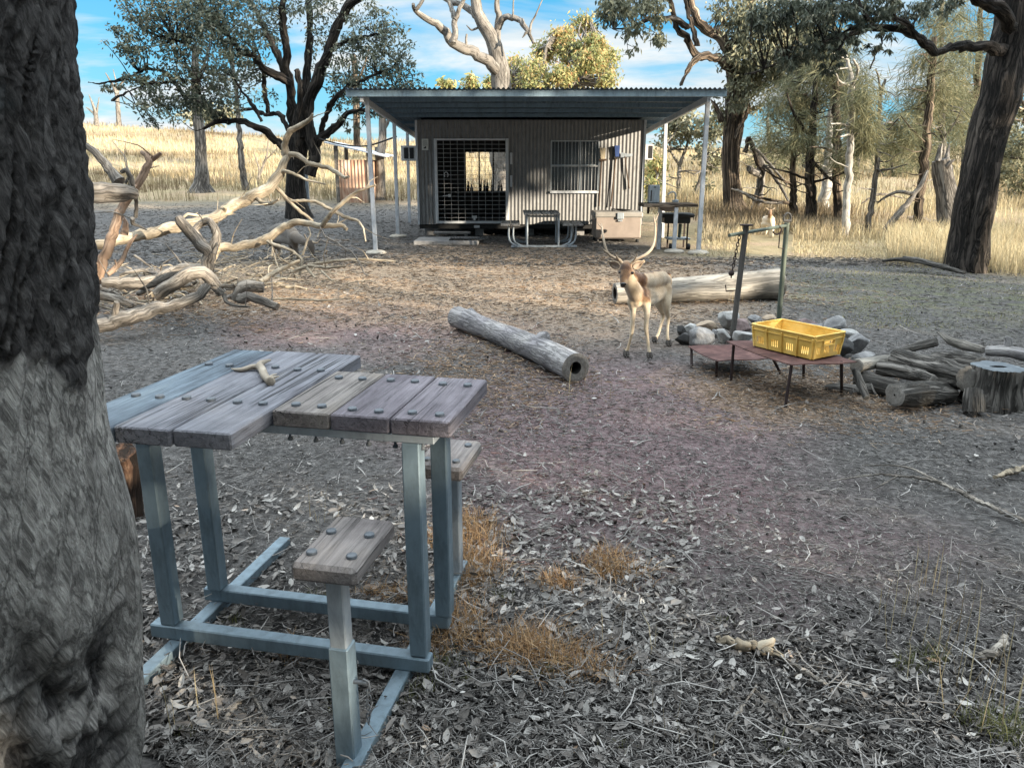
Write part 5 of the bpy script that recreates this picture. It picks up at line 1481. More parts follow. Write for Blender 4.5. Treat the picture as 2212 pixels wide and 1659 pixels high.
    p = c(494, 752, 6.222); V, F = ICO; mb = MB(); mb.add(V * np.array([.026, .014, .017]) + np.array(p), F, None, True); obj('nose', mb, M['eye'], t)
    mb = MB(); mb.limb([c(462, 772, 6.235), c(495, 786, 6.225), c(528, 774, 6.24)], .004, 8, step=.008); obj('mouth', mb, M['hoof'], t)
    # antlers
    mb = MB(); k = u
    mb.limb([c(478, 520, 6.38), c(440, 480, 6.37), c(380, 455, 6.35), c(322, 405, 6.33), c(292, 320, 6.34), c(272, 220, 6.38), c(262, 140, 6.42), c(252, 80, 6.44)], [19 * k, 17 * k, 15 * k, 14 * k, 13 * k, 11 * k, 9 * k, 3 * k], 12, rough=.1, step=.012)
    mb.limb([c(330, 412, 6.33), c(290, 390, 6.3), c(255, 350, 6.28)], [11 * k, 9 * k, 2 * k], 10, step=.012)
    mb.limb([c(446, 490, 6.36), c(420, 450, 6.31), c(395, 408, 6.27)], [12 * k, 9 * k, 2 * k], 10, step=.012)
    mb.limb([c(290, 312, 6.34), c(302, 296, 6.34)], [10 * k, 3 * k], 8, step=.01)
    mb.limb([c(262, 140, 6.42), c(232, 105, 6.42), c(205, 70, 6.42)], [8 * k, 6 * k, 2 * k], 8, step=.012)
    obj('antler', mb, M['horn'], t)
    mb = MB()
    mb.limb([c(578, 520, 6.38), c(610, 490, 6.37), c(680, 458, 6.36), c(760, 410, 6.36), c(812, 345, 6.38), c(838, 240, 6.42), c(842, 130, 6.46), c(838, 20, 6.5)], [19 * k, 17 * k, 15 * k, 15 * k, 14 * k, 12 * k, 11 * k, 6 * k], 12, rough=.1, step=.012)
    mb.limb([c(604, 496, 6.36), c(628, 460, 6.31), c(644, 415, 6.27)], [12 * k, 9 * k, 2 * k], 10, step=.012)
    mb.limb([c(840, 90, 6.47), c(828, 40, 6.47), c(822, -30, 6.47)], [9 * k, 7 * k, 2 * k], 8, step=.012)
    mb.limb([c(842, 60, 6.48), c(870, 0, 6.5), c(880, -30, 6.5)], [8 * k, 6 * k, 2 * k], 8, step=.012)
    obj('antler', mb, M['horn'], t)
M['fur_ear'] = plain('fur_ear', (.36, .28, .2), .9)
deer()

def deer_behind():
    def c(cx, cy, Y): return at(520 + cx * .1238, 427 + cy * .1238, Y)
    u = .1238 * mpp(13.2)
    t = thing('deer', 'dark grey deer with its head lowered, half hidden behind the pile of dead branches', 'deer', Vector((c(850, 1000, 13.4).x, 13.5, 0)))
    ch = [([c(560, 600, 13.9), c(700, 560, 13.7), c(880, 620, 13.4), c(930, 700, 13.25)], [95 * u, 120 * u, 120 * u, 95 * u]),
          ([c(640, 720, 13.8), c(800, 720, 13.5), c(940, 760, 13.3)], [85 * u, 100 * u, 95 * u]),
          ([c(940, 680, 13.25), c(1080, 760, 13.1), c(1190, 810, 13.0)], [95 * u, 75 * u, 62 * u]),
          ([c(1215, 790, 13.0), c(1230, 870, 12.97), c(1255, 950, 12.95), c(1275, 1005, 12.93)], [62 * u, 66 * u, 46 * u, 28 * u]),
          ([c(930, 780, 13.3), c(960, 900, 13.3), c(990, 960, 13.28), c(985, 1090, 13.28)], [70 * u, 44 * u, 30 * u, 26 * u]),
          ([c(890, 800, 13.4), c(890, 920, 13.4), c(880, 1090, 13.4)], [60 * u, 38 * u, 26 * u]),
          ([c(560, 640, 13.9), c(540, 820, 13.95), c(570, 900, 14.0), c(560, 1060, 13.95)], [110 * u, 62 * u, 36 * u, 26 * u]),
          ([c(640, 700, 13.9), c(650, 830, 13.95), c(670, 920, 14.0), c(660, 1060, 13.95)], [100 * u, 58 * u, 36 * u, 26 * u])]
    hd = c(1230, 880, 12.9)
    def tf(P):
        n1 = fbm(P * 9, 4); ti = .42 + .2 * n1
        ti = ti - .25 * (1 - sstep(.1, .3, np.linalg.norm(P - np.array(hd), axis=1)))
        return np.clip(ti, 0, 1)
    body('body', ch, .018, M['fur_grey'], t, tf, 4)
    k = u
    for s, pts in ((-1, [(1200, 770), (1150, 720), (1110, 640)]), (1, [(1245, 770), (1300, 790), (1340, 785), (1390, 720)])):
        mb = MB(); mb.limb([c(x, y, 12.98) for x, y in pts], [16 * k, 14 * k, 11 * k, 4 * k][:len(pts)], 8, step=.03); obj('antler', mb, M['horn'], t)
    mb = MB(); mb.limb([c(1170, 800, 13.0), c(1120, 790, 13.0), c(1080, 800, 13.0)], [14 * k, 34 * k, 8 * k], 8, flat=.4, step=.02); obj('ear', mb, M['fur_grey'], t)
    V, F = ICO; mb = MB(); mb.add(V * np.array([.03, .02, .022]) + np.array(c(1282, 1015, 12.9)), F, None, True); obj('nose', mb, M['eye'], t)
deer_behind()

def deer_far():
    def c(cx, cy, Y): return at(1577.2 + cx * .0792, 427.2 + cy * .0792, Y)
    u = .0792 * mpp(18.2)
    t = thing('deer', 'small far deer with pale belly facing the camera beyond the hoist poles, among the trees', 'deer', Vector((c(1060, 1100, 18.2).x, 18.4, 0)))
    ch = [([c(1110, 600, 18.15), c(1040, 590, 18.5), c(970, 590, 18.8)], [110 * u, 110 * u, 100 * u]), ([c(1130, 700, 18.15), c(1040, 700, 18.5), c(960, 690, 18.8)], [100 * u, 110 * u, 95 * u]),
          ([c(1100, 560, 18.15), c(1085, 470, 18.05), c(1095, 400, 18.0)], [80 * u, 58 * u, 48 * u]), ([c(1095, 360, 18.0), c(1095, 420, 17.92), c(1095, 455, 17.88)], [52 * u, 42 * u, 24 * u])]
    for (x, y0, y1, Y) in ((1150, 760, 1085, 18.1), (1075, 760, 1040, 18.15), (985, 720, 1040, 18.8), (900, 720, 1010, 18.85)):
        f = c(x - 20 if x < 1000 else x, y1, Y); g = gp(1577.2 + x * .0792, 427.2 + y1 * .0792)
        ch.append(([c(x, y0, Y), c(x + 8, (y0 + y1) / 2, Y), Vector((f.x, f.y, .03))], [66 * u, 42 * u, 32 * u]))
    def tf(P):
        n1 = fbm(P * 9, 3); x = c(1120, 700, 18.1).x
        return np.clip(.3 + .32 * sstep(x - .09, x + .05, P[:, 0]) * (P[:, 2] < c(0, 500, 18).z) + .3 * (P[:, 2] < .45) + .15 * n1, 0, 1)
    body('body', ch, .02, M['fur'], t, tf, 4)
    for s in (-1, 1):
        mb = MB(); mb.limb([c(1095 + s * 40, 340, 18.0), c(1095 + s * 100, 300, 18.0), c(1095 + s * 130, 285, 18.0)], [16 * u, 34 * u, 8 * u], 8, flat=.5, step=.02); obj('ear', mb, M['fur_ear'], t)
deer_far()
# ================================================================== dead branch pile at the left
def c4(cx, cy): return (164.3 + cx * .31353, 246.4 + cy * .31353)
def BL(mb, pts, Y, r, n=14, rough=.14, fiss=.0, wob=.2, **kw):
    m_ = len(pts); Ys = Y if isinstance(Y, (list, tuple)) else [Y] * m_
    Ys = np.interp(np.linspace(0, 1, m_), np.linspace(0, 1, len(Ys)), Ys)
    P = [at(*c4(x, y), yy) for (x, y), yy in zip(pts, Ys)]
    for p in P: p.z = max(p.z, .02)
    s = mpp(float(np.mean(Ys)), .6) * .31353
    rr = np.interp(np.linspace(0, 1, m_), np.linspace(0, 1, len(r)), r) * s
    mb.limb(P, rr, n, rough=rough + .06, fiss=fiss, wob=wob, tens=.4, step=max(.025, rr.mean() * .7), **kw)
    # snapped stubs and side twigs
    Ltot = sum((P[i + 1] - P[i]).length for i in range(m_ - 1))
    for k in range(int(min(7, 1 + Ltot * 2.2))):
        i = rnd.randrange(m_ - 1); t_ = rnd.random(); q = P[i].lerp(P[i + 1], t_); r0 = float(rr[i] * (1 - t_) + rr[i + 1] * t_)
        if r0 < .012 and rnd.random() < .5: continue
        dr = Vector((rnd.uniform(-1, 1), rnd.uniform(-.6, .6), rnd.uniform(-.3, 1))).normalized(); ax = (P[i + 1] - P[i]).normalized(); dr = (dr + ax * rnd.uniform(-.3, .9)).normalized()
        if rnd.random() < .4: l_ = r0 * rnd.uniform(1.6, 3); pp = [q, q + dr * l_]; r2 = [r0 * .5, r0 * .32]
        else:
            l_ = rnd.uniform(.12, .45); r1 = min(r0 * .4, rnd.uniform(.005, .012)); d2 = (dr + Vector((rnd.uniform(-.6, .6), rnd.uniform(-.4, .4), rnd.uniform(-.5, .5)))).normalized()
            pp = [q, q + dr * l_ * .5, q + dr * l_ * .5 + d2 * l_ * .6]; r2 = [r1, r1 * .75, r1 * .3]
        for w_ in pp: w_.z = max(w_.z, .012)
        mb.limb(pp, r2, 7, rough=.2, wob=.3, tens=.4)
def branch(label, mat, limbs, group='dead branches of the left pile', **kw):
    mb = MB()
    for L in limbs: BL(mb, *L, **kw)
    return obj('fallen_branch', mb, [M[mat], M['end_grain']], label=label, cat='branch', group=group)

branch('longest pale dead branch arching up from the pile before the big left tree', 'pale_branch', [
    ([(60, 925), (250, 880), (450, 835), (700, 775), (960, 722), (1000, 690), (1060, 640), (1200, 575), (1330, 505), (1390, 430), (1430, 350), (1465, 280)], [9.3, 10.2, 10.6], [30, 36, 36, 40, 36, 22]),
    ([(1445, 300), (1440, 200), (1475, 120), (1560, 70), (1610, 40), (1630, 0)], [10.6, 10.4], [24, 20, 16, 8]),
    ([(1465, 275), (1530, 285), (1600, 340), (1740, 372), (1800, 405), (1850, 440), (1880, 430)], [10.6, 10.2], [18, 15, 14, 8]),
    ([(1395, 420), (1430, 395), (1500, 412), (1590, 455), (1720, 485)], [10.5, 10.2], [16, 12, 9, 5]),
    ([(1370, 500), (1450, 580), (1520, 650), (1630, 740)], [10.5, 10.3], [14, 13, 10]),
    ([(1240, 580), (1300, 620), (1350, 615), (1395, 590)], [10.3, 10.0], [16, 14, 6]),
    ([(1100, 630), (1040, 620), (980, 650)], [10.4, 10.2], [9, 4]),
    ([(1480, 600), (1640, 600), (1740, 650), (1850, 710), (1940, 735), (1980, 790), (1995, 880)], [10.4, 9.8], [10, 12, 12, 8, 5]),
    ([(860, 705), (770, 690), (735, 720), (790, 770)], [10.3, 10.1], [10, 6])])
branch('bright pale bent branch rising from the dark twisted stem of the pile', 'pale_branch', [
    ([(880, 1090), (925, 990), (985, 915), (1080, 925), (1180, 900), (1300, 872), (1400, 800), (1460, 765), (1520, 740), (1690, 772), (1830, 768), (1868, 795)], [9.2, 9.4, 9.2], [40, 34, 27, 30, 26, 24, 16, 12]),
    ([(1695, 772), (1720, 735), (1780, 660), (1900, 560), (1950, 530), (2065, 490)], [9.2, 9.0], [18, 15, 12, 7]),
    ([(1320, 880), (1360, 900), (1430, 920), (1500, 950), (1560, 1010), (1540, 1110)], [9.2, 8.9], [13, 11, 8]),
    ([(1345, 870), (1352, 920), (1350, 980)], [9.2, 9.1], [7, 5]),
    ([(1560, 975), (1590, 880), (1615, 830), (1600, 780)], [9.0, 9.2], [8, 6, 4]),
    ([(1690, 790), (1670, 830), (1665, 850)], [9.2, 9.1], [5, 3])])
branch('dark grey twisted stem with a bleached loop standing in the middle of the pile', 'dead_wood', [
    ([(900, 1075), (915, 980), (900, 930), (840, 880), (780, 810), (715, 735), (700, 715)], [9.0, 9.0], [46, 46, 44, 40, 40, 30]),
    ([(930, 960), (970, 870), (950, 780), (910, 740), (850, 765), (820, 800), (850, 850), (905, 905)], [9.0, 9.2, 9.1], [36, 30, 28, 26, 24, 20])], fiss=.006)
branch('orange tinted forked branch standing upright at the left end of the pile', 'orange_branch', [
    ([(140, 1160), (185, 1010), (240, 870), (275, 760), (300, 680), (350, 590), (415, 500), (465, 410), (500, 330), (485, 285), (450, 262)], [8.3, 8.7], [34, 34, 30, 27, 26, 26, 20, 12]),
    ([(500, 335), (540, 305), (585, 268)], [8.7, 8.7], [18, 16, 10]),
    ([(420, 830), (370, 890), (330, 980), (285, 1050), (220, 1105)], [8.6, 8.3], [8, 13, 17, 16]),
    ([(330, 830), (345, 760), (320, 700)], [8.7, 8.7], [26, 18, 6])])
branch('thick rough barked log end with torn wood jutting out from behind the near trunk', 'dead_wood', [
    ([(-130, 570), (60, 555), (200, 540), (330, 540), (400, 552)], [7.6, 8.0], [74, 80, 76, 62, 40])], fiss=.026, n=36)
branch('grey limb curving up to the left above the torn rough log', 'dead_wood', [
    ([(300, 470), (250, 410), (205, 350), (130, 265), (70, 215), (10, 200)], [8.1, 8.2], [44, 30, 26, 20, 18]),
    ([(395, 510), (380, 440), (350, 385), (310, 405)], [8.0, 8.0], [15, 16, 12]),
    ([(340, 480), (370, 430), (375, 410)], [8.0, 8.0], [10, 8]),
    ([(412, 570), (415, 640), (408, 710)], [8.2, 8.3], [12, 12, 14]),
    ([(390, 720), (390, 755), (430, 770), (490, 800)], [8.4, 8.5], [16, 14, 9, 4])])
branch('grey log lying low along the back of the bottom row of the pile', 'dead_wood', [([(180, 1160), (330, 1165), (480, 1170), (610, 1125), (760, 1065), (860, 1060)], [8.1, 8.5], [34, 44, 46, 44, 40])], fiss=.01, n=22)
branch('grey bent root log crossing the low back log in the pile', 'dead_wood', [([(540, 1250), (680, 1165), (780, 1105), (870, 1095), (930, 1140), (1000, 1230)], [7.9, 8.2], [44, 50, 48, 44, 36])], fiss=.012, n=22)
branch('knobbly front log of the pile with a split orange brown middle', 'dead_wood', [([(150, 1465), (270, 1430), (400, 1390), (520, 1350), (620, 1330), (740, 1305), (860, 1245), (895, 1180)], [7.2, 7.7], [50, 56, 58, 44, 36, 34, 36])], fiss=.012, n=24)
branch('thin grey log behind the knobbly front log, next to the near trunk', 'dead_wood', [([(120, 1245), (260, 1270), (400, 1325)], [7.6, 7.6], [34, 30, 18]), ([(260, 1230), (330, 1270), (410, 1320)], [7.7, 7.6], [16, 12])], fiss=.008)
branch('gnarled root stump with a sawn limb at the right front of the pile', 'dead_wood', [
    ([(1080, 1280), (1130, 1210), (1190, 1190), (1290, 1195)], [7.9, 8.0], [24, 44, 48, 36]),
    ([(1130, 1270), (1210, 1255), (1290, 1290), (1390, 1330)], [7.7, 7.6], [40, 36, 32, 28]),
    ([(1020, 1240), (1030, 1290), (1090, 1320), (1200, 1330)], [7.7, 7.6], [16, 12, 9]),
    ([(1000, 1190), (1100, 1190), (1200, 1200)], [7.9, 7.9], [16, 18, 14])], fiss=.008, n=18)
branch('pale slanting branch low at the right end of the pile', 'pale_branch', [([(1270, 1160), (1340, 1110), (1420, 1070), (1540, 1010)], [8.2, 8.6], [16, 18, 16, 10]), ([(1480, 1090), (1600, 1050), (1720, 1060), (1860, 1050)], [8.5, 8.7], [12, 12, 6]),
    ([(1590, 1060), (1620, 1100), (1650, 1130)], [8.3, 8.2], [10, 6]), ([(1690, 1080), (1730, 1120), (1765, 1150)], [8.3, 8.1], [8, 5])])
branch('thin dark branch drooping to the ground at the far right of the pile', 'dead_wood', [([(1725, 850), (1790, 885), (1850, 925), (1900, 950), (1950, 1020), (1985, 1100), (2010, 1110)], [8.9, 8.5], [6, 7, 6, 3]), ([(1860, 930), (1855, 980)], [8.8, 8.8], [5, 3]), ([(1720, 850), (1690, 800), (1680, 780)], [8.9, 9.1], [5, 3])])
branch('long thin branch lying on the ground between the pile and the verandah post', 'pale_branch', [([(1600, 1040), (1800, 1010), (2000, 1000), (2200, 1015)], [9.0, 9.1], [10, 9, 5]), ([(1900, 1010), (2000, 1030), (2120, 1040)], [9, 8.8], [6, 3])])
branch('dark short branch lying low behind the leaning orange branch', 'dead_wood', [([(300, 1110), (380, 1085), (460, 1075), (540, 1105)], [8.8, 8.8], [10, 14, 9]), ([(600, 1030), (680, 985), (740, 990)], [9.2, 9.2], [5, 3]), ([(400, 975), (470, 1020), (520, 1060)], [9, 9], [9, 5])])
branch('thin straight stick lying on the ground in front of the branch pile', 'pale_branch', [([(1250, 1275), (1480, 1275), (1700, 1285), (1900, 1270)], [7.8, 8.0], [9, 8, 3])])
for k in range(26):
    cx = rnd.choice([rnd.uniform(180, 880), rnd.uniform(880, 1500)]); cy = rnd.uniform(1120, 1330) if cx < 880 else rnd.uniform(1060, 1220)
    L_ = rnd.uniform(90, 230); an = rnd.uniform(-.5, .5); Yk = gp(*c4(cx, cy + 40)).y
    pts = [(cx + L_ * t_ * math.cos(an) * rnd.uniform(.9, 1.1), cy + L_ * t_ * math.sin(an) * .5 + rnd.uniform(-12, 12)) for t_ in (-.5, -.15, .2, .5)]
    r0 = rnd.uniform(8, 24)
    branch('short broken piece of dead branch lying among the bottom logs of the pile', rnd.choice(['dead_wood', 'dead_wood', 'pale_branch']), [(pts, [Yk, Yk + rnd.uniform(-.3, .3)], [r0, r0, r0 * .8, r0 * .5])], group='short broken pieces in the branch pile', fiss=.004)
# scrap twigs around the pile: nobody could count them
def twigs():
    mb = MB()
    for k in range(420):
        cx = rnd.gauss(1250, 330); cy = rnd.gauss(1110, 75)
        if k % 3 == 0: cx = rnd.uniform(120, 1100); cy = rnd.uniform(1080, 1380)
        px, py = c4(cx, max(960, min(cy, 1420)))
        p = gp(px, py)
        a = rnd.uniform(0, 6.28); L = rnd.uniform(.15, .6); h = rnd.uniform(.0, .22) if 900 < cx < 1650 else rnd.uniform(0, .08)
        d_ = Vector((math.cos(a), math.sin(a) * .6, rnd.uniform(-.25, .3)))
        p0 = p + Vector((0, 0, h + .015)); p2 = p0 + d_ * L; p1 = (p0 + p2) / 2 + Vector((rnd.uniform(-.05, .05), rnd.uniform(-.05, .05), rnd.uniform(-.02, .06)))
        for q in (p0, p1, p2): q.z = max(q.z, .008)
        r_ = rnd.uniform(.003, .012)
        mb.limb([p0, p1, p2], [r_, r_ * .8, r_ * .35], 5, step=L / 5, cap=False)
    obj('scrap_twigs', mb, M['pale_branch'], label='tangle of small dry twigs scattered under the dead branch pile', cat='twigs', kind='stuff')
twigs()
V_ = gp(1960, 572)
mb = MB(); mb.limb([at(1905, 565, 12.4), at(1960, 560, 12.2), at(2030, 575, 11.9), at(2085, 590, 11.6)], [.035, .07, .07, .05], 16, rough=.3, fiss=.02, flat=.6)
mb.limb([at(1950, 556, 12.3), at(1985, 562, 12.2), at(2050, 578, 11.8)], [.02, .035, .03], 10, rough=.3)
obj('fallen_branch', mb, M['rough_log'], label='dark slab of fallen bark and branch on the ground left of the leaning right tree', cat='branch')

# ================================================================== foliage and trees
def leaf_cloud(blobs, L, W, droop=.6, per=24, spread=.5, tint=(0, 1), seed=0):
    """blobs: (centre, (rx, ry, rz), n). returns V, F, tint, clump centres"""
    r = np.random.RandomState(seed + 5)
    Ps = []; Ts = []; CC = []
    for (c, rad, n) in blobs:
        m_ = max(3, int(n / per))
        d = r.normal(size=(m_, 3)); d /= np.linalg.norm(d, axis=1)[:, None]
        q = d * (r.uniform(.15, 1, (m_, 1)) ** .45) * np.array(rad)
        cc = np.array(c) + q; CC.append(cc)
        k = r.randint(0, m_, n); sg = spread * r.uniform(.5, 1.2, m_)[k][:, None]
        Ps.append(cc[k] + r.normal(size=(n, 3)) * np.array([1, 1, .75]) * sg * min(1.0, max(rad) * .8))
        Ts.append(np.clip(r.uniform(.3, .7, m_)[k] + r.normal(size=n) * .2, 0, 1))
    P = np.concatenate(Ps); T_ = tint[0] + (tint[1] - tint[0]) * np.concatenate(Ts); n = len(P)
    ax = r.normal(size=(n, 3)); ax[:, 2] = ax[:, 2] * .5 - droop * 1.6; ax /= np.linalg.norm(ax, axis=1)[:, None]
    sd = np.cross(ax, r.normal(size=(n, 3))); sd /= np.linalg.norm(sd, axis=1)[:, None] + 1e-9
    nr = np.cross(ax, sd)
    l = L * r.uniform(.6, 1.3, (n, 1)); w_ = W * r.uniform(.7, 1.3, (n, 1))
    V = np.stack([P, P + ax * l * .45 + sd * w_ / 2 + nr * w_ * .15, P + ax * l, P + ax * l * .45 - sd * w_ / 2 + nr * w_ * .15], 1).reshape(-1, 3)
    F = np.arange(n * 4).reshape(n, 4)
    return V, F, np.repeat(T_, 4), np.concatenate(CC)

M['leaf_euc'] = tintmat('leaf_euc', [(0, (.03, .042, .032)), (.4, (.065, .08, .06)), (.75, (.13, .145, .105)), (1, (.27, .26, .19))], .55, .25, .35)
M['leaf_crown'] = tintmat('leaf_crown', [(0, (.04, .055, .04)), (.4, (.09, .11, .08)), (.75, (.18, .195, .14)), (1, (.36, .34, .25))], .5, .3, .4)
M['leaf_gum'] = tintmat('leaf_gum', [(0, (.06, .068, .045)), (.5, (.15, .155, .1)), (.85, (.27, .26, .165)), (1, (.4, .34, .21))], .55, .25, .35)
M['leaf_gold'] = tintmat('leaf_gold', [(0, (.14, .17, .07)), (.45, (.3, .32, .14)), (.72, (.46, .38, .17)), (1, (.58, .3, .15))], .55, .4, .3)
M['leaf_she'] = tintmat('leaf_she', [(0, (.07, .08, .045)), (.5, (.155, .16, .095)), (1, (.3, .27, .16))], .65, .3, .2)
M['leaf_pale'] = tintmat('leaf_pale', [(0, (.12, .13, .09)), (.5, (.25, .25, .17)), (1, (.42, .38, .28))], .6, .3, .2)

def tree(name, label, cat, foot, limbs, bark, blobs=(), leaf='leaf_euc', L=.13, W=.05, droop=.6, per=24, spread=.45, group=None, n=12, twig=.5, fiss=0, rough=.1, seed=0, wob=.3, twr=.02):
    """limbs: (pixel points, Y or (Y0..Y1), radii in photo pixels); blobs: (px, py, rx, ry, Y, count)"""
    t = thing(name, label, cat, foot, group)
    mb = MB(); LP = []
    for (pts, Y, r_) in limbs:
        m_ = len(pts); Ys = np.interp(np.linspace(0, 1, m_), np.linspace(0, 1, len(Y)), Y) if isinstance(Y, (list, tuple)) else np.full(m_, Y)
        P = [at(x, y, yy) for (x, y), yy in zip(pts, Ys)]
        if not LP and pts[0][1] > pts[1][1]: P = [P[0] - Vector((0, 0, .35))] + P; r_ = [r_[0]] + list(r_); m_ += 1
        s = float(np.mean(Ys)) / PF
        rr = np.interp(np.linspace(0, 1, m_), np.linspace(0, 1, len(r_)), r_) * s
        mb.limb(P, rr, n, rough=rough, fiss=fiss, wob=min(wob, .12 if rr.mean() > .15 else wob), step=max(.06, float(rr.mean())))
        LP.append(spline(P, rr, .3)[0])
    LP = np.concatenate(LP)
    bl = [(at(px, py, Y), (rx * Y / PF, max(rx, ry) * Y / PF * .85, ry * Y / PF), cnt) for (px, py, rx, ry, Y, cnt) in blobs]
    if bl:
        V, F, T_, CC = leaf_cloud(bl, L, W, droop, per, spread, seed=seed)
        if twig:
            pick = rs.permutation(len(CC))[:int(len(CC) * twig)]
            for i in pick:
                c = CC[i]; d = np.linalg.norm(LP - c, axis=1); k = int(np.argmin(d + .3 * (LP[:, 2] > c[2] + .3)))
                if d[k] > 4.5 or d[k] < .15: continue
                a = LP[k]; mid = (a + c) / 2 + rs.normal(size=3) * .12 * d[k] - np.array([0, 0, .05 * d[k]])
                r0 = min(twr * 1.6, twr * (.5 + .35 * d[k]))
                mb.limb([a, mid, c, c + (c - mid) * .3 - np.array([0, 0, .05])], [r0, r0 * .7, r0 * .4, r0 * .12], 5, step=max(.15, d[k] / 6), cap=False)
    obj('trunk', mb, M[bark], t)
    if bl: big('crown', V, F, T_, M[leaf], t)
    return t

# --- big left eucalypt
F0 = base(640, 472); Y0 = F0.y
tree('eucalypt_tree', 'big dark many stemmed eucalypt with a broad leafy crown left of the cabin', 'tree', F0, [
    ([(648, 480), (642, 440), (640, 390), (642, 345), (648, 300)], Y0, [34, 24, 21, 20, 22]),
    ([(640, 330), (632, 270), (626, 200), (618, 120), (612, 40), (612, -60)], [Y0, Y0 - .3], [16, 12, 10, 9, 8, 6]),
    ([(660, 300), (668, 230), (690, 160), (715, 95), (742, 35), (760, 5), (800, -15)], [Y0, Y0 - .6], [15, 13, 11, 10, 9, 7]),
    ([(650, 320), (655, 230), (664, 140), (668, 60), (668, -40)], [Y0 + .3, Y0 + .6], [11, 9, 8, 6]),
    ([(668, 380), (678, 340), (672, 290), (660, 240)], Y0 - .2, [14, 15, 12, 8]),
    ([(640, 335), (612, 318), (585, 292), (560, 278), (530, 265), (500, 262), (470, 264), (440, 278)], [Y0, Y0 - 1.5], [10, 9, 8, 7, 6, 3]),
    ([(632, 300), (615, 262), (600, 245), (570, 247), (545, 235), (515, 240)], [Y0, Y0 + 1], [7, 6, 5, 3]),
    ([(628, 180), (600, 165), (570, 150), (545, 120), (520, 112), (490, 70), (470, 50)], [Y0 - .2, Y0 - 1], [10, 8, 6, 3]),
    ([(622, 170), (600, 120), (580, 80), (560, 40), (540, 0)], [Y0, Y0 + 1.2], [9, 7, 5]),
    ([(578, 245), (572, 200), (566, 150), (555, 110)], Y0, [6, 5, 3]),
    ([(565, 262), (540, 220), (520, 195), (500, 160)], Y0 - 1, [5, 4, 2]),
    ([(500, 262), (450, 235), (400, 205), (360, 160), (320, 150), (280, 165)], [Y0 - 1, Y0 - 2], [6, 5, 3]),
    ([(470, 262), (430, 200), (400, 130), (380, 90)], [Y0 - 1, Y0 - 1.5], [5, 4, 2]),
    ([(430, 175), (370, 178), (320, 182), (262, 205), (240, 218)], Y0 - 2, [4, 4, 2]), ([(320, 182), (270, 172), (215, 180), (190, 178)], Y0 - 2, [4, 3, 1.5]),
    ([(672, 335), (690, 300), (715, 282), (735, 265), (750, 245), (775, 238)], [Y0, Y0 - 1.5], [10, 9, 7, 3]),
    ([(690, 305), (700, 260), (715, 225), (738, 200), (755, 180)], [Y0, Y0 - 1], [8, 6, 4]),
    ([(700, 125), (740, 95), (790, 80), (830, 70)], [Y0 - .5, Y0 - 1.2], [6, 5, 2]),
    ([(640, 330), (640, 270), (650, 200), (640, 150)], Y0 - .5, [8, 8, 6]),
    ([(742, 200), (790, 170), (840, 150), (870, 120)], Y0 - 1, [5, 4, 2])],
    'bark_left', [
    (390, 45, 95, 60, Y0 - 1.5, 1872), (330, 110, 60, 45, Y0 - 2, 720), (250, 90, 35, 28, Y0 - 2.2, 302), (450, 100, 80, 70, Y0 - 1.6, 1584), (510, 40, 80, 60, Y0 - .8, 1440), (300, 180, 40, 22, Y0 - 2.2, 302), (235, 185, 28, 12, Y0 - 2, 100),
    (370, 190, 70, 42, Y0 - 2, 864), (440, 200, 70, 50, Y0 - 1.5, 1080), (510, 150, 60, 60, Y0 - .5, 936), (340, 240, 55, 32, Y0 - 2, 504), (470, 235, 60, 20, Y0 - 1, 360), (570, 60, 50, 60, Y0 + .8, 648), (565, 180, 35, 50, Y0, 288),
    (720, 10, 60, 30, Y0, 432), (800, 60, 55, 55, Y0 - 1, 936), (850, 110, 45, 55, Y0 - 1.4, 792), (780, 140, 60, 55, Y0 - .8, 1080), (840, 190, 50, 50, Y0 - 1, 792), (740, 190, 40, 45, Y0, 504), (890, 180, 25, 40, Y0 - 1.4, 187), (790, 225, 50, 30, Y0 - 1, 432), (640, 10, 60, 30, Y0, 360), (690, 90, 40, 50, Y0 + .5, 302), (760, 265, 25, 25, Y0 - 1.2, 115), (320, 20, 60, 40, Y0 - 1.5, 648), (450, 5, 80, 30, Y0 - 1, 864)],
    'leaf_crown', .12, .05, .5, 18, .2, fiss=.05, rough=.12, seed=1)

# --- slim stems left of it
for (pts, r_, lb, bk) in [
    ([(438, 416), (436, 395), (435, 350), (432, 300), (428, 250), (424, 180), (420, 100)], [30, 16, 12, 11, 10, 8, 6], 'straight grey trunk with a flared foot standing left of the big left tree', 'bark_grey'),
    ([(530, 412), (526, 380), (520, 330), (516, 280), (510, 200), (500, 120)], [8, 7, 6, 5, 4, 3], 'thin leaning pale trunk between the straight grey trunk and the big left tree', 'bark_grey'),
    ([(818, 432), (821, 400), (822, 340), (826, 290), (828, 220)], [16, 10, 9, 8, 7], 'whitish trunk just behind the left verandah posts', 'bark_pale'),
    ([(772, 330), (771, 300), (770, 250), (768, 190), (764, 120)], [8, 7, 7, 6, 5], 'dark slim trunk above the rusty shed', 'bark_brown')]:
    f = base(*pts[0])
    tree('slim_tree', lb, 'tree', f, [(pts, f.y, r_), ([pts[-2], (pts[-2][0] + 20, pts[-2][1] - 50), (pts[-2][0] + 30, pts[-2][1] - 90)], f.y, [r_[-1] * .6, 1.5])], bk,
         [(pts[-1][0] + 5, pts[-1][1] - 10, 38, 30, f.y, 260)], 'leaf_gum', .16, .07, seed=len(lb))
f = base(560, 400); tree('shrub', 'bare thin dead shrub beside the foot of the thin leaning pale trunk', 'shrub', f, [([(556, 405), (560, 370), (548, 330)], f.y, [3, 2, 1]), ([(558, 385), (575, 340), (580, 300)], f.y, [2.5, 2, .8]), ([(570, 350), (600, 320)], f.y, [1.5, .6])], 'dead_wood')
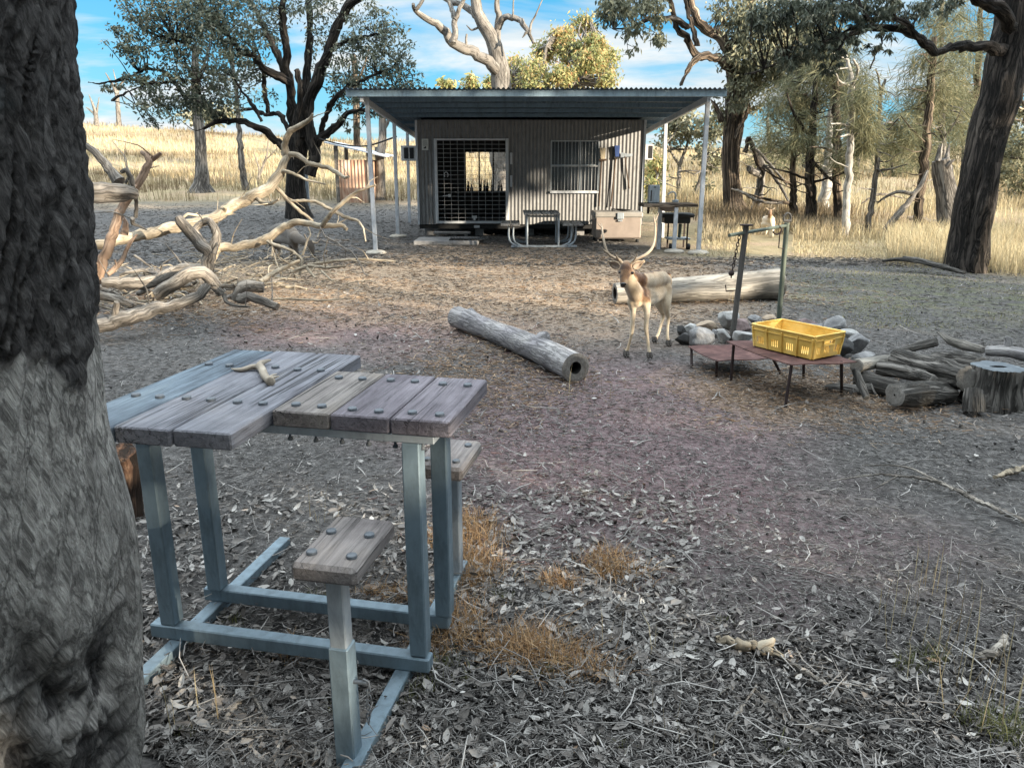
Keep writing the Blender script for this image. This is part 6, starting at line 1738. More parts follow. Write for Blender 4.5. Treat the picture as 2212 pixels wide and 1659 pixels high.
# --- dead bleached trees on the left crest
for (lb, limbs) in [
    ('taller bleached dead tree on the crest of the far left hill', [([(257, 268), (255, 240), (252, 205), (246, 190), (238, 175), (228, 158)], 82, [5, 4.5, 3.5, 2.5, 1]), ([(252, 208), (258, 188), (272, 170), (280, 158)], 82, [3, 2, .8]), ([(250, 200), (250, 175), (244, 150)], 82, [2, 1.5, .6])]),
    ('shorter bleached dead tree left of the taller one on the hill crest', [([(208, 265), (207, 245), (200, 225), (192, 205)], 80, [5, 4, 2.5, .8]), ([(207, 250), (196, 240), (186, 232)], 80, [3, 2, .8]), ([(208, 246), (212, 225), (214, 210)], 80, [2.5, 1.5, .6])])]:
    f = base(limbs[0][0][0][0], 270); tree('dead_tree', lb, 'tree', f, limbs, 'bark_pale', n=8)
f = base(450, 262); tree('bush_tree', 'pale bushy tree on the hill crest behind the left crown', 'tree', f, [([(450, 266), (448, 245), (446, 235)], f.y, [5, 4, 2])], 'bark_pale', [(430, 248, 30, 16, f.y, 500), (480, 250, 35, 14, f.y, 500)], 'leaf_pale', .5, .25, twig=.2)
# --- bare dead tree behind the cabin
YD = 30.0; f = Vector((at(1086, 300, YD).x, YD, tz(at(1086, 300, YD).x, YD)))
tree('dead_tree', 'big bare dead tree with thick pale spreading limbs behind the cabin roof', 'tree', f, [
    ([(1090, 400), (1088, 300), (1086, 210), (1080, 150), (1073, 118), (1062, 84), (1044, 54), (1032, 28), (1028, 0), (1026, -40)], YD, [30, 26, 20, 17, 15, 13, 12, 11, 9]),
    ([(1076, 160), (1064, 145), (1047, 127), (1010, 108), (978, 95), (964, 70), (942, 53), (911, 34), (896, 22), (892, 10)], [YD, YD - 2], [13, 12, 10, 9, 7, 5, 3]),
    ([(898, 22), (910, 6), (918, -12)], YD - 2, [4, 3]),
    ([(978, 95), (982, 70), (982, 40), (974, 18), (967, -8)], [YD - 1.8, YD - 1], [7, 6, 5, 3]), ([(983, 42), (992, 22), (1002, 0), (1006, -20)], YD - 1.5, [5, 4, 3]),
    ([(1032, 32), (1020, 26), (997, 12), (960, -2), (930, -20)], [YD, YD + 1], [8, 6, 4]),
    ([(1074, 122), (1074, 80), (1078, 45), (1074, 15), (1072, -30)], YD + .5, [9, 7, 6, 4]),
    ([(1076, 62), (1084, 46), (1098, 38), (1121, 43), (1134, 59), (1143, 74), (1152, 94)], [YD, YD - 1], [7, 6, 5, 2.5]),
    ([(1144, 74), (1148, 52), (1158, 31), (1172, 0)], YD - 1, [3, 2, 1]), ([(1138, 70), (1128, 82)], YD - 1, [3, 1]), ([(1108, 40), (1109, 15), (1109, -10)], YD - .5, [2, 1.2]),
    ([(1033, 60), (1020, 66), (1012, 60), (1008, 55)], YD, [2.5, 1.5, .8]), ([(1006, 108), (1007, 90), (1008, 74)], YD - .8, [3, 2.5, 2])], 'bark_pale', fiss=.0, rough=.12, n=14)
# --- golden gum behind
YG = 46.0; f = Vector((at(1215, 300, YG).x, YG, tz(at(1215, 300, YG).x, YG)))
def g_(cx, cy): return (848.9 + cx * .3095, cy * .3095)
gb = [(850, 500, 70, 100, 700), (985, 530, 60, 110, 650), (1065, 350, 75, 65, 600), (1180, 255, 75, 55, 600), (1240, 350, 90, 75, 900), (1320, 170, 80, 55, 420), (1410, 300, 70, 60, 550), (1480, 440, 65, 100, 700), (1370, 420, 80, 70, 700), (1170, 530, 80, 70, 650), (1300, 540, 80, 60, 600), (1490, 560, 50, 60, 350), (860, 600, 60, 60, 350), (980, 620, 50, 50, 300)]
tree('gum_tree', 'sunlit golden green gum tree rising behind the middle of the cabin roof', 'tree', f,
     [([(1200, 330), (1190, 230), (1178, 170), (1176, 130), (1180, 100)], YG, [12, 9, 6, 4, 2]), ([(1200, 320), (1235, 200), (1232, 150), (1225, 120)], YG, [10, 6, 4, 2]), ([(1235, 200), (1270, 150), (1290, 110)], YG, [5, 3, 1.5]), ([(1190, 240), (1130, 190), (1110, 160)], YG, [5, 3, 1.5])], 'bark_pale',
     [(*g_(x, y), rx * .31, ry * .31, YG + rnd.uniform(-2, 2), int(c * 2.0)) for (x, y, rx, ry, c) in gb], 'leaf_gold', .24, .085, .7, 24, .4, seed=4, twr=.05)
for (x, y, rx, ry, lb) in ((380, 590, 55, 40, 'low golden treetop just above the roof, left of the dead tree'), (550, 570, 45, 50, 'orange tipped treetop just above the roof beside the dead tree trunk'), (690, 575, 40, 50, 'thin treetop touching the left side of the dead tree trunk')):
    px, py = g_(x, y); f = Vector((at(px, 300, 58).x, 58, tz(at(px, 300, 58).x, 58)))
    tree('gum_tree', lb, 'tree', f, [([(px, 320), (px + 2, 240), (px, py)], 58, [6, 4, 2])], 'bark_pale', [(px, py, rx * .31, ry * .31, 58, 380), (px - 4, py + 25, rx * .31, 10, 58, 200)], 'leaf_gold', .4, .16, seed=int(x))
# --- right stringybark beside the verandah
F6 = base(1586, 466); Y6 = F6.y
tree('stringybark_tree', 'large stringy barked tree with a wide trunk just right of the verandah', 'tree', F6, [
    ([(1592, 478), (1586, 440), (1582, 390), (1580, 330), (1584, 260), (1590, 205), (1590, 160)], Y6, [34, 22, 19, 19, 20, 23, 20]),
    ([(1588, 185), (1582, 160), (1572, 145), (1555, 126), (1530, 123), (1509, 123), (1496, 104), (1486, 85), (1463, 67), (1458, 45), (1452, 20), (1440, -30)], [Y6, Y6 - 2], [12, 11, 10, 9, 8, 7, 6, 5]),
    ([(1509, 123), (1498, 132), (1492, 142), (1488, 152), (1476, 170), (1472, 186)], [Y6 - 1, Y6 - 1.3], [8, 6, 5, 4]),
    ([(1486, 62), (1470, 48), (1442, 40), (1420, 40), (1400, 44), (1375, 55), (1350, 62), (1325, 64)], [Y6 - 1.5, Y6 - 3], [7, 6, 5, 2]),
    ([(1506, 100), (1500, 70), (1492, 42), (1480, 10), (1470, -20)], Y6 - 1.5, [7, 6, 5, 4]),
    ([(1575, 120), (1560, 90), (1542, 74), (1525, 63), (1508, 45), (1494, 20), (1480, -20)], [Y6, Y6 - .6], [12, 11, 10, 9, 8]),
    ([(1588, 165), (1588, 130), (1590, 104), (1600, 75), (1612, 45), (1625, 0), (1640, -40)], [Y6, Y6 + 1], [17, 14, 12, 9, 7]),
    ([(1595, 150), (1630, 140), (1680, 150), (1720, 135), (1760, 120)], [Y6, Y6 - 1], [8, 6, 4, 2]),
    ([(1560, 260), (1545, 230), (1536, 215)], Y6 - .3, [8, 5, 2]), ([(1590, 300), (1610, 255), (1618, 225), (1610, 200)], Y6 - .4, [6, 6, 4]),
    ([(1608, 330), (1620, 300), (1640, 360), (1648, 378)], Y6 - .6, [7, 6, 5, 4])], 'bark_brown', [
    (1630, 60, 70, 60, Y6, 1700), (1700, 60, 70, 60, Y6 - .5, 1700), (1655, 120, 75, 45, Y6 - .5, 1700), (1720, 130, 60, 40, Y6 - 1, 1200), (1600, 190, 28, 40, Y6 - .6, 500), (1660, 165, 55, 25, Y6, 700), (1770, 70, 45, 50, Y6 - 1, 900), (1570, 20, 40, 30, Y6, 500), (1610, 130, 45, 40, Y6 - .4, 900),
    (1330, 20, 38, 28, Y6 - 3, 620), (1385, 12, 40, 22, Y6 - 2.5, 520), (1350, 55, 40, 15, Y6 - 3, 200), (1415, 60, 28, 30, Y6 - 2.5, 190), (1425, 85, 14, 22, Y6 - 2.6, 80), (1365, 90, 12, 25, Y6 - 2.8, 50), (1560, 230, 22, 40, Y6, 260), (1620, 210, 30, 30, Y6, 320)],
    'leaf_gum', .16, .06, .8, 22, .3, fiss=.06, rough=.16, seed=6)
# --- near leaning right tree
F7 = base(2082, 585); Y7 = F7.y
tree('leaning_tree', 'thick dark leaning tree at the right edge, its limb arching across the top', 'tree', F7, [
    ([(2080, 600), (2082, 570), (2092, 510), (2105, 440), (2122, 360), (2142, 280), (2160, 210), (2175, 140), (2190, 60), (2205, -60)], [Y7, Y7 + .3], [52, 44, 39, 37, 37, 39, 40, 40, 38, 36]),
    ([(2112, 605), (2108, 570), (2118, 500), (2130, 420), (2145, 350)], Y7 - .25, [24, 23, 22, 21, 16]),
    ([(2170, 110), (2140, 103), (2100, 100), (2060, 103), (2025, 112), (2008, 100), (1988, 84), (1955, 68), (1915, 60), (1875, 60), (1840, 74), (1800, 88), (1760, 98), (1715, 122), (1690, 135)], [Y7, Y7 - 1.4], [13, 11, 10, 10, 9, 8, 7, 5, 3]),
    ([(1992, 88), (1970, 62), (1950, 46), (1920, 38), (1880, 42), (1850, 56), (1810, 78), (1780, 92)], [Y7 - .8, Y7 - 1.6], [8, 7, 6, 3]),
    ([(2180, 60), (2165, 32), (2140, 12), (2110, -2), (2070, -20)], [Y7, Y7 - .6], [16, 14, 12, 9]),
    ([(1935, 45), (1925, 10), (1915, -30)], Y7 - 1.2, [5, 4]), ([(1875, 45), (1860, 20), (1858, -10)], Y7 - 1.4, [5, 4]),
    ([(1830, 76), (1800, 130), (1785, 160)], Y7 - 1.4, [4, 2, 1]), ([(1900, 62), (1905, 95), (1890, 120), (1880, 150)], Y7 - 1.2, [2.5, 1.5, .8]),
    ([(1700, 130), (1650, 150), (1610, 160)], Y7 - 1.5, [4, 2, 1])], 'bark_dark', [
    (1880, 15, 60, 28, Y7 - 1.2, 1054), (1960, 20, 50, 28, Y7 - .8, 612), (1800, 20, 60, 30, Y7 - 1.4, 1190), (1735, 25, 55, 30, Y7 - 1.6, 952), (1760, 100, 45, 26, Y7 - 1.5, 612), (1700, 125, 45, 22, Y7 - 1.5, 510), (1820, 95, 40, 25, Y7 - 1.4, 408), (1900, 90, 30, 26, Y7 - 1.2, 221), (1660, 30, 45, 28, Y7 - 1.6, 680), (1790, 140, 22, 20, Y7 - 1.4, 170), (2040, 10, 50, 16, Y7 - .5, 306), (1860, 60, 30, 20, Y7 - 1.4, 204)],
    'leaf_euc', .085, .026, .9, 22, .13, fiss=.03, rough=.1, seed=7, n=26, twr=.012)

# --- slim trees of the right hand wood
RW = 'slim trees of the right hand wood'
def rw(lb, bark, main, r_, extra=(), blobs=(), leaf='leaf_she', L=.42, W=.014, droop=.55, seed=0, Yoff=0, name='slim_tree', spread=.35, per=60):
    f = base(*main[0]); Y = f.y
    f = f + Vector((0, 0, -.05))
    extra = list(extra); mp_ = np.array(main, dtype=float)
    for k in range(4 if (r_[0] <= 5 or bark == 'bark_white') else 12):
        t_ = rnd.uniform(.15, .95) * (len(mp_) - 1); i_ = int(t_); q_ = mp_[i_] + (mp_[min(i_ + 1, len(mp_) - 1)] - mp_[i_]) * (t_ - i_)
        sd = rnd.choice((-1, 1)); l_ = rnd.uniform(18, 60); up_ = rnd.uniform(-22, 14)
        pp = [tuple(q_), (q_[0] + sd * l_ * .4, q_[1] + up_ * .2 + rnd.uniform(-5, 5)), (q_[0] + sd * l_ * .75, q_[1] + up_ * .7 + rnd.uniform(-5, 5)), (q_[0] + sd * l_, q_[1] + up_ + rnd.uniform(-6, 10))]
        extra.append((pp, [rnd.uniform(1.2, 2.4), 1.2, .8, .3]))
    tree(name, lb, 'tree', f, [(main, Y, r_)] + [(p, [Y, Y - .8], q) for (p, q) in extra], bark,
         [(x, y, rx * 1.05, ry * 1.05, Y + rnd.uniform(-1, 1), int(c * (1.7 if leaf == 'leaf_she' else 1.2))) for (x, y, rx, ry, c) in blobs], leaf, L, W, droop, per, spread, RW, 12, .25, .0, .12, seed, twr=.03)
rw('crooked stubby dead trunk directly right of the stringy barked tree', 'bark_grey', [(1632, 462), (1638, 430), (1645, 390), (1646, 360), (1636, 335), (1622, 318)], [13, 9, 8, 9, 7, 5], [([(1644, 380), (1628, 372), (1618, 365)], [7, 6, 6]), ([(1646, 350), (1668, 375), (1690, 410), (1712, 450)], [4, 3.5, 3, 2]), ([(1622, 318), (1640, 330), (1672, 365), (1700, 400)], [4, 3, 2])])
rw('slim dark trunk behind the right hoist pole', 'bark_brown', [(1712, 482), (1714, 440), (1712, 370), (1718, 300), (1724, 235), (1722, 150)], [10, 8, 6, 6, 5, 4], [([(1714, 400), (1680, 385), (1640, 360)], [3, 2, 1]), ([(1712, 440), (1660, 432), (1610, 418)], [4, 3, 1.5])], [(1700, 220, 45, 40, 900), (1740, 180, 50, 40, 900), (1690, 300, 50, 25, 500)], seed=11)
rw('straight black trunk in the middle of the right hand wood', 'bark_dark', [(1750, 492), (1750, 440), (1751, 380), (1753, 320), (1758, 250), (1762, 180), (1764, 100)], [13, 11, 10, 9, 7, 5, 3], [([(1752, 300), (1730, 270), (1712, 240), (1700, 200)], [4, 3, 1.5]), ([(1752, 395), (1790, 385), (1830, 372)], [3, 2, 1]), ([(1753, 345), (1785, 380), (1815, 400)], [4, 3, 1.5]), ([(1752, 390), (1700, 372), (1660, 362)], [3, 2, 1])], [(1775, 170, 40, 60, 1000), (1745, 270, 40, 40, 500)], seed=12)
rw('thick whitish trunk leaning just right of the straight black trunk', 'bark_white', [(1776, 458), (1782, 420), (1788, 370), (1790, 320), (1795, 250), (1800, 170)], [13, 11, 10, 9, 6, 4], [], [(1800, 230, 40, 60, 800)], seed=13)
rw('straight brownish trunk close left of the whitest trunk', 'bark_brown', [(1812, 496), (1810, 440), (1808, 380), (1808, 320), (1806, 240), (1803, 160), (1800, 60)], [11, 9, 9, 9, 8, 6, 4], [([(1806, 330), (1780, 320), (1750, 318)], [3, 2, 1])], [(1825, 330, 40, 40, 500), (1790, 110, 45, 60, 800), (1830, 180, 35, 55, 600)], seed=14)
rw('whitest bare straight trunk in the right hand wood, forked at the top', 'bark_white', [(1826, 512), (1828, 460), (1833, 380), (1836, 300), (1839, 220), (1838, 170), (1832, 140), (1828, 118)], [9, 8, 7.5, 7, 7, 6, 4, 2], [([(1838, 185), (1850, 165), (1852, 145), (1842, 128)], [4, 3, 2]), ([(1836, 185), (1815, 178), (1806, 160)], [3, 2, 1]), ([(1836, 275), (1815, 268), (1795, 268)], [3, 2, 1]), ([(1837, 290), (1815, 296)], [2.5, 1])], [(1860, 215, 24, 55, 700), (1862, 270, 28, 36, 400)], seed=15)
rw('thin curving grey trunk with a broken forked tip right of the whitest trunk', 'bark_grey', [(1873, 508), (1880, 460), (1890, 400), (1896, 340), (1900, 280), (1900, 220), (1906, 190), (1912, 172)], [7, 6, 5.5, 5, 4.5, 4, 3.5, 2.5], [([(1902, 200), (1898, 170), (1892, 150)], [2.5, 1.5]), ([(1898, 300), (1920, 280), (1942, 255)], [3, 2, 1]), ([(1893, 370), (1925, 365), (1960, 355)], [3, 2, 1])], [(1945, 285, 38, 34, 700), (1880, 300, 30, 30, 300)], seed=16)
rw('dark slanting trunk right of the thin curving trunk, pale at its foot', 'bark_brown', [(1982, 500), (1984, 450), (1992, 390), (1999, 320), (2006, 240), (2014, 160), (2018, 80)], [9, 9, 9, 9, 8, 7, 5], [([(2000, 310), (1970, 280), (1945, 250)], [2.5, 1.5, .7])], [(1985, 220, 45, 60, 900), (2020, 150, 40, 60, 800), (1960, 320, 50, 25, 400)], seed=17)
rw('tall thin trunk rising right behind the broken grey stump', 'bark_grey', [(2042, 470), (2040, 400), (2037, 320), (2035, 220), (2034, 120), (2034, 0), (2034, -60)], [6, 6, 6, 5.5, 5, 4, 3], [([(2036, 300), (2060, 270), (2080, 230)], [2.5, 1.5, .7]), ([(2036, 290), (2005, 260), (1985, 220)], [2.5, 1.5, .7])], [(2050, 120, 50, 70, 900), (2060, 230, 45, 50, 900), (2020, 260, 40, 40, 500), (2040, 30, 50, 40, 600)], seed=18)
rw('leafy slim trunk close behind the leaning right tree', 'bark_brown', [(2085, 440), (2092, 380), (2100, 290), (2108, 200), (2116, 100), (2120, 0)], [10, 9, 8, 7, 6, 4], [], [(2080, 180, 40, 60, 900), (2110, 80, 45, 60, 900), (2060, 310, 45, 35, 600), (2110, 270, 30, 50, 500)], seed=19)
rw('green leafy tree at the right edge behind the leaning right tree', 'bark_brown', [(2230, 440), (2225, 380), (2220, 300), (2210, 220)], [8, 7, 6, 4], [], [(2200, 340, 40, 60, 1400), (2190, 260, 35, 50, 700), (2215, 420, 30, 40, 700)], 'leaf_gum', .2, .06, .6, 20, 0, 'slim_tree', .3, 24)
rw('small grey green tree seen between the cabin corner and the right verandah post', 'bark_grey', [(1465, 425), (1466, 390), (1469, 355), (1480, 325), (1490, 290)], [5, 4, 4, 3, 1.5], [([(1468, 358), (1450, 330), (1440, 310)], [3, 2, 1])], [(1450, 285, 30, 35, 420), (1490, 260, 40, 40, 600), (1440, 240, 30, 25, 300), (1525, 300, 22, 40, 400)], 'leaf_pale', .2, .09, .5, 20, 0, 'slim_tree', .3, 22)
rw('leaning thin bushy tree just left of the right verandah post', 'bark_grey', [(1502, 430), (1508, 400), (1520, 360), (1530, 330), (1540, 300)], [4, 3.5, 3, 2, 1], [], [(1535, 345, 24, 28, 420), (1550, 270, 25, 30, 300), (1515, 400, 18, 20, 160)], 'leaf_gum', .18, .08, .5, 21, 0, 'slim_tree', .3, 22)
rw('low yellow shrub behind the right wall of the cabin', 'bark_grey', [(1415, 440), (1415, 415), (1418, 390)], [3, 2, 1], [], [(1412, 365, 20, 34, 520), (1405, 405, 16, 24, 260)], 'leaf_gold', .2, .07, .5, 22, 0, 'shrub', .3, 22)
# filler casuarina stand further back: every one its own tree
for k, (px, hgt, sx, lb) in enumerate([(1660, 250, 55, 'far hazy she oak behind the crooked stubby trunk'), (1735, 200, 55, 'far she oak behind the straight black trunk'), (1850, 170, 50, 'far she oak behind the whitest trunk'), (1925, 275, 45, 'far pointed she oak under the patch of open blue sky'), (1985, 210, 55, 'far she oak behind the dark slanting trunk'), (2080, 150, 55, 'far she oak behind the slim trunk next to the leaning right tree'), (2160, 230, 50, 'far she oak at the right edge behind the leaning right tree')]):
    Y = 42 + 3 * (k % 3); f = Vector((at(px, 380, Y).x, Y, tz(at(px, 380, Y).x, Y)))
    tree('she_oak', lb, 'tree', f, [([(px, 400), (px + 2, 330), (px - 2, 260), (px, hgt)], Y, [5, 4, 3, 1])], 'bark_grey', [(px, hgt + 40, sx * .35, 45, Y, 700), (px + 4, hgt + 95, sx * .6, 40, Y, 900), (px - 5, hgt + 140, sx * .7, 25, Y, 500)], 'leaf_she', .6, .035, .2, 50, .5, 'far she oaks of the right hand wood', 8, .15, 0, .1, 40 + k)
# broken grey stump and leaning dead log in the wood
f = base(2052, 516); Y = f.y
P_ = [at(2056, 520, Y), at(2050, 450, Y), at(2040, 390, Y), at(2032, 345, Y)]
mb = MB(); mb.limb(P_, [.33, .27, .24, .2], 26, rough=.14, fiss=.05, fs=6)
for k in range(7):
    q = at(2032 + 6 * math.cos(k * 2.1) * 2, 348, Y + .1 * math.sin(k)); mb.limb([q, q + Vector((rnd.uniform(-.05, .05), 0, rnd.uniform(.15, .4)))], [.07, .01], 6)
mb.limb([at(2035, 380, Y), at(2050, 355, Y - .2), at(2062, 345, Y - .2)], [.08, .05, .02], 8)
obj('tree_stump', mb, M['bark_grey'], label='pale grey broken off trunk with a jagged top left of the leaning right tree', cat='stump')
f = base(1902, 508); mb = MB(); mb.limb([at(1900, 510, f.y), at(1935, 470, f.y), at(1975, 420, f.y + .3), at(2005, 370, f.y + .5)], [.09, .08, .06, .04], 12, rough=.14, wob=.3)
mb.limb([at(1975, 420, f.y + .3), at(1940, 415, f.y), at(1910, 428, f.y), at(1895, 440, f.y)], [.05, .04, .03, .015], 8)
obj('fallen_branch', mb, M['dead_wood'], label='pale dead branch leaning against the dark slanting trunk in the right hand wood', cat='branch')
for (pts, r_, lb) in [([(1690, 440), (1640, 435), (1600, 415), (1580, 408)], [.03, .04, .04, .02], 'dark horizontal dead branch in front of the crooked stubby trunk'), ([(1960, 470), (2010, 478), (2060, 472)], [.05, .08, .05], 'pale log lying in the grass right of the leaning dead branch'), ([(1860, 440), (1900, 420), (1950, 428)], [.02, .035, .02], 'thin dead branch lying in front of the thin curving trunk')]:
    f = base(pts[1][0], 490); mb = MB(); mb.limb([at(x, y, f.y) for x, y in pts], r_, 10, rough=.2, wob=.5); obj('fallen_branch', mb, M['dead_wood'], label=lb, cat='branch')

# ================================================================== unseen trees right of the frame that shade the clearing, plus added copies behind the camera
TS = math.tan(SUN_EL); PS = Vector((-HS.y, HS.x, 0))
def shade_trees():
    r = np.random.RandomState(3); N = 92000
    q = r.uniform(-9, 29, N); w_ = r.uniform(-2.2, 18, N); dep = r.normal(0, 2.2, N).clip(-4, 4)
    qn = q + .7 * fbm(np.stack([w_ * .5, q * .5, 0 * q], -1), 3) * 2; wn = w_ + 1.2 * vn(np.stack([q * .35, w_ * .35, 0 * q + 5], -1))
    qh = q + .3 * vn(np.stack([w_ * 2.2, q * 1.5, 0 * q + 41], -1)); wh = w_ + .35 * vn(np.stack([q * 2.0, w_ * 1.2, 0 * q + 51], -1))
    keep = (qn < 13.2) | ((qh < 14.4) & (wh > 1.7)) | ((qh < 14.9) & (wh > 2.4)) | ((qh < 15.95) & (wh > 3.3)) | ((qh < 19) & (wh > 5.6)) | ((qn < 20.5) & (wn > 8.2)) | ((qn < 28.5) & (wn > 12.3))  # crowns shaped along the sun direction so shade and sun gaps fall where wanted
    hole = (q > 5.6) & (q < 10.2) & (w_ > .85) & (w_ < 2.1)
    keep &= ~(hole & (vn(np.stack([q * 2.2, w_ * 5.5, 0 * q + 2], -1)) > -.28))
    keep &= ~((q > 3.6) & (q < 7.4) & (w_ > 2.15) & (w_ < 3.5) & (vn(np.stack([q * 2.6, w_ * 4.5, 0 * q + 12], -1)) > -.05))
    keep &= ~((vn(np.stack([q * 1.6, w_ * 1.6, 0 * q + 31], -1)) > .66))
    q, w_, dep = q[keep], w_[keep], dep[keep]
    a = -20 + dep
    P = np.stack([HS.x * -a + PS.x * q, HS.y * -a + PS.y * q, w_ - TS * a], -1)
    n = len(P)
    ax = r.normal(size=(n, 3)); ax[:, 2] -= .6; ax /= np.linalg.norm(ax, axis=1)[:, None]
    sd = np.cross(ax, r.normal(size=(n, 3))); sd /= np.linalg.norm(sd, axis=1)[:, None]
    l = r.uniform(.3, .5, (n, 1)); ww = r.uniform(.16, .26, (n, 1))
    V = np.stack([P, P + ax * l * .5 + sd * ww / 2, P + ax * l, P + ax * l * .5 - sd * ww / 2], 1)
    tq = np.array([-6, .5, 7, 13.5, 20.5]); own = np.argmin(np.abs(q[:, None] - tq[None] + .5 * r.normal(size=(n, 1))), 1)
    ts = []
    for k in range(5):
        c = HS * 20 + PS * float(tq[k]); c.z = tz(c.x, c.y)
        t = thing('eucalypt_tree', 'tall unseen eucalypt shading the scene from outside the view', 'tree', c, 'shade trees outside the view')
        mb = MB(); mb.limb([c, c + Vector((.2, .1, 6)), c + Vector((-.2, .2, 14)), c + Vector((0, 0, 20))], [.42, .32, .2, .05], 14, rough=.1, step=.5)
        for j in range(16):
            h = rnd.uniform(3.0, 18); an = rnd.uniform(0, 6.28); L_ = rnd.uniform(1.5, 3.2)
            p0 = c + Vector((0, 0, h)); mb.limb([p0, p0 + Vector((math.cos(an) * L_ * .5, math.sin(an) * L_ * .5, .7)), p0 + Vector((math.cos(an) * L_, math.sin(an) * L_, 1.1))], [.12, .08, .02], 8, step=.3)
        obj('trunk', mb, M['bark_grey'], t)
        Vk = V[own == k].reshape(-1, 3)
        big('crown', Vk, np.arange(len(Vk)).reshape(-1, 4), np.repeat(r.uniform(0, 1, len(Vk) // 4), 4), M['leaf_euc'], t)
        ts.append(t)
    for (k, x, y) in ((1, 3.0, -14.0), (0, -6.0, -12.5), (2, -15.0, -9.5), (1, -23.0, -4.0), (2, -6.5, -16.0)):  # copies added behind the camera to block low sky and darken the cabin wall
        o = copy_tree(ts[k]); o.location = (x, y, 0); o.rotation_euler = (0, 0, R(150) if k != 2 else R(95))
shade_trees()
# ================================================================== ground litter and grass (nobody could count it)
M['litter_stick'] = tintmat('litter_stick', [(0, (.045, .042, .04)), (.45, (.145, .137, .131)), (.8, (.27, .257, .247)), (1, (.4, .385, .37))], .85)
M['litter_leaf'] = tintmat('litter_leaf', [(0, (.06, .054, .05)), (.4, (.18, .165, .155)), (.75, (.3, .288, .276)), (.92, (.42, .405, .385)), (1, (.33, .21, .13))], .75)
M['pellet'] = tintmat('pellet', [(0, (.014, .013, .013)), (1, (.05, .047, .045))], .8)
M['mulch_warm'] = tintmat('mulch_warm', [(0, (.09, .06, .042)), (.5, (.27, .19, .13)), (1, (.5, .38, .26))], .85)
M['straw'] = tintmat('straw', [(0, (.14, .105, .065)), (.45, (.3, .245, .15)), (1, (.5, .43, .28))], .75, .25)
M['tan_tuft'] = tintmat('tan_tuft', [(0, (.13, .1, .065)), (.5, (.25, .205, .14)), (1, (.4, .345, .24))], .75, .2)
M['dry_tuft'] = tintmat('dry_tuft', [(0, (.17, .09, .04)), (.5, (.33, .2, .1)), (1, (.48, .34, .2))], .75, .2)
M['green_tuft'] = tintmat('green_tuft', [(0, (.05, .06, .02)), (.5, (.12, .13, .05)), (1, (.25, .24, .12))], .7, .2)

def scatter(n, y0, y1, x0=-350, x1=2560, seed=0, power=1.0):
    r = np.random.RandomState(seed)
    px = r.uniform(x0, x1, n); py = y0 + (y1 - y0) * r.uniform(0, 1, n) ** power
    u = (px - PW / 2) / PF; v = (PH / 2 - py) / PF
    dz = -SP + v * CP; dy = CP + v * SP; t = -CAMZ / dz
    x, y = u * t, dy * t
    return x, y, r
def on_ground(x, y): return terrain(x, y)

# what the litter must not poke through
def free(x, y):
    ok = np.ones(len(x), bool)
    ok &= (x + 1.235) ** 2 + (y - 1.42) ** 2 > .44 ** 2
    return ok

def sticks(name, label, n, y0, y1, Lr, rr, mat, seed, tint=None, lift=.02, keepf=None, power=1.0, flatten=.8):
    x, y, r = scatter(n, y0, y1, seed=seed, power=power)
    k = free(x, y)
    if keepf is not None: k &= keepf(x, y, r)
    x, y = x[k], y[k]; n = len(x)
    sc = np.clip(y / 4.0, .8, 3.2)
    a = r.uniform(0, 2 * math.pi, n); L = r.uniform(Lr[0], Lr[1], n) ** 1.0 * r.uniform(.4, 1, n) * np.sqrt(sc); rad = r.uniform(rr[0], rr[1], n) * sc ** .75
    tilt = r.normal(0, .12, n)
    z = on_ground(x, y) + rad * .8 + np.abs(r.normal(0, lift, n))
    d = np.stack([np.cos(a) * np.cos(tilt), np.sin(a) * np.cos(tilt), np.sin(tilt)], -1)
    s_ = np.stack([-np.sin(a), np.cos(a), 0 * a], -1)
    up = np.cross(d, s_)
    c = np.stack([x, y, z], -1); bend = r.normal(0, .12, (n, 1)) * L[:, None]
    rings = []
    for f_, w_ in ((-.5, .75), (0, 1.0), (.5, .5)):
        o = c + d * (L * f_)[:, None] + (s_ * bend if f_ == 0 else 0)
        for q in range(3):
            an = q * 2 * math.pi / 3 + .5
            rings.append(o + (s_ * math.cos(an) + up * math.sin(an)) * (rad * w_)[:, None])
    V = np.stack(rings, 1); b = np.arange(n)[:, None] * 9
    F = np.concatenate([b + np.array([[i * 3 + j, i * 3 + (j + 1) % 3, (i + 1) * 3 + (j + 1) % 3, (i + 1) * 3 + j]]) for i in range(2) for j in range(3)])
    tn = np.clip(r.beta(1.6, 2.2, n) if tint is None else tint(r, n), 0, 1)
    return big(name, V.reshape(-1, 3), F, np.repeat(tn, 9), M[mat], label=label, cat='litter', kind='stuff')

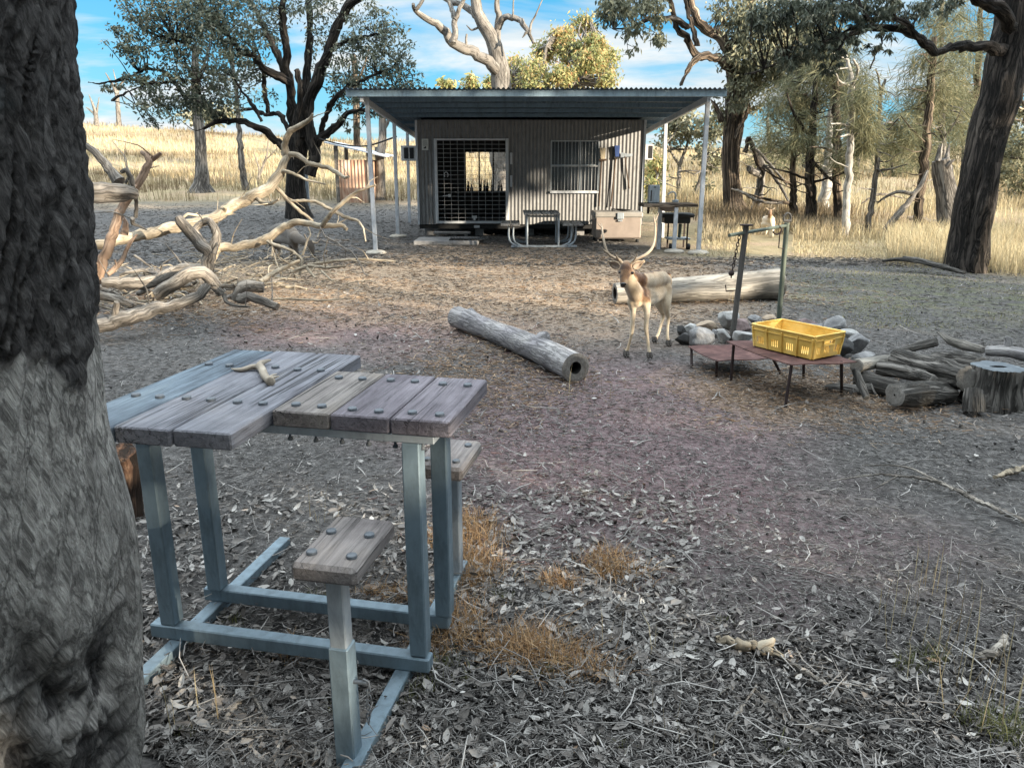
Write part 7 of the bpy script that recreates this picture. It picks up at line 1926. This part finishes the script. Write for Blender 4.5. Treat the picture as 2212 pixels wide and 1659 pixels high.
def leaves(name, label, n, y0, y1, Lr, mat, seed, keepf=None, lift=.012, x0=-350, x1=2560):
    x, y, r = scatter(n, y0, y1, x0=x0, x1=x1, seed=seed)
    k = free(x, y)
    if keepf is not None: k &= keepf(x, y, r)
    x, y = x[k], y[k]; n = len(x)
    sc = np.clip(y / 4.0, .9, 2.4)
    a = r.uniform(0, 2 * math.pi, n); L = r.uniform(Lr[0], Lr[1], n) * np.sqrt(sc); W = L * r.uniform(.22, .5, n)
    c = np.stack([x, y, on_ground(x, y) + .004 + np.abs(r.normal(0, lift, n))], -1)
    t1 = r.normal(0, .35, n); t2 = r.normal(0, .45, n)
    d = np.stack([np.cos(a) * np.cos(t1), np.sin(a) * np.cos(t1), np.sin(t1)], -1)
    s_ = np.stack([-np.sin(a) * np.cos(t2), np.cos(a) * np.cos(t2), np.sin(t2)], -1); up = np.cross(d, s_); up *= np.sign(up[:, 2:3])
    cu = r.uniform(-.1, .3, n) * L; cw = r.uniform(0, .35, n) * W
    def pt(fl, fw, fu): return c + d * (L * fl)[:, None] + s_ * (W * fw)[:, None] + up * fu[:, None]
    V = np.stack([pt(-.5, 0, cu * .6), pt(-.15, .5, cw), pt(.2, .45, cw), pt(.5, 0, cu), pt(.2, -.45, cw), pt(-.15, -.5, cw), pt(-.15, 0, 0 * cu), pt(.2, 0, 0 * cu)], 1)
    b = np.arange(n)[:, None] * 8
    F = np.concatenate([b + np.array([f]) for f in ([0, 6, 1, 1], [6, 7, 2, 1], [7, 3, 2, 2], [0, 5, 6, 6], [5, 4, 7, 6], [4, 3, 7, 7])])
    # triangles as true triangles
    F3 = np.concatenate([b + np.array([f]) for f in ([0, 6, 1], [6, 7, 1], [7, 2, 1], [7, 3, 2], [0, 5, 6], [5, 4, 6], [4, 7, 6], [4, 3, 7])])
    tn = r.beta(1.7, 1.9, n)
    return big(name, V.reshape(-1, 3), F3, np.repeat(tn, 8), M[mat], label=label, cat='leaf litter', kind='stuff', smooth=True)

def pellets(n, seed):
    x, y, r = scatter(n, 600, 1800, seed=seed)
    k = free(x, y) & (vn(np.stack([x * 1.1, y * 1.1, 0 * x + 4], -1)) + .6 * r.normal(size=len(x)) > -.1 + 2.2 * sstep(1.9, 3.3, y)); x, y = x[k], y[k]; n = len(x)
    s = r.uniform(.006, .011, n) * np.clip(y / 3.0, .9, 1.35); a = r.uniform(0, 6.28, n); L = s * r.uniform(1.0, 1.7, n)
    c = np.stack([x, y, on_ground(x, y) + s * .6 + np.abs(r.normal(0, .006, n))], -1)
    d = np.stack([np.cos(a), np.sin(a), r.normal(0, .3, n)], -1); q = np.stack([-np.sin(a), np.cos(a), 0 * a], -1); u = np.cross(d, q)
    V = [c + d * L[:, None]]
    for i in range(5):
        an = i * 2 * math.pi / 5; V.append(c + (q * math.cos(an) + u * math.sin(an)) * s[:, None])
    V.append(c - d * L[:, None]); V = np.stack(V, 1); b = np.arange(n)[:, None] * 7
    F = np.concatenate([b + np.array([[0, 1 + i, 1 + (i + 1) % 5]]) for i in range(5)] + [b + np.array([[6, 1 + (i + 1) % 5, 1 + i]]) for i in range(5)])
    big('droppings', V.reshape(-1, 3), F, np.repeat(r.uniform(0, 1, n), 7), M['pellet'], label='carpet of small dark droppings on the bare near ground', cat='droppings', kind='stuff', smooth=True)

def clear_deer(x, y): return ~((y > 13) & (y < 19.0) & (np.abs(x / y - .333) < .028))
def clump(x, y, f, seed): return fbm(np.stack([x * f, y * f, 0 * x + seed], -1), 3)
pellets(70000, 5)
sticks('twig_litter', 'fine grey twigs strewn over the bare ground', 150000, 555, 1800, (.012, .06), (.0011, .003), 'litter_stick', 1, keepf=lambda x, y, r: clump(x, y, .9, 1) + .3 * r.normal(size=len(x)) > -.35)
sticks('far_litter', 'fine twigs and leaf scraps on the shaded ground around the branch pile and left tree', 42000, 430, 575, (.03, .11), (.0018, .0038), 'litter_stick', 8, keepf=lambda x, y, r: (y < 27) & (clump(x, y, .5, 3) + .3 * r.normal(size=len(x)) > -.4) & ((x < 2.5) | (y < 14)))
sticks('needle_litter', 'pale dry stems strewn over the bare ground', 2600, 600, 1800, (.1, .3), (.0016, .0034), 'litter_stick', 2, tint=lambda r, n: r.uniform(.45, 1, n), lift=.03)
sticks('bark_litter', 'warm brown bark scraps between the fire place and the cabin', 70000, 540, 1000, (.025, .1), (.0014, .003), 'mulch_warm', 3,
       keepf=lambda x, y, r: (np.minimum(np.minimum(np.hypot((x - .2) / 3.6, (y - 11.6) / 3.2), np.hypot((x - 2.2) / .9, (y - 5.5) / .8)), np.minimum(np.hypot((x + .1) / .7, (y - 6.2) / 1.3) , np.hypot((x + 3.4) / 2.2, (y - 9.8) / 1.8))) + .25 * r.normal(size=len(x)) < 1))
M['litter_red'] = tintmat('litter_red', [(0, (.05, .03, .03)), (.5, (.15, .09, .09)), (1, (.28, .19, .18))], .85)
sticks('mauve_litter', 'reddish bark scraps on the ground between the table and the fallen log', 16000, 640, 1250, (.015, .07), (.0014, .0034), 'litter_red', 9, keepf=lambda x, y, r: (np.minimum(np.hypot((x - .35) / .75, (y - 4.3) / 1.6), np.hypot((x + .9) / 1.6, (y - 7.6) / 1.3)) + .3 * r.normal(size=len(x)) + .5 * clump(x, y, 1.2, 5) < .95))
leaves('leaf_litter', 'dry curled grey leaves scattered on the near ground', 19000, 620, 1800, (.018, .056), 'litter_leaf', 4, keepf=lambda x, y, r: clump(x, y, 1.0, 7) + .35 * r.normal(size=len(x)) - .5 * sstep(.4, 1.2, x) * sstep(1.9, 2.6, y) - .35 * sstep(3, 6, y) > -.05)
leaves('fallen_leaves', 'denser pale dry leaves around the feet of the timber table', 7000, 1060, 1800, (.03, .07), 'litter_leaf', 6, x0=200, x1=1500,
       keepf=lambda x, y, r: clump(x, y, 2.2, 9) + .3 * r.normal(size=len(x)) > -.15)

def blades(x, y, h, wd, r, lean=.35, seg2=True):
    n = len(x); z = on_ground(x, y); a = r.uniform(0, 6.28, n); lo = r.normal(0, lean, n) * h
    b0 = np.stack([x, y, z - .01], -1); dl = np.stack([np.cos(a), np.sin(a), 0 * a], -1); pd = np.stack([-np.sin(a), np.cos(a), 0 * a], -1)
    m_ = b0 + dl * (lo * .35)[:, None]; m_[:, 2] += h * .6; t_ = b0 + dl * lo[:, None]; t_[:, 2] += h * r.uniform(.75, 1, n)
    V = np.stack([b0 - pd * wd[:, None] / 2, b0 + pd * wd[:, None] / 2, m_ + pd * wd[:, None] * .35, m_ - pd * wd[:, None] * .35, t_], 1); b = np.arange(n)[:, None] * 5
    F = np.concatenate([b + np.array([[0, 1, 2]]), b + np.array([[0, 2, 3]]), b + np.array([[3, 2, 4]])])
    return V.reshape(-1, 3), F
def tufts(name, label, spots, mat, seed, hh, n_per, rad, lean=.4, wd=(.0015, .0035)):
    r = np.random.RandomState(seed); X = []; Yv = []; H = []
    for (px, py, s) in spots:
        c = gp(px, py); n = int(n_per * s)
        X.append(c.x + r.normal(0, rad * s, n)); Yv.append(c.y + r.normal(0, rad * s * .7, n)); H.append(r.uniform(hh[0], hh[1], n) * s)
    x, y, h = map(np.concatenate, (X, Yv, H))
    V, F = blades(x, y, h, r.uniform(wd[0], wd[1], len(x)), r, lean)
    big(name, V, F, np.repeat(r.uniform(0, 1, len(x)), 5), M[mat], label=label, cat='grass', kind='stuff')
tufts('dry_grass', 'orange brown dry grass along the right side of the timber table', [(1010, 1130, 1), (1025, 1165, 1.2), (1015, 1205, 1), (1030, 1235, 1), (1000, 1260, .9), (1310, 1215, 1), (1330, 1240, 1), (1210, 1265, .8), (970, 1330, 1), (985, 1370, 1.1), (1150, 1395, 1.1), (1185, 1430, 1.2), (1110, 1420, .9), (1260, 1450, 1), (1060, 1400, .8), (930, 1400, .8), (820, 1280, .7), (870, 1290, .7), (640, 1410, .7), (1200, 1250, .6), (940, 1170, .8)], 'dry_tuft', 31, (.03, .10), 420, .06, .75)
tufts('green_grass', 'small green grass tufts on the near ground', [(390, 1590, .6), (400, 1575, .5), (690, 1290, .7), (1195, 1455, .8), (2010, 1425, 1), (1960, 1440, .8), (2140, 1570, 1.2), (2180, 1585, 1.2), (2205, 1600, 1.2), (960, 1440, .9), (1330, 1620, .6), (1000, 1470, .7), (880, 1450, .8), (850, 1520, .8), (1700, 1620, .6), (1480, 1400, .5), (560, 1400, .6), (730, 1530, .5), (1560, 1340, .5), (910, 1490, .8), (1080, 1290, .7), (500, 1340, .6)], 'green_tuft', 32, (.03, .09), 110, .04, .5)
tufts('dead_stems', 'thin upright dead stems on the near ground', [(1960, 1330, 1), (1990, 1380, 1.2), (2060, 1480, 1.4), (2120, 1560, 1.4), (1430, 1420, .8), (400, 1570, 1.1), (1480, 1600, .9), (1300, 1400, .7), (2000, 1260, 1), (700, 1130, .8), (1260, 860, 1.2), (1620, 640, 1), (1590, 655, .8)], 'straw', 33, (.12, .32), 8, .06, .25, (.002, .004))

def field(name, label, n, px0, px1, py0, py1, hh, mat, seed, cond=None, lean=.4, w0=.012):
    r = np.random.RandomState(seed)
    # sample in plan, thinning with distance
    y = np.exp(r.uniform(math.log(py0), math.log(py1), n)); x = y * 1.04 * (r.uniform(px0, px1, n) - PW / 2) / PF
    k = clear_deer(x, y) if cond is None else (cond(x, y, r) & clear_deer(x, y))
    x, y = x[k], y[k]; n = len(x)
    s = np.clip(y / 16.0, .7, 4.0)
    V, F = blades(x, y, r.uniform(hh[0], hh[1], n) * np.clip(s, .8, 1.6), w0 * s * r.uniform(.6, 1.3, n), r, lean)
    big(name, V, F, np.repeat(np.clip(r.normal(.45, .16, n) + 1.0 * clump(x, y, .13, 3) + .4 * clump(x, y, .6, 13), 0, 1), 5), M[mat], label=label, cat='grass', kind='stuff')
field('dry_grass', 'dry straw coloured grass covering the left hill behind the trees', 60000, -300, 1120, 25, 84, (.1, .34), 'straw', 41, lambda x, y, r: ((y > 34) | ((y > 28) & (clump(x, y, .3, 5) > -.1))) & (clump(x, y, .18, 11) + .3 * r.normal(size=len(x)) > -.3))
field('dry_grass', 'dry straw coloured grass of the paddock behind the right hand wood', 60000, 1380, 2500, 17, 84, (.14, .42), 'straw', 42, lambda x, y, r: ~((x < 5.2) & (y < 24)) & (clump(x, y, .3, 2) + .3 * r.normal(size=len(x)) > -.25))
field('tall_grass', 'tall bright dry grass around the leaning right tree', 26000, 1880, 2700, 11.2, 18, (.25, .62), 'straw', 43, lambda x, y, r: (y > 11.3 + .35 * np.abs(r.normal(size=len(x))) + 1.6 * sstep(8.5, 6.0, x)) & (x > 5.6) & (np.hypot(x - 7.0, y - 11.9) > .5), .5, .009)
field('low_grass', 'short sunlit dry grass between the verandah and the right hand wood', 26000, 1480, 2200, 14.0, 20, (.03, .12), 'straw', 44, lambda x, y, r: (x > 2.6) & (clump(x, y, .8, 6) + .4 * r.normal(size=len(x)) > -.1) & (y > 14.3 - .2 * (x - 3.5)), .8, .012)
field('rough_grass', 'brownish rough grass tufts under the stringy barked tree', 16000, 1500, 1800, 17, 24, (.12, .42), 'tan_tuft', 45, lambda x, y, r: (clump(x, y, .5, 8) + .25 * r.normal(size=len(x)) > .1) & (x > 4.4), .4, .014)
field('green_cover', 'thin low green grass on the shaded ground before the leaning right tree', 24000, 1640, 2500, 7.8, 13, (.015, .05), 'green_tuft', 46, lambda x, y, r: clump(x, y, .7, 4) + .2 * r.normal(size=len(x)) > .12, .9, .012)
